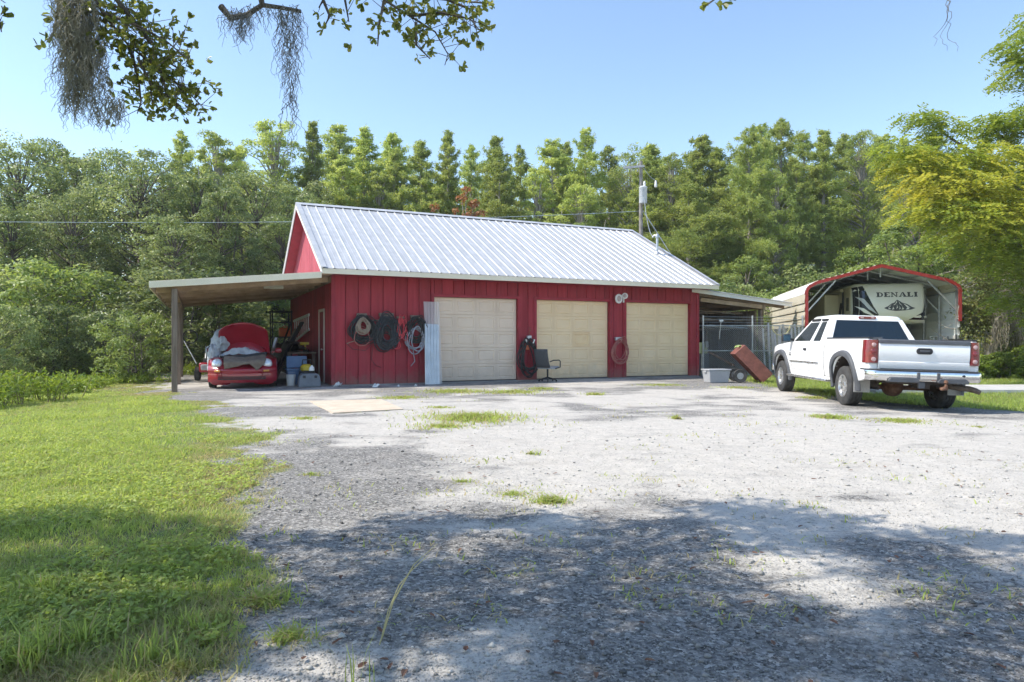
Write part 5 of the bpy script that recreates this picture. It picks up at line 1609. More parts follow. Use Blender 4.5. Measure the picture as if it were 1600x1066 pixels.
for xx in (0.15, RW - 0.15):
    for yy in (6.2, 7.1):
        MB().lathe([(0.2, -.1), (0.36, -.1), (0.38, 0), (0.36, .1), (0.2, .1)], 24, Matrix.Translation((xx, yy, 0.38)) @ Matrix.Rotation(math.pi / 2, 4, 'Y'), True).build('tyre', m_rubber, RV, True)
# red tool chest and black rack inside the carport
o = CPO + Vector((4.2 * c_ - 0.9 * s_, 4.2 * s_ + 0.9 * c_, 0))
tc = thing('tool_chest', 'red metal tool chest standing inside the carport by its right wall', 'tool chest', o, CA)
MB().box(-0.33, 0.33, -0.22, 0.22, 0.0, 1.02).build('body', m_rtrim, tc, bevel=0.01)
MB().box(-0.34, 0.34, -0.23, 0.23, 1.02, 1.30).build('top_box', m_rtrim, tc, bevel=0.02)
for k in range(4): MB().box(-0.3, 0.3, -0.235, -0.22, 0.1 + k * 0.22, 0.29 + k * 0.22).build('drawer', m_rtrim, tc, bevel=0.005)
o = CPO + Vector((4.66 * c_ + 0.45 * s_, 4.66 * s_ - 0.45 * c_, -0.03))
rk = thing('pipe_stand', 'black upright pipe stand with pegs at the right carport leg', 'stand', o, CA)
mb = MB(); mb.tube([(0, 0, 0), (0, 0, 1.52)], 0.025, 8).tube([(-.25, 0, 1.36), (.2, 0, 1.36)], 0.018, 8).tube([(-.25, 0, 1.36), (-.25, 0, 1.46)], 0.018, 8).tube([(.2, 0, 1.30), (.2, 0, 1.42)], 0.018, 8)
mb.build('upright', m_black, rk, True)
MB().box(-.25, .25, -.2, .2, -0.02, 0.03).build('base', m_black, rk)
# ------------------------------------------------------------------ red car with its hood up, under the left lean-to
m_carred = mat('car_red', (0.27, 0.008, 0.020), (0.33, 0.012, 0.028), scale=3, rough=0.28, coat=0.8)
m_cardark = mat('car_red_inner', (0.14, 0.006, 0.012), (0.18, 0.009, 0.017), scale=6, rough=0.45)
m_cloth = mat('grey_cloth', (0.34, 0.37, 0.41), (0.50, 0.53, 0.57), scale=6, rough=0.9, bump=0.4, bscale=25)
m_matb = mat('brown_mat', (0.15, 0.115, 0.09), (0.21, 0.17, 0.135), scale=10, rough=0.95)
m_amber = mat('amber_lens', (0.55, 0.24, 0.05), (0.65, 0.32, 0.08), scale=20, rough=0.2, coat=0.6)
m_lens = mat('headlight_lens', (0.55, 0.58, 0.62), (0.75, 0.78, 0.82), scale=35, rough=0.08, coat=1.0, metal=0.3)
m_blue = mat('blue_plastic', (0.11, 0.20, 0.36), (0.15, 0.26, 0.44), scale=3, rough=0.5)
m_yel = mat('yellow_plastic', (0.55, 0.42, 0.03), (0.65, 0.5, 0.05), scale=5, rough=0.45)
m_gbox = mat('grey_plastic_box', (0.13, 0.15, 0.18), (0.18, 0.20, 0.23), scale=4, rough=0.5)
m_ltgrey = mat('light_grey_plastic', (0.36, 0.37, 0.39), (0.42, 0.43, 0.45), scale=3, rough=0.5)
m_orange = mat('orange_plastic', (0.60, 0.13, 0.05), (0.7, 0.18, 0.07), scale=5, rough=0.5)

CAR = thing('red_car', 'small rounded red car with its hood raised, parked under the left lean-to', 'car', (-7.30, 18.55, 0.0), R(19 - 90))
# local x forward (towards the viewer), origin under the front axle
WBc = 2.51
def cw(x):      # half width of the tub
    return interp(x, [(-3.3, 0.45), (-3.1, 0.60), (-2.6, 0.72), (-1.2, 0.80), (0.0, 0.72), (0.5, 0.62), (0.78, 0.5)])
def ctop(x):
    return interp(x, [(-3.3, 0.55), (-3.0, 0.78), (-2.5, 0.92), (-0.6, 0.93), (-0.3, 0.86), (0.3, 0.74), (0.62, 0.66), (0.80, 0.55)])
tub = MB()
def tubf(i, j):
    x = -3.3 + 4.1 * i
    w, zt, zb = cw(x), ctop(x), 0.20
    a = j * 2 * math.pi
    ca, sa = math.cos(a), math.sin(a)
    e = 0.45
    y = w * math.copysign(abs(ca) ** e, ca); z = (zt + zb) / 2 + (zt - zb) / 2 * math.copysign(abs(sa) ** e, sa)
    return (x, y, z)
tub.grid(tubf, 24, 32)
tub.build('body', m_carred, CAR, True, angle=60)
# cabin dome with glass
dome = MB()
def domef(i, j):
    a = math.pi * i; b = math.pi * j
    x = -1.35 + 1.12 * math.cos(a) * 1.0
    h = 0.62 * (math.sin(a) ** 0.75)
    w = 0.70 * (0.62 + 0.38 * math.sin(a))
    return (x, w * math.cos(b) * (1 - 0.18 * math.sin(b)), 0.88 + h * math.sin(b) ** 0.7)
dome.grid(domef, 16, 16)
dome.build('cabin', m_carred, CAR, True, angle=60)
wsn = MB(); wsn.grid(lambda i, j: (-0.62 - 0.46 * j ** 0.9, (-0.56 + 1.12 * i) * (1 - 0.15 * j), 0.93 + 0.50 * j - 0.05 * (2 * i - 1) ** 2), 10, 6)
wsn.build('windscreen', m_tint, CAR, True)
# fenders, wheels
for ax_ in (0.0, -WBc):
    for s in (1, -1):
        fd = MB()
        sec = [(0.335, 0.70), (0.335, 0.855), (0.365, 0.872), (0.42, 0.865), (0.475, 0.82), (0.515, 0.74), (0.53, 0.62), (0.52, 0.48), (0.47, 0.38)]
        def ff(i, j, ax_=ax_, s=s):
            a = R(-22 + 218 * i)
            k = sec[int(round(j * 8))]
            fl = 1.0 + 0.16 * max(0, math.cos(a)) if ax_ == 0 else 1.0
            r = k[0] * (fl if k[0] > 0.36 else 1)
            y = k[1] - (0.10 * max(0, math.cos(a)) ** 2 if ax_ == 0 and k[0] > 0.34 else 0)
            return (ax_ + r * math.cos(a), s * y, 0.315 + r * math.sin(a) * 0.96)
        fd.grid(ff, 26, 8)
        fd.build('fender', m_carred, CAR, True, angle=60)
        wheel(CAR, (ax_, s * 0.755, 0.315), s, 0.315, 0.19, 0.2, 6)
# front bumper skin with grille slot
bp_ = MB()
prof = [(0.0, 0.15), (0.12, 0.16), (0.155, 0.24), (0.155, 0.355), (0.15, 0.40), (0.165, 0.43), (0.17, 0.49), (0.13, 0.54), (0.04, 0.60), (-0.12, 0.67)]
def bpf(i, j):
    y = -0.84 + 1.68 * i
    k = j * (len(prof) - 1); a = int(min(k, len(prof) - 2)); t = k - a
    px_ = prof[a][0] * (1 - t) + prof[a + 1][0] * t; pz = prof[a][1] * (1 - t) + prof[a + 1][1] * t
    q = abs(y) / 0.84
    return (0.66 + px_ - 0.30 * q ** 3.6, y, pz + 0.02 * q)
bp_.grid(bpf, 32, 18)
bump_o = bp_.build('front_bumper', m_carred, CAR, True, angle=60)
for zc, hh in ((0.285, 0.085), ):
    gr = MB(); gr.grid(lambda i, j: (0.66 + 0.162 - 0.30 * (abs(-0.58 + 1.16 * i) / 0.84) ** 3.6, -0.58 + 1.16 * i, zc - hh / 2 + hh * j), 24, 2)
    gr.build('grille', m_black, bump_o, solid=0.01)
    for zb_ in (0.272, 0.300):
        br = MB(); br.grid(lambda i, j: (0.66 + 0.172 - 0.30 * (abs(-0.57 + 1.14 * i) / 0.84) ** 3.6, -0.57 + 1.14 * i, zb_ + 0.012 * j), 24, 1)
        br.build('grille_bar', m_cardark, bump_o, solid=0.006)
for s in (1, -1):
    hl = MB()
    M_ = Matrix.Translation((0.575, s * 0.615, 0.655)) @ Matrix.Rotation(R(s * 24), 4, 'Z') @ Matrix.Rotation(R(78), 4, 'Y')
    hl.lathe([(0.138, -0.05), (0.14, 0.0), (0.128, 0.035), (0.09, 0.06), (0.04, 0.072), (0.0, 0.075)], 22, M_)
    h0 = hl.build('headlight', m_lens, CAR, True, angle=60)
    MB().lathe([(0.141, -0.03), (0.155, -0.02), (0.155, 0.005), (0.139, 0.012)], 22, M_, True).build('headlight_ring', m_carred, h0, True)
    MB().box(-0.02, 0.012, -0.085, 0.085, -0.028, 0.028).build('turn_signal', m_amber, CAR, bevel=0.012)
    o = COL.objects[-1]; o.location = (0.775, s * 0.60, 0.470); o.rotation_euler = (0, 0, s * R(33))
    mi = MB(); mi.lathe([(0.0, -0.1), (0.06, -0.08), (0.085, 0.0), (0.06, 0.08), (0.0, 0.1)], 14, Matrix.Translation((-0.62, s * 0.90, 0.98)) @ Matrix.Rotation(math.pi / 2, 4, 'X'))
    mi.bar((-0.62, s * 0.72, 0.93), (-0.62, s * 0.85, 0.96), 0.05, 0.04)
    mi.build('mirror', m_carred, CAR, True)
# raised hood: curved panel hinged at the windscreen
hood = MB()
def hoodf(i, j):
    t = j; u_ = -1 + 2 * i
    w = 0.68 - 0.08 * t - 0.20 * max(0, (t - 0.72) / 0.28) ** 2.2
    ln = 0.98 * t
    a = R(54)
    x = -0.42 + ln * math.cos(a); z = 0.90 + ln * math.sin(a)
    crown = 0.10 * (1 - abs(u_) ** 2.4) + 0.07 * math.sin(math.pi * t)
    return (x - crown * math.sin(a), w * u_, z + crown * math.cos(a) * 0.9 - 0.04 * t * u_ * u_)
hood.grid(hoodf, 18, 14)
hood.build('hood', m_carred, CAR, True, angle=60, solid=0.025)
rb = MB()
rb.tube([hoodf(k / 12, 0.12 + 0.1 * math.sin(math.pi * k / 12)) for k in range(1, 12)], 0.018, 6)
o = rb.build('hood_rib', m_cardark, CAR, True); o.location = (0.04, 0, -0.01)
# engine bay fill
eb = MB(); eb.grid(lambda i, j: (-0.32 + 0.75 * j, -0.6 + 1.2 * i, 0.86 - 0.10 * j), 6, 4)
eb.build('engine_bay', m_black, CAR)
def drape(name, fn, nu, nv, m, parent=None, amp=0.03, fr_=6, seed=1, solid=0.006):
    mb = MB()
    def g(i, j):
        x, y, z = fn(i, j)
        k = float(fbm(np.array(i * fr_ + 10 * seed), np.array(j * fr_), seed, 4)) - 0.5
        k2 = float(fbm(np.array(i * fr_ * 2.3), np.array(j * fr_ * 2.3 + 7), seed + 3, 3)) - 0.5
        return (x + amp * k, y + amp * k2, z + amp * 2.2 * k)
    mb.grid(g, nu, nv)
    return mb.build(name, m, parent, True, angle=80, solid=solid)
# grey cover rolled over the windscreen and hanging down the right flank
carM = CAR.matrix_basis.copy()
def car_thing(name, label, cat): return thing(name, label, cat, CAR.location, CAR.rotation_euler.z)
cc = car_thing('car_cover', 'grey cloth car cover bunched over the flank of the red car', 'cover')
def cov(i, j):
    a = math.pi * 1.05 * i
    x = -0.55 - 0.75 * j + 0.1 * math.sin(j * 7)
    return (x, -0.70 - 0.26 * math.sin(a) + 0.30 * math.cos(a) * (0.55 + 0.45 * j) * 0.5, 0.62 + 0.66 * (1 - i) * (1.0 - 0.15 * j) + 0.12 * math.sin(a))
drape('flank', cov, 30, 26, m_cloth, cc, 0.11, 5, 4)
def cov2(i, j):
    x = 0.30 - 0.30 * j
    return (x + 0.05 * math.sin(i * 9), -0.70 - 0.16 * math.sin(math.pi * j), 1.02 - 0.46 * i + 0.18 * math.sin(math.pi * j))
drape('fold', lambda i, j: (0.0 - 0.45 * j, -0.50 - 0.28 * i - 0.05 * math.sin(j * 6), 1.24 - 0.55 * i ** 1.5 + 0.12 * math.sin(math.pi * j)), 24, 18, m_cloth, cc, 0.09, 6, 8)
drape('skirt', lambda i, j: (-0.45 - 1.6 * j, -0.90 - 0.05 * math.sin(j * 12), 0.80 - 0.50 * i * (0.7 + 0.3 * math.sin(j * 3))), 12, 24, m_cloth, cc, 0.06, 6, 3)
cb = car_thing('bundled_sheet', 'crumpled pale grey sheet stuffed in the engine bay of the red car', 'sheet')
drape('bundle', lambda i, j: (-0.20 + 0.42 * j, -0.58 + 1.10 * i, 0.84 + 0.20 * math.sin(math.pi * i) ** 0.7 * math.sin(math.pi * (0.1 + 0.85 * j))), 30, 18, m_cloth, cb, 0.07, 7, 6)
ck = car_thing('black_strip', 'black rubber strip lying across the open engine bay', 'rubber strip')
MB().tube([(0.30, -0.56, 0.84), (0.38, -0.3, 0.815), (0.42, 0.05, 0.83), (0.36, 0.36, 0.88), (0.24, 0.60, 0.92)], [0.03, 0.045, 0.05, 0.05, 0.04], 8).build('strip', m_black, ck, True)
mtA = car_thing('floor_mat', 'larger brown floor mat draped slantwise over the red car nose', 'mat')
def bx_at(y): return 0.66 + 0.16 - 0.30 * (abs(y) / 0.84) ** 3.6
drape('mat', lambda i, j: (0.28 + (bx_at(-.45 + .66 * i) - 0.25) * min(1, j * 1.5), -0.47 + 0.70 * i + 0.04 * j, 0.875 - 0.16 * min(1, j * 1.5) - 0.20 * max(0, j - .62) / .38 * (1.0 - .75 * i)), 16, 16, m_matb, mtA, 0.03, 3, 12)
mtB = car_thing('floor_mat', 'smaller brown floor mat hanging cornerwise on the red car nose', 'mat')
drape('mat', lambda i, j: (0.26 + (bx_at(.1 + .5 * i) - 0.22) * min(1, j * 1.5), 0.14 + 0.44 * i, 0.895 - 0.15 * min(1, j * 1.5) - max(0, j - .62) / .38 * (.26 - .42 * abs(i - .5))), 14, 16, m_matb, mtB, 0.03, 3, 14)
def lump(name, c, r, m, parent, amp=.25, seed=0, nu=30, nv=20):
    """crumpled bundle: a ball pushed in and out by noise folds"""
    mb = MB()
    def g(i, j):
        a = 2 * math.pi * i; b = math.pi * j
        d = Vector((math.sin(b) * math.cos(a), math.sin(b) * math.sin(a), math.cos(b)))
        k = float(fbm(np.array(d.x * 2.2 + d.z * 3.1 + seed), np.array(d.y * 2.6 + d.z * 1.3 - seed), 5 + seed, 4)) - .5
        k2 = abs(math.sin(5 * a + 7 * k)) * .08 * math.sin(b)
        s_ = 1 + amp * 2 * k - k2
        return (c[0] + r[0] * d.x * s_, c[1] + r[1] * d.y * s_, c[2] + r[2] * d.z * s_)
    mb.grid(g, nu, nv)
    return mb.build(name, m, parent, True, angle=70)
lump('roll', (-0.55, -0.60, 1.20), (.42, .26, .36), m_cloth, cc, .3, 3)
lump('roll', (-0.25, -0.74, 0.92), (.34, .17, .26), m_cloth, cc, .3, 7)
lump('roll', (-1.1, -0.50, 1.42), (.5, .34, .20), m_cloth, cc, .3, 9)

# ------------------------------------------------------------------ helper for things standing on barn coordinates
def bthing(name, label, cat, u, v, z=0.0, rz=0.0, group=None):
    return thing(name, label, cat, bw(u, v, z), TH + rz, group)

# ladder hung on the left wall
ld = bthing('ladder', 'aluminium ladder hung sideways on the red wall under the lean-to', 'ladder', 0, 0)
for z0, z1, nm in ((1.62, 1.20, 'rail'), (2.08, 1.98, 'rail')):
    MB().bar((-0.20, 2.95, z0 + 0.0), (-0.20, 6.8, z1), 0.035, 0.08).build('rail', m_galv, ld)
for k in range(8):
    v = 3.15 + k * 0.47
    t = (v - 2.95) / 3.85
    MB().bar((-0.2, v, 1.62 - 0.42 * t), (-0.2, v, 2.08 - 0.10 * t), 0.03, 0.035, (0, 1, 0)).build('rung', m_galv, ld)
# clutter beside the red wall
bn = bthing('storage_bin', 'blue plastic storage bin with a lid propped behind it', 'bin', -0.80, 1.15)
bn_b = MB(); bn_b.add([(-.24, -.17, 0), (.24, -.17, 0), (.24, .17, 0), (-.24, .17, 0), (-.29, -.21, .42), (.29, -.21, .42), (.29, .21, .42), (-.29, .21, .42)], [(0, 3, 2, 1), (0, 1, 5, 4), (1, 2, 6, 5), (2, 3, 7, 6), (3, 0, 4, 7), (4, 5, 6, 7)])
bn_b.build('tub', m_blue, bn, bevel=0.02)
MB().box(-.31, .31, -.23, .23, .42, .455).build('rim', m_blue, bn, bevel=0.01)
l_ = MB().box(-.29, .29, -.02, .02, 0, .36).build('lid', m_blue, bn, bevel=0.03); l_.location = (0.02, 0.16, 0.47); l_.rotation_euler = (R(-16), 0, 0)
gb = bthing('tool_box', 'dark grey plastic tool box on the ground by the barn corner', 'tool box', -0.62, 0.05)
MB().prism([(-.3, 0), (.3, 0), (.27, .27), (.2, .36), (-.2, .36), (-.27, .27)], -.17, .17, 'y').build('body', m_gbox, gb, bevel=0.02)
MB().tube([(-.14, 0, .36), (-.13, 0, .42), (.13, 0, .42), (.14, 0, .36)], 0.014, 8).build('handle', m_black, gb, True)
for x in (-.15, .15): MB().box(x - .035, x + .035, -.185, -.165, .24, .31).build('latch', m_black, gb)
yl = bthing('work_lantern', 'yellow and black work lantern standing behind the grey tool box', 'lantern', -0.60, 0.65)
MB().box(-.2, .2, -.16, .16, 0, .40).build('battery_box', m_black, yl, bevel=0.02)
MB().lathe([(.13, 0), (.17, .03), (.17, .14), (.11, .19), (.05, .2)], 18, Matrix.Translation((0, 0, .40))).build('reflector', m_yel, yl, True)
MB().tube([(-.12, 0, .56), (-.11, 0, .72), (.11, 0, .72), (.12, 0, .56)], 0.018, 8).build('handle', m_black, yl, True)
jug = bthing('white_jug', 'white plastic jug on top of the grey tool box', 'jug', -0.55, 0.05, 0.432)
MB().lathe([(.07, 0), (.075, .05), (.06, .10), (.025, .13), (.025, .15), (0, .152)], 14).build('body', mat('white_plastic', (0.75, 0.75, 0.73), rough=0.4), jug, True)
rp_ = bthing('paint_pail', 'white pail standing between the blue bin and tool box', 'pail', -1.02, 0.72)
MB().lathe([(.11, 0), (.13, .28), (.135, .3), (.12, .31), (0, .31)], 18).build('body', MATS['white_plastic'], rp_, True)
MB().tube([(-.13, 0, .27), (-.09, -.1, .36), (.09, -.1, .36), (.13, 0, .27)], 0.005, 5).build('bail', m_galv, rp_, True)
# work bench with yellow drill
wb = bthing('work_bench', 'dark wooden work bench loaded with tools against the red wall', 'bench', -0.55, 2.9)
MB().box(-.4, .42, -.9, 2.6, .86, .92).build('top', m_wood, wb)
for x, y in ((-.36, -.8), (.36, -.8), (-.36, 2.5), (.36, 2.5)): MB().box(x - .04, x + .04, y - .04, y + .04, 0, .86).build('leg', m_wood, wb)
MB().box(-.36, .38, -.78, 2.5, .25, .29).build('shelf', m_wood, wb)
dr = bthing('drill', 'yellow cordless drill standing on the work bench', 'drill', -0.45, 2.25, 0.92)
mb = MB(); mb.tube([(-.12, 0, .25), (.14, 0, .25)], [.05, .045], 10).bar((0.02, 0, .24), (0.05, 0, .06), .06, .05); mb.build('body', m_yel, dr, bevel=0.008)
MB().box(-.03, .13, -.05, .05, 0, .07).build('battery', m_black, dr, bevel=0.01)
# long dark boards and pipes leaning over the bench
for k, (u0, v0, u1, v1, z1, w, m_, lb) in enumerate([(-1.55, 1.3, -0.35, 3.4, 1.85, .12, m_black, 'black leaning board nearest the blue bin'), (-1.4, 1.9, -0.4, 4.2, 1.65, .18, m_wood, 'weathered plank leaning over the bench'),
                                                     (-1.60, 2.4, -1.2, 2.7, 1.35, .10, m_galv, 'pale metal rail standing by the car mirror'), (-1.35, 3.2, -0.5, 5.0, 1.9, .05, m_black, 'thin black pipe leaning behind the bench')]):
    o = bthing('leaning_board', lb + ' under the lean-to', 'board', 0, 0, group='boards leaning under the lean-to')
    MB().bar((u0, v0, 0.03), (u1, v1, z1), w, 0.04).build('board', m_, o)
# dark storage heap: black bags and a tarp
tb = bthing('tarp_heap', 'black tarp heaped over boxes beside the work bench', 'tarp', -0.72, 3.0)
drape('tarp', lambda i, j: (-0.5 + 0.9 * i, -1.2 + 3.8 * j, 0.93 + 0.34 * math.sin(math.pi * i) * (0.5 + 0.5 * math.sin(j * 7)) - (0.5 * (1 - min(1, i * 4)))), 18, 30, m_black, tb, 0.12, 6, 21)
ob = bthing('orange_can', 'orange fuel can on the back shelf of the lean-to', 'fuel can', -0.35, 8.3, 1.42)
MB().box(-.2, .2, -.14, .14, 0, .34).build('body', m_orange, ob, bevel=0.04)
MB().tube([(-.1, 0, .34), (0, 0, .42), (.12, 0, .36)], .02, 8).build('handle', m_orange, ob, True)
sh = bthing('wall_shelf', 'black metal shelf of small parts at the back of the lean-to', 'shelf', -0.4, 8.4)
for z in (.5, 1.38, 1.95, 2.35): MB().box(-.45, .3, -.45, .45, z, z + .04).build('shelf_board', m_black, sh)
for x, y in ((-.42, -.42), (.27, -.42), (-.42, .42), (.27, .42)): MB().box(x - .02, x + .02, y - .02, y + .02, 0, 2.42).build('upright', m_black, sh)
# small red machine (garden tiller) behind the posts
tl_ = bthing('garden_tiller', 'small red garden tiller with long handlebars behind the lean-to post', 'tiller', -3.10, 4.2, 0.0, R(-10))
MB().box(-.22, .22, -.3, .3, .28, .58).build('engine', m_carred, tl_, bevel=0.05)
MB().lathe([(.14, 0), (.16, .04), (.14, .12), (.05, .14)], 16, Matrix.Translation((0, 0, .58))).build('recoil_cover', m_black, tl_, True)
MB().box(-.14, .14, -.42, -.28, .35, .52).build('muffler', m_ltgrey, tl_, bevel=0.02)
for s in (1, -1):
    MB().lathe([(.1, -.06), (.2, -.07), (.22, 0), (.2, .07), (.1, .06)], 20, Matrix.Translation((s * .3, 0, .22)) @ Matrix.Rotation(math.pi / 2, 4, 'Y'), True).build('wheel', m_rubber, tl_, True)
    MB().tube([(s * .12, .25, .5), (s * .2, .8, .95), (s * .26, 1.2, 1.08)], .018, 8).build('handlebar', m_galv, tl_, True)
MB().tube([(-.3, -0.2, .55), (-.75, 0.3, 1.25)], .016, 8).build('tow_bar', m_galv, tl_, True)
wr = bthing('wheel_rim', 'old black hoop hung on the middle lean-to post', 'hoop', -3.80, 3.42, 1.38)
MB().lathe([(.18, -.02), (.21, -.02), (.21, .02), (.18, .02)], 24, Matrix.Translation((.20, 0, 0)) @ Matrix.Rotation(math.pi / 2, 4, 'X'), True).build('hoop', m_black, wr, True)

# ------------------------------------------------------------------ coils of hose and cord on the front wall
def coil(mb, cu, cz, ru, rz_, n, r, jit, v0=-0.07, seed=0, phase=0.0):
    """loops of hose hanging from a hook: ovals pinched at the top"""
    q = random.Random(seed)
    for k in range(n):
        ju, jz = q.gauss(0, jit * .9), q.gauss(-jit * .3, jit)
        a_, b_ = ru * q.uniform(0.62, 1.2), rz_ * q.uniform(0.72, 1.18)
        tilt = q.gauss(0, .22)
        vv = v0 - 0.012 * k % 0.10 - q.uniform(0, .05)
        pts = []
        for i in range(25):
            a = 2 * math.pi * i / 24 + phase
            x = a_ * math.sin(a) * (1 - 0.22 * math.cos(a)); z = b_ * math.cos(a)
            x, z = x * math.cos(tilt) - z * math.sin(tilt), x * math.sin(tilt) + z * math.cos(tilt)
            pts.append((cu + ju + x + q.uniform(-.006, .006), vv + 0.012 * math.sin(a * 2), cz + jz + z))
        mb.tube(pts, r, 6, False)
    return mb
m_hoseb = mat('black_hose', (0.018, 0.02, 0.024), (0.05, 0.052, 0.058), scale=12, rough=0.55)
m_hosed = mat('dull_black_hose', (0.02, 0.02, 0.02), (0.045, 0.04, 0.038), scale=12, rough=0.7)
m_hoset = mat('tan_hose', (0.22, 0.165, 0.12), (0.32, 0.25, 0.19), scale=12, rough=0.7)
m_hoseg = mat('grey_hose', (0.22, 0.22, 0.25), (0.32, 0.32, 0.36), scale=12, rough=0.6)
m_cordr = mat('red_cord', (0.55, 0.045, 0.06), (0.65, 0.07, 0.08), scale=12, rough=0.5)
m_pink = mat('faded_red_hose', (0.33, 0.10, 0.085), (0.42, 0.16, 0.13), scale=12, rough=0.6)
def hook(parent, u, z, w=0.28):
    MB().box(u - w / 2, u + w / 2, -0.12, -0.022, z, z + 0.10).build('bracket', m_wood, parent, bevel=0.006)
h1 = bthing('hose_coil', 'coil of black and tan hose on the red wall, nearest the barn corner', 'hose', 0, 0)
hook(h1, 0.80, 1.93)
coil(MB(), 0.80, 1.60, 0.31, 0.34, 16, 0.014, 0.05, seed=1).build('black_hose', m_hosed, h1, True)
coil(MB(), 0.81, 1.70, 0.155, 0.19, 8, 0.018, 0.012, v0=-0.14, seed=2).build('tan_hose', m_hoset, h1, True)
coil(MB(), 0.78, 1.42, 0.24, 0.22, 2, 0.012, 0.03, v0=-0.12, seed=3).build('loose_loop', m_pink, h1, True)
t1 = MB(); t1.tube([(1.05, -.14, 1.40), (0.8, -.12, 1.32), (0.55, -.10, 1.24), (0.38, -.08, 1.18)], 0.012, 6)
t1.build('loose_end', m_hoset, h1, True)
t1 = MB(); t1.tube([(0.36, -.06, 1.2), (0.55, -.05, 1.02), (0.9, -.05, 0.98), (1.12, -.05, 1.2), (1.1, -.05, 0.95), (1.08, -.06, 0.72), (1.2, -.06, .55), (1.35, -.05, .5)], 0.008, 5)
t1.build('hanging_wire', m_hosed, h1, True)
h2 = bthing('cable_coil', 'thick tangle of black cables hung in the middle of the red wall', 'cable', 0, 0)
hook(h2, 1.50, 1.95, 0.42)
coil(MB(), 1.50, 1.52, 0.25, 0.42, 20, 0.017, 0.07, v0=-0.09, seed=5).build('cable', m_hoseb, h2, True)
coil(MB(), 1.46, 1.36, 0.24, 0.26, 7, 0.017, 0.05, v0=-0.13, seed=6).build('cable', m_hosed, h2, True)
MB().tube([(0.93, -.10, 1.83), (1.4, -.11, 1.85)], 0.014, 6).build('rod', m_hoset, h2, True)
h3 = bthing('extension_cord', 'bright red extension cord hanging beside the black cables', 'cord', 0, 0)
coil(MB(), 1.92, 1.62, 0.10, 0.30, 7, 0.010, 0.035, v0=-0.10, seed=8).build('cord', m_cordr, h3, True)
coil(MB(), 1.76, 1.20, 0.14, 0.15, 2, 0.012, 0.03, v0=-0.10, seed=9).build('loop', m_cordr, h3, True)
MB().box(1.80, 2.02, -0.10, -0.022, 1.90, 1.96).build('bracket', m_wood, h3)
h4 = bthing('hose_coil', 'coil of black and grey hose hung beside the leaning metal sheets', 'hose', 0, 0)
hook(h4, 2.35, 1.90)
coil(MB(), 2.37, 1.58, 0.25, 0.36, 13, 0.015, 0.05, v0=-0.08, seed=11).build('black_hose', m_hosed, h4, True)
coil(MB(), 2.36, 1.33, 0.28, 0.36, 5, 0.018, 0.035, v0=-0.12, seed=12).build('grey_hose', m_hoseg, h4, True)
MB().tube([(2.28, -.12, 1.05), (2.30, -.10, .85), (2.34, -.09, .66), (2.22, -.08, .52)], 0.014, 6).build('loose_end', m_hoseg, h4, True)
h5 = bthing('air_hose', 'faded red air hose coiled on the post between the cream doors', 'hose', 0, 0)
MB().box(9.25, 9.50, -0.12, -0.04, 1.27, 1.38).build('bracket', m_galv, h5, bevel=0.006)
coil(MB(), 9.42, 0.93, 0.27, 0.38, 7, 0.013, 0.045, v0=-0.08, seed=15).build('hose', m_pink, h5, True)
MB().tube([(9.25, -.1, .75), (9.22, -.1, .55), (9.24, -.1, .38)], 0.010, 6).build('loose_end', m_pink, h5, True)
h6 = bthing('black_hose_coil', 'heavy black hose looped on the post behind the office chair', 'hose', 0, 0)
MB().box(5.98, 6.12, -0.12, -0.04, 1.30, 1.42).build('bracket', m_galv, h6, bevel=0.006)
coil(MB(), 6.0, 0.78, 0.29, 0.52, 8, 0.020, 0.03, v0=-0.10, seed=17).build('hose', m_hosed, h6, True)
for s in (-1, 1): MB().bar((6.03 + s * .10, -.20, 1.18), (6.03 + s * .15, -.20, 1.30), .035, .035).build('fitting', mat('bright_fitting', (0.75, 0.75, 0.72), rough=0.4), h6)
MB().tube([(6.05, -.1, 1.42), (6.02, -.12, 1.52), (6.08, -.12, 1.60), (6.05, -.1, 1.68)], .012, 6).build('valve', m_rust, h6, True)
MB().box(5.93, 6.05, -.10, -.04, 0.98, 1.12).build('junction_box', m_orange, h6, bevel=0.01)

# flood light above the pier
fl = bthing('flood_light', 'white round twin flood light mounted above the cream doors', 'light', 9.40, -0.03, 2.66)
for (x, z, r, a) in ((-.06, 0.0, .155, 10), (.20, .10, .10, -35)):
    M_ = Matrix.Translation((x, -.10, z)) @ Matrix.Rotation(R(a), 4, 'Z') @ Matrix.Rotation(math.pi / 2, 4, 'X')
    o = MB().lathe([(r * .3, -.04), (r, .0), (r * 1.02, .03), (r * .78, .035)], 22, M_).build('lamp_head', m_white, fl, True)
    MB().lathe([(r * .78, .02), (r * .5, .045), (0, .05)], 20, M_).build('lens', mat('lamp_lens', (0.36, 0.30, 0.28), (0.5, 0.42, 0.4), rough=0.2), o, True)
MB().box(-.05, .12, -.05, .0, -.06, .14).build('mount', m_white, fl, bevel=0.01)
MB().box(.17, .22, -.05, .0, -.12, .06).build('sensor', m_white, fl, bevel=0.01)

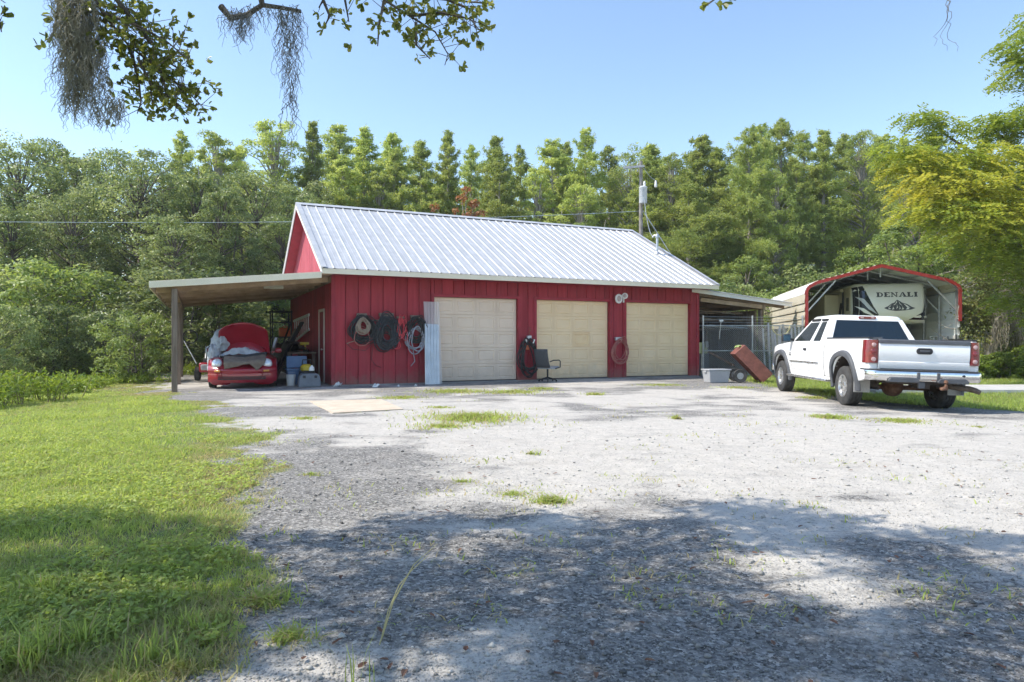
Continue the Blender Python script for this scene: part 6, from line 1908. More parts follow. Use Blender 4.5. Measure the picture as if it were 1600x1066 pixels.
# metal sheets leaning against the first door
m_gsheet = mat('galvanised_sheet', (0.46, 0.49, 0.52), (0.57, 0.60, 0.63), scale=3, rough=0.35, metal=0.55)
m_clear = bpy.data.materials.new('clear_sheet'); m_clear.use_nodes = True
n_ = m_clear.node_tree; pb = n_.nodes['Principled BSDF']; pb.inputs['Base Color'].default_value = (0.75, 0.72, 0.72, 1); pb.inputs['Roughness'].default_value = 0.3; pb.inputs['Alpha'].default_value = 0.5
for nm, lb, u0, w, h, m_, dv, tilt in (('roofing_sheet', 'tall clear plastic roofing sheet leaning at the tan garage door', 2.62, .48, 2.42, m_clear, -.34, 0.115),
                                      ('roofing_sheet', 'short galvanised metal roofing sheet leaning in front of a clear one', 2.54, .44, 1.78, m_gsheet, -.46, 0.17)):
    o = bthing(nm, lb, 'roofing sheet', u0, dv, 0.0, 0.02, 'roofing sheets')
    v_, f_ = rib_sheet(w, h, 5, 0.022, base=0.05, topw=0.02)
    p_ = piece('sheet', MB().add(v_, f_).mesh('sheet', m_), o)
    p_.matrix_local = Matrix.Rotation(math.pi / 2 - tilt, 4, 'X') @ Matrix.Translation((0.02, 0, 0))
    if m_ is m_gsheet: p_.rotation_euler.rotate_axis('Z', -0.045)

# black office chair with a sling back
chx = bthing('office_chair', 'grey office chair with bent metal arms in front of the barn', 'chair', 6.42, -0.62, 0.0, R(28))
bk_ = MB(); bk_.grid(lambda i, j: (-.22 - .16 * j - 0.03 * math.sin(math.pi * j), -.24 + .48 * i, .44 + .56 * j + 0.0), 6, 8)
m_sling = mat('sling_grey', (0.055, 0.058, 0.065), (0.085, 0.088, 0.095), scale=30, rough=0.8)
bk_.build('backrest', m_sling, chx, True, solid=0.04)
MB().grid(lambda i, j: (-.22 + .50 * j, -.24 + .48 * i, .43 - .03 * math.sin(math.pi * j) + .02 * j), 6, 6).build('seat', m_ltgrey, chx, True, solid=0.05)
for s in (1, -1):
    MB().tube([(-.27, s * .27, .62), (-.1, s * .29, .66), (.20, s * .29, .66), (.27, s * .29, .62), (.28, s * .28, .44), (.05, s * .26, .40)], .017, 8).build('armrest', m_black, chx, True)
MB().tube([(0, 0, .40), (0, 0, .10)], [.03, .025], 10).build('column', m_black, chx, True)
for k in range(5):
    a = 2 * math.pi * k / 5
    MB().tube([(0, 0, .12), (.27 * math.cos(a), .27 * math.sin(a), .06)], [.03, .018], 8).build('leg', m_black, chx, True)
    MB().lathe([(.0, -.015), (.03, -.012), (.03, .012), (0, .015)], 12, Matrix.Translation((.28 * math.cos(a), .28 * math.sin(a), .03)) @ Matrix.Rotation(a + math.pi / 2, 4, 'Z') @ Matrix.Rotation(math.pi / 2, 4, 'Y')).build('caster', m_black, chx, True)

# ------------------------------------------------------------------ right side: tote, tipped cart, fence, stored stuff
p = onground(1119, 598)
tt = thing('storage_tote', 'light grey plastic tote with a lid in front of the chain-link fence', 'tote', (p.x, p.y, 0), R(12))
tt.scale = (.82, .82, .86)
tb_ = MB(); tb_.add([(-.36, -.24, 0), (.36, -.24, 0), (.36, .24, 0), (-.36, .24, 0), (-.42, -.29, .43), (.42, -.29, .43), (.42, .29, .43), (-.42, .29, .43)], [(0, 3, 2, 1), (0, 1, 5, 4), (1, 2, 6, 5), (2, 3, 7, 6), (3, 0, 4, 7), (4, 5, 6, 7)])
tb_.build('tub', m_ltgrey, tt, bevel=0.025)
MB().box(-.45, .45, -.32, .32, .43, .475).build('lid', m_ltgrey, tt, bevel=0.012)
for s in (1, -1): MB().box(s * .44 - .02, s * .44 + .02, -.1, .1, .36, .42).build('handle', m_ltgrey, tt, bevel=0.008)
p = onground(1153, 597)
ct = thing('dump_cart', 'rusty red dump cart tipped on its end by the fence', 'cart', (p.x, p.y, 0), R(-8))
m_cart = mat('cart_red', (0.15, 0.05, 0.036), (0.25, 0.09, 0.065), scale=7, rough=0.65)
bx_ = MB()
# open box, tipped: local long axis runs up-left
A_ = Matrix.Translation((0.62, 0, 0.02)) @ Matrix.Rotation(R(47), 4, 'Y')
def cb_box(x0, x1, y0, y1, z0, z1, nm, m_=None):
    mb = MB(); mb.M = A_; mb.box(x0, x1, y0, y1, z0, z1); return mb.build(nm, m_ or m_cart, ct, bevel=0.008)
cb_box(-1.12, 0, -.40, .40, 0.38, 0.40, 'floor')
cb_box(-1.12, 0, -.43, -.40, 0.0, 0.40, 'side'); cb_box(-1.12, 0, .40, .43, 0.0, 0.40, 'side')
cb_box(-1.15, -1.12, -.43, .43, 0.0, 0.40, 'end_panel'); cb_box(0.0, 0.03, -.43, .43, 0.0, 0.40, 'end_panel')
ct.scale = (1, 1, 1)
fr2 = MB(); fr2.bar((-0.15, 0, 0.52), (-0.88, -.05, 0.92), .06, .06); fr2.bar((-.15, -.2, .52), (-.15, .2, .52), .05, .05)
fr2.build('draw_bar', m_under, ct)
for s in (1, -1):
    MB().lathe([(.10, -.06), (.19, -.07), (.205, 0), (.19, .07), (.10, .06)], 22, Matrix.Translation((-0.02, s * .48, .21)) @ Matrix.Rotation(math.pi / 2, 4, 'X'), True).build('wheel', m_rubber, ct, True)
    MB().lathe([(.1, -.03), (.1, .03), (0, .03)], 16, Matrix.Translation((-0.02, s * .48, .21)) @ Matrix.Rotation(math.pi / 2, 4, 'X')).build('hub', m_galv, ct, True)
MB().tube([(-0.02, -.48, .21), (-0.02, .48, .21)], .02, 8).build('axle', m_under, ct, True)
gl = thing('green_rag', 'pale green rag on the rim of the tipped cart', 'rag', (p.x - 0.02, p.y - 0.12, 1.065))
drape('rag', lambda i, j: (-.09 + .18 * i, -.08 + .16 * j, .03 * math.sin(math.pi * i)), 8, 8, mat('pale_green', (0.34, 0.44, 0.16), rough=0.8), gl, 0.08, 4, 30)

# chain link fence with diagonal wires
F0, F1 = Vector((6.78, 24.28, 0)), Vector((10.46, 24.46, 0))
fd_ = (F1 - F0); FL_ = fd_.length; fa = math.atan2(fd_.y, fd_.x)
fence = thing('chain_link_fence', 'grey chain-link fence with barbed strands between barn and carport', 'fence', F0, fa)
m_link = mat('link_wire', (0.40, 0.42, 0.43), (0.52, 0.54, 0.55), scale=10, rough=0.4, metal=0.6)
lk = MB()
s_ = 0.075; zt = 1.80
nn = int((FL_ + zt) / s_)
for k in range(-int(zt / s_), int(FL_ / s_) + 1):
    for d in (1, -1):
        x0 = k * s_
        if d == 1: a, b = (x0, 0.03), (x0 + zt, 0.03 + zt - .03)
        else: a, b = (x0 + zt, 0.03), (x0, zt)
        # clip to panel
        (xa, za), (xb, zb) = a, b
        m_s = (zb - za) / (xb - xa)
        lo_, hi_x = max(min(xa, xb), 0), min(max(xa, xb), FL_)
        if hi_x - lo_ < 0.03: continue
        lk.tube([(lo_, 0.004 * d, za + m_s * (lo_ - xa)), (hi_x, 0.004 * d, za + m_s * (hi_x - xa))], 0.0065, 3, False)
o = lk.build('mesh_wire', m_link, fence); o['kind'] = 'stuff'
for x in (0.03, 1.82, FL_ - 0.03): MB().tube([(x, 0.04, -.2), (x, 0.04, 2.16)], .032, 10).build('post', m_galv, fence, True)
for z in (1.80, .90, .05): MB().tube([(0, .02, z), (FL_, .02, z)], .022, 8).build('rail', m_galv, fence, True)
for z in (1.92, 2.02, 2.12): MB().tube([(0, .04, z), (FL_ / 2, .04, z - .02), (FL_, .04, z)], .006, 5).build('barbed_wire', m_galv, fence, True)
# pipes stacked upright behind the fence, outside the lean-to
for k in range(9):
    px = 1196 + k * 6.1 + (k % 3) * 1.2
    q = onground(px, 586)
    q = at(px, 533, 25.3 + 0.2 * (k % 3)); 
    pp = thing('steel_pipe', f'grey steel pipe standing upright behind the chain-link fence, {ORD[k]} from the lean-to', 'pipe', (q.x, q.y, 0), group='pipes standing behind the fence')
    MB().tube([(0, 0, 0), (0.03 * math.sin(k * 2.2), 0.25, 1.72 + .2 * math.sin(k * 1.7))], .035 + .012 * (k % 2), 9).build('tube', m_galv, pp, True)
# fence behind the right lawn
F2, F3 = Vector((15.5, 25.3, 0)), Vector((26, 24.6, 0))
fa2 = math.atan2((F3 - F2).y, (F3 - F2).x); L2 = (F3 - F2).length
fen2 = thing('picket_rail_fence', 'white metal rail fence with slim pickets beyond the right lawn', 'fence', F2, fa2)
for z in (1.42, .35): MB().tube([(0, 0, z), (L2, 0, z)], .025, 6).build('rail', m_white, fen2)
pkm = MB().box(-.012, .012, -.012, .012, 0, 1.42).mesh('picket', m_white)
for k in range(int(L2 / .13)): piece('picket', pkm, fen2, (k * .13, 0, 0))

# stored things in the dark of the right lean-to
m_pvc = mat('pale_pipe', (0.50, 0.49, 0.45), (0.62, 0.61, 0.57), scale=6, rough=0.5)
rkk = bthing('pipe_rack', 'rack of long pale pipes and rods inside the right lean-to', 'rack', 0, 0)
for z in (1.72, 2.05, 2.32):
    for v in (0.9, 3.0): MB().box(13.1, 15.7, v - .03, v + .03, z - .05, z).build('arm', m_wood, rkk)
q_ = random.Random(3)
for k in range(26):
    z = q_.choice([1.74, 2.07, 2.34]) + .03
    u0 = q_.uniform(13.2, 14.0); u1 = u0 + q_.uniform(0.9, 1.8); v0 = q_.uniform(.45, 1.2)
    MB().tube([(u0, v0 + q_.uniform(.0, .3), z + q_.uniform(0, .1)), (u1, v0 - q_.uniform(0, .6), z - q_.uniform(0, .12))], q_.uniform(.008, .02), 6).build('rod', q_.choice([m_pvc, m_galv, m_hosed, m_deck]), rkk, True)
for k, (u_, v_0, w, d, h, m_, lb) in enumerate([(13.5, 3.5, 1.0, .8, 1.3, m_black, 'black steel cabinet in the dark of the right lean-to'), (14.8, 2.6, .9, .7, .95, m_gbox, 'grey chest in the dark of the right lean-to'),
                                                (14.2, 6.2, 1.9, .8, 1.7, m_under, 'rusty shelf unit at the back of the right lean-to')]):
    o = bthing('storage_cabinet', lb, 'cabinet', u_, v_0)
    MB().box(-w / 2, w / 2, -d / 2, d / 2, .0, h).build('body', m_, o, bevel=.01)
    for j in range(3): MB().box(-w / 2 + .04, w / 2 - .04, -d / 2 - .015, -d / 2, .08 + j * (h - .1) / 3, (j + 1) * (h - .1) / 3).build('door', m_, o)
o = bthing('meter_box', 'yellow-green electric box on a short stand at the barn corner', 'electric box', BL + 0.24, 0.10)
MB().box(-.02, .02, -.02, .02, 0, .80).build('stand', m_galv, o)
MB().box(-.18, .2, -.10, .10, .80, 1.20).build('box', mat('olive_box', (0.42, 0.45, 0.20), (0.5, 0.52, 0.28), rough=.5), o, bevel=.01)
MB().box(.06, .2, -.16, -.10, 1.02, 1.24).build('cover', m_ltgrey, o, bevel=.01)
hm = thing('hung_hammer', 'long pale handled tool hanging on the chain-link fence', 'tool', F0 + Vector((0.56, -0.06, 0)), fa)
MB().tube([(0, -.02, 1.32), (.07, -.03, 1.95)], .014, 8).build('handle', m_pvc, hm, True)
MB().box(-.0, .14, -.06, -.0, 1.94, 2.0).build('head', m_galv, hm)
hp = thing('yellow_hose_loop', 'yellow hose loop hanging on the fence rail near the carport', 'hose', F0 + Vector((2.75, -0.06, 0)), fa)
MB().tube([(-.28, 0, 1.80), (-.27, -.02, 1.62), (-.15, -.03, 1.48), (.02, -.03, 1.45), (.2, -.03, 1.52), (.30, -.02, 1.66), (.33, 0, 1.80)], .014, 8).build('hose', mat('yellow_hose', (0.55, 0.5, 0.25), rough=.6), hp, True)

# ------------------------------------------------------------------ utility pole with transformer, wires
UP = thing('utility_pole', 'wooden utility pole with a grey transformer behind the barn', 'utility pole', (at(1001.5, 300, 36).x, 36, 0))
ptop = CH + (CY - 252) * 36 / FPX
MB().tube([(0, 0, -.3), (0, 0, 5), (0.0, 0, ptop)], [.13, .115, .09], 12).build('pole', mat('pole_grey', (0.20, 0.18, 0.16), (0.3, 0.275, 0.25), scale=5, rough=.9), UP, True)
zc = CH + (CY - 262) * 36 / FPX
MB().bar((-0.95, -.12, zc - .04), (0.16, -.12, zc + .05), .09, .11).build('cross_arm', m_ltgrey, UP)
zt_ = CH + (CY - 320) * 36 / FPX
tf = MB().lathe([(0.0, 0), (.19, 0), (.21, .05), (.21, .78), (.225, .80), (.225, .84), (.14, .90), (0, .92)], 20, Matrix.Translation((0.05, -.34, zt_))).build('transformer', mat('transformer_grey', (0.52, 0.54, 0.57), (0.6, 0.62, 0.65), rough=.45), UP, True)
MB().lathe([(.05, 0), (.07, .03), (.05, .06), (.07, .09), (.05, .12), (.07, .15), (.04, .28), (0, .3)], 12, Matrix.Translation((0.12, -.34, zt_ + .88))).build('bushing', m_white, tf, True)
MB().box(-.05, .05, -.2, -.08, zt_ + .15, zt_ + .7).build('hanger', m_galv, tf)
MB().lathe([(.05, 0), (.08, .05), (.05, .3), (.02, .36)], 10, Matrix.Translation((0.72, -.3, zt_ + .85))).build('arrester', m_white, UP, True)
for k, z in enumerate((zc + .1, zc - .2)): MB().lathe([(.03, 0), (.05, .03), (.03, .06), (.05, .09), (.02, .14)], 10, Matrix.Translation((-.2, -.12, z - .05))).build('insulator', m_galv, UP, True)
upx = UP.location
def wire(name, lab, a, b, sag, r=0.014, n=20):
    a, b = Vector(a), Vector(b)
    pts = [a.lerp(b, i / n) - Vector((0, 0, sag * 4 * (i / n) * (1 - i / n))) for i in range(n + 1)]
    o = MB().tube(pts, r, 5).build(name, m_galv, None, True)
    tag(o, lab, 'wire'); return o
ms = bw(12.46, 2.2, ZF + slope * (2.05 + OV) + .68)
wire('service_drop', 'thin service wire from the transformer down to the roof mast', (upx.x + .1, 35.6, zt_ + .2), ms, .4, .016)
wire('guy_wire', 'pale guy wire slanting down from the utility pole', (upx.x + .1, 36, zt_ - .3), (upx.x + 2.6, 34.5, 3.5), .0, .02, 4)
wl = wire('overhead_wire', 'single overhead wire crossing the trees left of the barn', (upx.x, 36.2, zt_ - .3), at(-60, 346, 27), .25, .014)
wire('drop_lead', 'short wire loop from the pole head to the arrester', (upx.x + .1, 35.9, zc), (upx.x + .72, 35.7, zt_ + 1.2), .1, .012, 8)

# ------------------------------------------------------------------ small things on the ground
ply = thing('plywood_sheet', 'tan plywood sheet lying flat on the gravel before the barn', 'plywood', (0, 0, 0))
Q = [onground(484, 628), onground(596, 625), onground(630, 641), onground(520, 647)]
MB().add([(q.x, q.y, gzf(q.x, q.y) + .018) for q in Q] + [(q.x, q.y, gzf(q.x, q.y) - .01) for q in Q], [(0, 3, 2, 1), (4, 5, 6, 7), (0, 1, 5, 4), (1, 2, 6, 5), (2, 3, 7, 6), (3, 0, 4, 7)]).build('sheet', mat('plywood', (0.50, 0.41, 0.31), (0.60, 0.51, 0.40), scale=4, rough=.85, bump=.2), ply)
m_paper = mat('white_scrap', (0.68, 0.68, 0.67), (0.8, 0.8, 0.79), scale=9, rough=.8)
for k, (px, py, s, lb) in enumerate([(527, 604, .16, 'crumpled white scrap at the red barn corner'), (587, 605, .16, 'crumpled white scrap under the black cables'), (622, 605, .07, 'small white scrap left of the metal sheets'),
                                     (649, 604, .07, 'tiny white scrap beside the leaning metal sheets'), (983, 589, .12, 'white scrap at the foot of the last cream door'), (820, 594, .10, 'white scrap under the heavy black hose')]):
    q = onground(px, py)
    o = thing('paper_scrap', lb, 'litter', (q.x, q.y, gzf(q.x, q.y)), group='white scraps along the barn front')
    drape('scrap', lambda i, j: (-s / 2 + s * i, -s / 2 + s * j, .02 + s * .4 * math.sin(math.pi * i) * math.sin(math.pi * j)), 7, 7, m_paper, o, s * .7, 4, 40 + k)
# ------------------------------------------------------------------ live oak overhead: trunk out of view, limbs and drooping twigs in view, moss
OAK = thing('oak_tree', 'spreading oak with small leathery leaves hanging in at the top of the view', 'tree', (-6.2, -3.2, 0))
OO = Vector((-6.2, -3.2, 0))
ro = random.Random(21)
tk = MB()
tk.tube([(0, 0, -.4), (.05, 0, .6), (.0, .1, 1.6), (.1, .2, 2.8), (.1, .3, 4.2)], [.62, .45, .40, .36, .28], 12)
limbs = []
def limb(pts, r0, r1, n=7):
    k = len(pts)
    tk.tube([Vector(p) - OO for p in pts], [r1 + (r0 - r1) * (1 - i / (k - 1)) ** 2.2 for i in range(k)], n)
    limbs.append([Vector(p) for p in pts])
base = OO + Vector((.05, .2, 2.6))
limb([base, (-5, -1, 4.2), (-3.9, 1.6, 4.9), (-3.1, 3.4, 4.5), (-2.75, 4.2, 3.75), (-2.3, 4.35, 3.15)], .16, .014)
limb([base, (-4.5, -2, 4.4), (-2.6, .4, 5.3), (-1.2, 2.6, 4.9), (-0.9, 3.7, 4.1), (-.75, 4.25, 3.5)], .14, .010)
limb([base, (-4.5, -2, 4.4), (-2.4, -.6, 5.6), (-.6, 1.0, 5.6), (.6, 2.6, 5.0), (1.5, 4.0, 4.0)], .15, .008)
limb([(-.6, 1.0, 5.6), (.9, 2.2, 5.2), (2.1, 3.4, 4.5), (2.62, 4.15, 3.62), (2.69, 4.2, 3.42)], .035, .005)
limb([base, (-6.8, -.5, 4.6), (-7.2, 1.8, 5.4), (-6.6, 3.6, 5.2)], .2, .05)
limb([base, (-8, -3.4, 4.6), (-10.4, -2.6, 5.6), (-11.4, -1, 5.4)], .2, .05)
limb([base, (-5.2, -3.4, 5.2), (-3.4, -3.6, 6.6), (-1.2, -3.0, 6.6)], .22, .05)
limb([base, (-6.4, -4.2, 5.4), (-7.0, -6.0, 6.8), (-7.4, -7.6, 7.0)], .22, .05)
limb([base, (-6.2, -2.8, 5.6), (-5.6, -1.2, 7.4), (-5.0, 0.4, 8.2)], .24, .05)
limb([base, (-5.6, -1.4, 4.6), (-4.8, 1.8, 5.4), (-4.6, 3.4, 5.0)], .16, .03)
tk.build('trunk', m_bark2, OAK, True)

def oak_leaves(C, L, W, axis=None, axw=0.0, flat=.3):
    """spoon-shaped leaves folded a little along the midrib: two quads each"""
    n = len(C)
    N = unit(rand_dirs(n) * (1 - flat) + np.array([0, 0, 1.]) * flat)
    A = rand_dirs(n)
    if axis is not None: A = unit(A * (1 - axw) + axis * axw)
    A = unit(A - N * (A * N).sum(1, keepdims=True)); B = np.cross(N, A)
    L = np.asarray(L)[:, None]; W = np.asarray(W)[:, None]
    up = N * W * .22
    b = C - A * L * .5; t = C + A * L * .5
    l1 = C - A * L * .12 - B * W * .40 + up; l2 = C + A * L * .36 - B * W * .46 + up
    r1 = C - A * L * .12 + B * W * .40 + up; r2 = C + A * L * .36 + B * W * .46 + up
    V = np.stack([b, l1, l2, t, b, t, r2, r1], 1).reshape(-1, 3)
    return V
# canopy: clumps of leaves above the frame, loosely strewn so that light falls through
Vs, Ts = [], []
q_ = random.Random(5)
clumps = []
# lower boughs on the sunlit side, laid out from the shade they throw on the yard (shade spots as photograph pixels)
SH = [(30, 825), (110, 815), (190, 835), (270, 830), (345, 850), (40, 880), (120, 890), (210, 880), (300, 890), (360, 905), (30, 950), (160, 950), (250, 965), (70, 1010), (170, 1030), (290, 1020), (340, 985), (20, 1055), (-60, 840), (-60, 930), (-50, 1010),
      (470, 842), (540, 852), (610, 838), (655, 815), (700, 822), (590, 890), (660, 888), (735, 895), (800, 872), (860, 850), (930, 828), (700, 945), (775, 950), (850, 940), (930, 905), (1000, 865), (1050, 822), (1120, 800), (1185, 797), (1250, 812),
      (1150, 838), (1230, 850), (1320, 840), (1400, 852), (1480, 838), (1560, 845), (1620, 850), (1420, 890), (1500, 900), (1580, 905), (1090, 905), (1130, 950), (1000, 960), (1050, 1000), (930, 1000), (1180, 1000), (1270, 985), (1350, 1010), (1440, 985),
      (1530, 975), (1600, 960), (1120, 1050), (1230, 1055), (1400, 1060), (1520, 1045), (830, 1015), (740, 1010), (520, 940), (590, 985), (1010, 1055)]
for (px, py) in SH:
    g_ = onground(px, py)
    z = q_.uniform(4.9, 6.6)
    clumps.append((g_.x - .8 * z, g_.y - .12 * z, z, q_.uniform(.22, .40) * (1.15 if px < 400 else 1.0)))
tries = 0
while len(clumps) < 150 and tries < 20000:
    tries += 1
    x = q_.uniform(-11.0, 1.0); z = q_.uniform(4.6, 7.6); y = q_.uniform(-8.5, 1.4)
    if abs((x + 4.9) / 6.6) ** 3 + abs((y + 1.2) / 6.2) ** 3 > 1.0: continue
    if z > 8.4 - 2.4 * (((x + 5) / 7) ** 2 + ((y + 1.8) / 7) ** 2): continue
    clumps.append((x, y, z, q_.uniform(.45, .9)))
for (x, y, z, rad) in clumps:
    n = int((620 if rad < .47 else 800) * (rad / .5) ** 1.9)
    D = rand_dirs(n) * (rng.random(n) ** .42)[:, None] * np.array([rad * 1.25, rad * 1.1, rad * .5])
    C = np.array([x, y, z]) + D - np.array(OO)
    Vs.append(leaf_quads(C, rng.uniform(.07, .11, n), rng.uniform(.035, .055, n), flat=.45)); Ts.append(np.clip(rng.normal(.35, .2, n), 0, 1))
bo_ = MB()
LP = [a_.lerp(b_, t_) for l_ in limbs for a_, b_ in zip(l_[:-1], l_[1:]) for t_ in (0, .33, .66)]
for (x, y, z, rad) in clumps:
    c_0 = Vector((x, y, z)); p_0 = min(LP, key=lambda p: (p - c_0).length)
    bo_.tube([p_0 - OO, p_0.lerp(c_0, .5) - OO + Vector((0, 0, .12)), c_0 - OO], [.026, .017, .006], 5, False)
bo_.build('boughs', m_bark2, OAK, True)['kind'] = 'stuff'
link('canopy', quads_mesh('canopy', np.concatenate(Vs), m_oak, np.concatenate(Ts)), OAK)
print('canopy leaves', sum(len(t) for t in Ts))

# sprays in view: twigs with leaves, following the photograph's outlines
def spray(name, stems, leaves_per_m, Lr, spread, tone):
    tw = MB(); Cs = []; Ax = []
    for st in stems:
        P = [at(*p) for p in st]
        tw.tube([p - OO for p in P], [max(.0025, .011 * (1 - i / len(P))) for i in range(len(P))], 5, False)
        for a, b in zip(P[:-1], P[1:]):
            d = b - a
            n = max(2, int(d.length * leaves_per_m))
            for k in range(n):
                p = a + d * ro.random()
                off = Vector((ro.gauss(0, 1), ro.gauss(0, 1), ro.gauss(0, 1))) * spread
                e = p + off
                if ro.random() < .8: tw.tube([p - OO, e - OO], [.003, .0016], 3, False)
                ax_ = (off.normalized() * .8 + d.normalized() * .5 + Vector((0, 0, .1))).normalized()
                for m_ in range(ro.randint(3, 7)):
                    # a rosette of leaves fanning out from the twig end
                    q = (ax_ + Vector((ro.gauss(0, 1), ro.gauss(0, 1), ro.gauss(0, 1))) * .62).normalized()
                    Cs.append(np.array(e - OO + q * Lr * .52)); Ax.append(np.array(q))
    p_1 = at(*stems[0][0]); near_ = min((p for l_ in limbs for p in l_), key=lambda p: (p - p_1).length)
    tw.tube([near_ - OO, near_.lerp(p_1, .5) - OO + Vector((0, 0, .05)), p_1 - OO], [.014, .011, .009], 6, False)
    Cs = np.array(Cs); Ax = unit(np.array(Ax)); n = len(Cs)
    o = tw.build('twigs', m_bark2, OAK)
    V = oak_leaves(Cs, rng.uniform(Lr * .7, Lr * 1.25, n), rng.uniform(Lr * .40, Lr * .56, n), Ax, .97, .2)
    t = np.clip(rng.normal(tone, .2, n), 0, 1)
    # the leaves that show singly are pieces of their own, the rest of the spray is one part
    k = 0
    if 'sparse' in name:
        k = min(n, LEFT[0]); LEFT[0] -= k
    name = 'leaf_spray'
    sp = link(name, quads_mesh(name, V[k * 8:], m_oak, np.repeat(t[k:], 2)), OAK) if k < n else o
    if k < n: sp['kind'] = 'stuff'
    for i in range(k):
        link('leaf', quads_mesh('leaf', V[i * 8:i * 8 + 8], m_oak, np.repeat(t[i:i + 1], 2)), sp)
    return sp
LEFT = [300]
DY = 4.3
def S(*pts): return [(x, y, DY + dz) for x, y, dz in pts]
spray('leaf_spray', [S((120, -60, 0), (160, 20, 0), (200, 70, .05), (250, 110, .1), (290, 140, .1), (318, 168, .1)), S((160, 20, 0), (215, 40, -.1), (262, 66, -.1), (300, 98, 0)),
                     S((200, 70, .05), (216, 120, .1), (220, 160, .1), (214, 178, .1)), S((250, 110, .1), (262, 150, 0), (280, 165, 0)), S((180, 45, 0), (240, 80, .2), (285, 112, .2)), S((150, 5, .1), (205, 15, .1), (235, 38, .1)),
                     S((215, 90, 0), (235, 130, 0), (238, 165, 0)), S((225, 90, .1), (270, 125, .15), (300, 150, .1))], 86, .046, .085, .45)
spray('sparse_spray', [S((560, -60, 0), (600, 0, 0), (640, 25, .1), (680, 50, .1), (700, 85, .1), (695, 102, .1)), S((600, 0, 0), (592, 40, 0), (590, 72, 0)), S((640, 25, .1), (690, 20, 0), (735, 30, 0), (750, 48, 0)), S((620, -10, 0), (700, 0, .1), (770, 6, .1)),
                     S((650, 35, 0), (650, 70, 0), (672, 92, 0)), S((700, 0, .1), (738, 16, .1), (742, 44, .1))], 54, .048, .06, .5)
spray('sparse_spray', [S((520, -60, 0), (505, 0, 0), (498, 12, 0)), S((530, -50, 0), (540, 5, 0), (545, 34, 0)), S((505, 0, 0), (515, 25, 0), (508, 40, 0))], 30, .048, .036, .5)
spray('sparse_spray', [S((1140, -50, 0), (1125, -8, 0), (1105, 8, 0)), S((1125, -8, 0), (1150, 0, 0))], 14, .062, .03, .3)
spray('sparse_spray', [S((-30, -40, 0), (-5, 10, 0), (2, 50, 0)), S((-5, 10, 0), (-2, 30, 0))], 24, .062, .04, .35)
spray('sparse_spray', [S((95, -10, .2), (84, 50, .2), (76, 62, .2))], 10, .07, .03, .4)
# bare mossy branch
MB().tube([at(345, 10, 4.4) - OO, at(360, 28, 4.4) - OO, at(385, 24, 4.4) - OO, at(410, 8, 4.4) - OO, at(440, 12, 4.4) - OO, at(470, 18, 4.4) - OO], [.022, .02, .018, .016, .013, .012], 7).build('branch', m_bark2, OAK, True)
MB().tube([at(410, 8, 4.4) - OO, at(400, -40, 4.4) - OO, (-1.6, 4.2, 4.3) - OO if False else Vector((-1.75, 4.1, 4.2)) - OO, Vector((-0.8, 2.6, 4.9)) - OO], [.018, .022, .03, .05], 7).build('branch', m_bark2, OAK, True)
def mossy(poly, n, lmin, lmax, r=.0017, curl=.6, Yd=4.3, dens=None):
    """starts scattered in pixel boxes (x0, x1, y0, y1)"""
    st, ln = [], []
    for (x0, x1, y0, y1, w, l0, l1) in poly:
        for k in range(int(n * w)):
            p = at(ro.uniform(x0, x1), ro.uniform(y0, y1), Yd + ro.gauss(0, .06)) - OO
            st.append(tuple(p)); ln.append(ro.uniform(l0, l1))
    return st, ln
st, ln = mossy([(90, 152, -35, 40, .40, .15, .5), (95, 142, 30, 100, .28, .15, .42), (100, 140, 95, 140, .12, .12, .32), (125, 150, 60, 130, .08, .15, .35), (148, 168, 60, 140, .06, .15, .35), (140, 195, 140, 170, .05, .06, .22), (165, 192, 150, 175, .05, .04, .18), (100, 128, 130, 160, .05, .08, .28), (150, 196, 165, 190, .03, .05, .16), (105, 160, 150, 185, .05, .06, .16)], 1100, 0, 0)
hank('spanish_moss', OAK, st, ln, m_moss, r=.0022, step=.022, curl=.75)
st, ln = mossy([(350, 395, 10, 28, .25, .08, .26), (385, 468, 5, 22, .25, .05, .2), (436, 468, 8, 70, .3, .12, .36), (440, 465, 70, 120, .15, .1, .28), (372, 390, 20, 50, .08, .08, .22), (448, 464, 120, 150, .06, .1, .28), (450, 458, 140, 160, .03, .5, .72)], 300, 0, 0)
hank('spanish_moss', OAK, st, ln, mat('dark_moss', (0.15, 0.15, 0.145), (0.26, 0.255, 0.24), scale=14, rough=.95, spec=.1), r=.0020, step=.022, curl=.75)
st, ln = mossy([(1480, 1484, -12, 4, 1.0, .36, .43)], 3, 0, 0, Yd=4.2)
hank('spanish_moss', OAK, st, ln, MATS['dark_moss'], r=.0022, step=.03, curl=.65)
st, ln = mossy([(75, 82, -20, 0, 1.0, .12, .22)], 2, 0, 0)
hank('spanish_moss', OAK, st, ln, MATS['dark_moss'], r=.0022, step=.03, curl=.3)

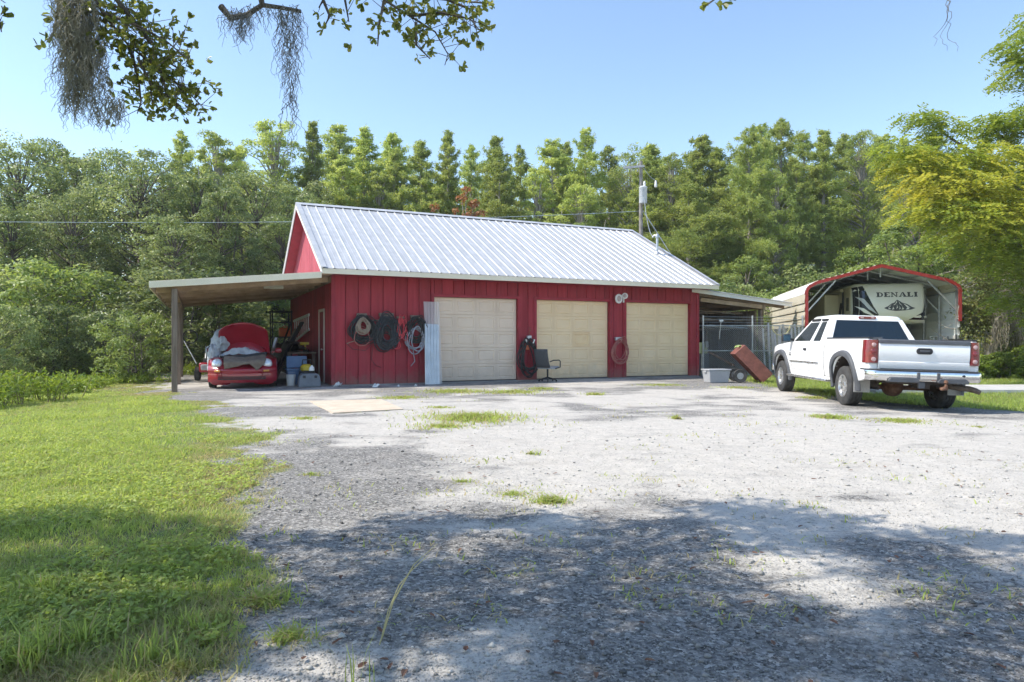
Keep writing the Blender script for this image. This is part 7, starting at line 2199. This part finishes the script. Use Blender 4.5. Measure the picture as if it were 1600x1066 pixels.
# ------------------------------------------------------------------ grass
m_grass = leafmat('grass_blade', [(0.46, 0.38, 0.21), (0.36, 0.38, 0.14), (0.31, 0.40, 0.10), (0.39, 0.47, 0.12), (0.50, 0.55, 0.18)], 0.47, .5, 0.0, .3)
def blades(X, Y, h, w, tint, lean=.5, z=None):
    """two-piece bent blades"""
    n = len(X)
    Z = (gz(X, Y) if z is None else z) - .004
    a = rng.uniform(0, 6.283, n); s = np.stack([np.cos(a), np.sin(a), np.zeros(n)], 1)
    b = a + rng.uniform(1.0, 2.1, n); d = np.stack([np.cos(b), np.sin(b), np.zeros(n)], 1)
    le = (rng.random(n) ** .8 * lean * h)[:, None]
    P = np.stack([X, Y, Z], 1); h_ = h[:, None]; w_ = w[:, None]; up = np.array([0, 0, 1.])
    m1 = P + up * h_ * .55 + d * le * .35; tp = P + up * h_ * (1 - .25 * lean * rng.random(n)[:, None]) + d * le
    V = np.stack([P - s * w_ * .5, P + s * w_ * .5, m1 + s * w_ * .42, m1 - s * w_ * .42, tp + s * w_ * .06, tp - s * w_ * .06], 1).reshape(-1, 3)
    i = np.arange(n)[:, None] * 6
    F = np.concatenate([i + np.array([[0, 1, 2, 3]]), i + np.array([[3, 2, 4, 5]])], 1).reshape(-1, 4)
    return V, F, np.repeat(tint, 2)
def grass_obj(name, X, Y, h, w, tint, label, lean=.6):
    V, F, T = blades(X, Y, h, w, tint, lean)
    o = link(name, np_mesh(name, V, F, m_grass, T)); tag(o, label, 'grass', kind='stuff'); return o
def sample_lawn(n, y0, y1, xl, xr, p=1.6):
    Y = y0 * (y1 / y0) ** (rng.random(n) ** (1 / p) if p != 1 else rng.random(n))
    X = xl(Y) + (xr(Y) - xl(Y)) * rng.random(n)
    return X, Y
X, Y = sample_lawn(330000, 2.2, 24, lambda y: -.80 * y - .3, lambda y: np.interp(y, EDGE[:, 1], EDGE[:, 0]) + .8, 1.15)
lm = lawn_mask(X, Y)
bare = sstep(.50, .66, fbm(X * 1.2, Y * 1.2, 52)) * sstep(-3.2, -.6, X - np.interp(Y, EDGE[:, 1], EDGE[:, 0]))
keep = (rng.random(len(X)) < lm * (1 - .8 * bare) * np.clip(.45 + fbm(X * 2.5, Y * 2.5, 57), 0, 1)) & (X > -1.02 * Y * .8 - 1)
X, Y = X[keep], Y[keep]
patch = fbm(X * .8, Y * .8, 61); fine = fbm(X * 4, Y * 4, 63)
edge_d = np.interp(Y, EDGE[:, 1], EDGE[:, 0]) - X
dry = (1 - sstep(0, 1.4, edge_d + (patch - .5) * 2)) * (.35 + .65 * sstep(3.5, 6, Y))
tint = np.clip(.30 + .75 * (patch - .22) + .5 * (fine - .5) + rng.normal(0, .13, len(X)) - .30 * dry, 0, 1)
tint = np.where(rng.random(len(X)) < .05 + .16 * dry, rng.uniform(0, .18, len(X)), tint)
hgt = rng.uniform(.018, .058, len(X)) * (.6 + .9 * fine) * (1 + .5 * sstep(.55, .75, patch)) * (1 - .45 * dry)
hgt *= 1 + 1.0 * sstep(4.0, 2.6, Y) * rng.random(len(X)) ** 3
wid = rng.uniform(.0035, .0065, len(X)) * (1 + .13 * np.clip(Y - 3, 0, 14))
grass_obj('lawn_grass', X, Y, hgt, wid, tint, 'bright green mown lawn grass on the left', 1.5)
print('blades', len(X))
# broad-leaved weeds in the lawn
nW = 5200
X, Y = sample_lawn(nW, 2.3, 9, lambda y: -.8 * y, lambda y: np.interp(y, EDGE[:, 1], EDGE[:, 0]) + .35, 1.0)
k_ = (lawn_mask(X, Y) > .5) & (fbm(X * 1.4, Y * 1.4, 88) > .42); X, Y = X[k_], Y[k_]
Xw = np.repeat(X, 7) + rng.normal(0, .035, len(X) * 7); Yw = np.repeat(Y, 7) + rng.normal(0, .035, len(X) * 7)
C = np.stack([Xw, Yw, gz(Xw, Yw) + rng.uniform(.015, .06, len(Xw))], 1)
V = leaf_quads(C, rng.uniform(.02, .045, len(C)), rng.uniform(.012, .024, len(C)), flat=.6)
lw_ = link('lawn_weeds', quads_mesh('lawn_weeds', V, m_grass, np.repeat(np.clip(rng.normal(.6, .15, len(X)), 0, 1), 7)))
tag(lw_, 'small broad-leaved weeds among the lawn grass', 'weeds', kind='stuff')
# right-hand lawn
X = rng.uniform(6.8, 20, 90000); Y = rng.uniform(11.2, 25.5, 90000)
k_ = (rng.random(len(X)) < lawn_mask(X, Y) * .95) & ~((X > 8.8) & (Y > 16.9) & (Y < 19.0)); X, Y = X[k_], Y[k_]
tint = np.clip(.45 + .7 * (fbm(X * .9, Y * .9, 66) - .4) + rng.normal(0, .13, len(X)), 0, 1)
grass_obj('right_lawn_grass', X, Y, rng.uniform(.04, .10, len(X)), rng.uniform(.009, .016, len(X)), tint, 'green lawn grass on the right beyond the truck')
# taller tussocks in the near lawn
def tussock(name, label, x, y, n, rad, h, w=.007, tone=.55, cat='grass tuft', lean=.9, group=None, dry_=.08):
    r = np.abs(rng.normal(0, rad * .5, n)); a = rng.uniform(0, 6.283, n)
    X = np.cos(a) * r; Y = np.sin(a) * r * .8
    t = np.clip(rng.normal(tone, .14, n), 0, 1); t = np.where(rng.random(n) < dry_, .05, t)
    V, F, T = blades(X, Y, h * rng.uniform(.35, 1.1, n), w * rng.uniform(.6, 1.2, n), t, lean, z=np.zeros(n))
    o = thing(name, label, cat, (x, y, gzf(x, y)), 0, group)
    link('blades', np_mesh('blades', V, F, m_grass, T), o)['kind'] = 'stuff'
    return o
for k, (px, py, n, rad, h, lb) in enumerate([(40, 1040, 150, .20, .26, 'long grass tuft in the bottom left corner'), (130, 1010, 110, .16, .22, 'long grass tuft second from the bottom left corner'), (235, 1040, 110, .14, .24, 'long leaning grass tuft near the gravel edge at bottom'),
                                             (300, 985, 90, .16, .16, 'leafy grass tuft near the gravel, above the lowest one'), (60, 930, 120, .22, .18, 'grass tuft at the left edge in the tree shade'), (180, 900, 110, .2, .15, 'grass tuft in the shade midway over the lawn'),
                                             (330, 870, 80, .2, .10, 'short grass tuft where lawn meets gravel in shade')]):
    p = onground(px, py)
    tussock('grass_tuft', lb, p.x, p.y, n, rad, h * .7, group='grass tufts in the near lawn')
# weed clumps growing in the gravel
wl_ = [(738, 655, 420, .75, .22, 'largest weed clump in the gravel before the tan door'), (690, 666, 160, .5, .10, 'low weed strip left of the largest gravel weed clump'), (625, 622, 200, .5, .10, 'weed patch right of the plywood sheet'), (710, 612, 330, .85, .13, 'grassy weed patch before the tan garage door'),
       (800, 613, 300, .85, .12, 'grassy weed patch before the office chair'), (845, 608, 120, .4, .12, 'small weed patch right of the office chair'), (858, 783, 150, .17, .12, 'weed clump with upright stalks in mid gravel'), (800, 770, 90, .26, .05, 'flat dry weed mat left of the mid-gravel clump'),
       (723, 751, 50, .16, .05, 'tiny weed patch in white sand below the middle'), (930, 617, 60, .25, .14, 'small stalky weed before the second cream door'), (1297, 652, 160, .32, .12, 'grass clump left of the truck rear wheel'), (1410, 657, 220, .45, .08, 'grass patch behind the truck bumper'),
       (1275, 622, 120, .35, .10, 'grass clump beside the truck front wheel'), (1035, 602, 200, .7, .08, 'low weed strip before the last cream door'), (1150, 606, 150, .6, .08, 'low weeds before the grey tote'), (686, 637, 70, .3, .07, 'small weed patch above the largest clump'), (487, 741, 40, .14, .07, 'small weed by the lawn edge'),
       (830, 708, 26, .12, .10, 'sparse dry weed in white sand at the centre'), (1057, 655, 22, .1, .16, 'thin upright weed right of centre'), (477, 655, 70, .25, .08, 'small weed patch left of the plywood'),
       (410, 940, 170, .16, .14, 'weed clump in gravel at the shaded lawn corner'), (450, 1000, 110, .11, .11, 'leafy weed in gravel near the bottom'), (1530, 668, 18, .10, .08, 'tiny weed in the truck shadow')]
for px, py, n, rad, h, lb in wl_:
    p = onground(px, py)
    tussock('weed_clump', lb, p.x, p.y, int(n * (4.5 if py < 670 else 2.6)), rad * (1.2 if py < 670 else 1.1), h * (.55 if py < 670 else .55), .0045 + .0011 * min(p.y, 12), .5, 'weeds', 2.2, 'weeds in the gravel', .22)
# thin weeds and dry straw strewn over the yard
XX, YY = [], []
for k in range(150):
    y_ = 3.0 * (18 / 3.0) ** rng.random(); x_ = (rng.random() * 1.25 - .42) * y_
    m_ = rng.integers(6, 26)
    XX.append(x_ + rng.normal(0, .07 + .012 * y_, m_)); YY.append(y_ + rng.normal(0, .05 + .01 * y_, m_))
XX = np.concatenate(XX); YY = np.concatenate(YY)
grass_obj('yard_weeds', XX, YY, rng.uniform(.015, .05, len(XX)), rng.uniform(.004, .008, len(XX)) * (1 + .08 * YY), np.where(rng.random(len(XX)) < .45, rng.uniform(0, .15, len(XX)), rng.uniform(.3, .8, len(XX))), 'thin weeds and straw strewn sparsely over the gravel', 2.0)
# tall dry grass stalk near the camera
p = onground(592, 1010)
stk = thing('grass_stalk', 'tall thin seeding grass stalk leaning over the near gravel', 'grass stalk', (p.x, p.y, gzf(p.x, p.y)))
m_straw = mat('straw', (0.36, 0.33, 0.16), (0.48, 0.44, 0.24), scale=20, rough=.8)
for dx, dz, dd in ((.24, .42, 0), (.13, .30, .03), (.20, .36, .05)):
    MB().tube([(0, dd, 0), (dx * .25, dd, dz * .45), (dx * .6, dd, dz * .8), (dx, dd, dz)], [.0028, .0024, .0022, .0012], 5).build('stem', m_straw, stk, True)
p = onground(560, 1075)
tussock('weed_clump', 'thin green stalks at the bottom edge of the gravel', p.x, p.y, 9, .12, .22, .005, .5, 'weeds', .5, 'weeds in the gravel')

# loose stones on the gravel, nearest the camera
n = 60000
Y = 2.25 * (12 / 2.25) ** (rng.random(n) ** 1.9); X = (rng.random(n) * 1.75 - .85) * Y * .95
k_ = rng.random(n) > lawn_mask(X, Y) * .93; X, Y = X[k_], Y[k_]; n = len(X)
sz = rng.uniform(.0025, .0058, n) * (1 + (rng.random(n) ** 22) * 3.2) * (.9 + .03 * Y)
base_o = np.array([(1, 0, 0), (0, 1, 0), (-1, 0, 0), (0, -1, 0), (0, 0, .75), (0, 0, -.5)])
J = base_o[None] * (1 + rng.uniform(-.35, .35, (n, 6, 1))) * sz[:, None, None]
a = rng.uniform(0, 6.283, n); ca, sa = np.cos(a), np.sin(a)
Jx = J[..., 0] * ca[:, None] - J[..., 1] * sa[:, None]; Jy = (J[..., 0] * sa[:, None] + J[..., 1] * ca[:, None]) * .8
def micro_z(x, y):
    sd_ = sand_mask(x, y); lw = lawn_mask(x, y)
    nw = (1 - sstep(10, 16, y)) * sstep(-2, 1, y)
    return gz(x, y) + ((fbm(x * 3.1, y * 3.1, 71) - .5) * .035 + (fbm(x * 17, y * 17, 75, 3) - .5) * .012 * (1 - .45 * sd_)) * (1 - lw * .4) * nw
V = np.stack([Jx + X[:, None], Jy + Y[:, None], J[..., 2] + (micro_z(X, Y) + sz * .25)[:, None]], -1).reshape(-1, 3)
tri = np.array([(0, 1, 4), (1, 2, 4), (2, 3, 4), (3, 0, 4), (1, 0, 5), (2, 1, 5), (3, 2, 5), (0, 3, 5)])
F = (np.arange(n)[:, None, None] * 6 + tri[None]).reshape(-1, 3)
m_stone = bpy.data.materials.new('loose_stone'); m_stone.use_nodes = True
nt = m_stone.node_tree
at_ = nd(nt, 'ShaderNodeAttribute', attribute_name='tint'); r2 = nd(nt, 'ShaderNodeValToRGB')
r2.color_ramp.elements[0].color = (0.10, 0.098, 0.095, 1); r2.color_ramp.elements[1].color = (0.50, 0.485, 0.455, 1)
nt.links.new(at_.outputs['Fac'], r2.inputs[0]); nt.links.new(r2.outputs[0], nt.nodes['Principled BSDF'].inputs['Base Color']); nt.nodes['Principled BSDF'].inputs['Roughness'].default_value = .9
so = link('gravel', np_mesh('gravel', V, F, m_stone, np.repeat(np.clip(rng.normal(.34, .2, n) + .5 * sand_mask(X, Y), 0, 1), 8)))
tag(so, 'loose grey and white gravel stones strewn over the yard', 'gravel', kind='stuff')
# fallen oak leaves
n = 150
Y = 2.3 * (9 / 2.3) ** rng.random(n); X = (rng.random(n) * 1.5 - .62) * Y
C = np.stack([X, Y, micro_z(X, Y) + .012], 1)
V = oak_leaves(C, rng.uniform(.035, .06, n), rng.uniform(.016, .026, n), flat=.8)
fl_ = link('fallen_leaves', quads_mesh('fallen_leaves', V, m_rust, np.repeat(rng.random(n), 2)))
tag(fl_, 'dry brown oak leaves fallen on the gravel', 'leaves', kind='stuff')
# scrub of slender weeds along the far edge of the left lawn
def scrub(px, py, h, label, seed):
    r2_ = random.Random(seed)
    p = onground(px, py)
    o = thing('scrub_weed', label, 'weeds', (p.x, p.y, -.06), group='scrub weeds beyond the left lawn')
    st = MB(); Cs = []; Ax = []
    for k in range(16):
        a = r2_.uniform(0, 6.28); d = r2_.uniform(.2, .55) * h
        b0 = Vector((r2_.gauss(0, .3), r2_.gauss(0, .3), 0)); hh = h * r2_.uniform(.55, 1.1)
        tip = b0 + Vector((math.cos(a) * d, math.sin(a) * d, hh))
        mid = b0.lerp(tip, .5) + Vector((0, 0, hh * .1))
        st.tube([b0, mid, tip], [.012, .008, .003], 4, False)
        for j in range(60):
            t = r2_.uniform(.25, 1.0)
            q = (b0.lerp(mid, t * 2) if t < .5 else mid.lerp(tip, t * 2 - 1))
            off = Vector((r2_.gauss(0, 1), r2_.gauss(0, 1), r2_.gauss(0, .7))) * .09 * (1.3 - .5 * t)
            Cs.append(q + off); Ax.append((off.normalized() + Vector((0, 0, .3))))
    st.build('stems', mat('weed_stem', (0.14, 0.12, 0.06), (0.22, 0.2, 0.1), rough=.9), o)['kind'] = 'stuff'
    C = np.array(Cs); n = len(C)
    V = leaf_quads(C, rng.uniform(.09, .16, n), rng.uniform(.02, .04, n), flat=.2, axis=unit(np.array(Ax)), axw=.6)
    link('leaves', quads_mesh('leaves', V, m_bright, np.clip(rng.normal(.5, .2, n), 0, 1)), o)
sc_ = sorted([(-10, 636, .8), (25, 628, .95), (62, 624, 1.0), (98, 612, .6), (128, 604, .4), (165, 598, .35), (210, 596, .3), (-40, 634, 1.0), (300, 586, .6), (140, 588, .7)])
for k, (px, py, h) in enumerate(sc_):
    scrub(px, py, h * .7, f'yellow-green weedy scrub at the far lawn edge, {ORD[k]} from the left', 300 + k)

# ------------------------------------------------------------------ humid summer air
hz = MB().box(-320, 320, -60, 420, -1.2, 26).build('haze', None)
hm_ = bpy.data.materials.new('haze'); hm_.use_nodes = True
hn = hm_.node_tree; hn.nodes.remove(hn.nodes['Principled BSDF'])
pv = hn.nodes.new('ShaderNodeVolumePrincipled')
pv.inputs['Color'].default_value = (0.92, 0.96, 1.0, 1)
pv.inputs['Density'].default_value = 0.0006
pv.inputs['Anisotropy'].default_value = 0.2
hn.links.new(pv.outputs[0], hn.nodes['Material Output'].inputs['Volume'])
hz.data.materials.append(hm_)
tag(hz, 'thin pale summer haze over the whole yard', 'haze', kind='stuff')
scene.cycles.volume_bounces = 0
print('tris', sum(len(m.polygons) for m in bpy.data.meshes), 'objects', len(bpy.data.objects))
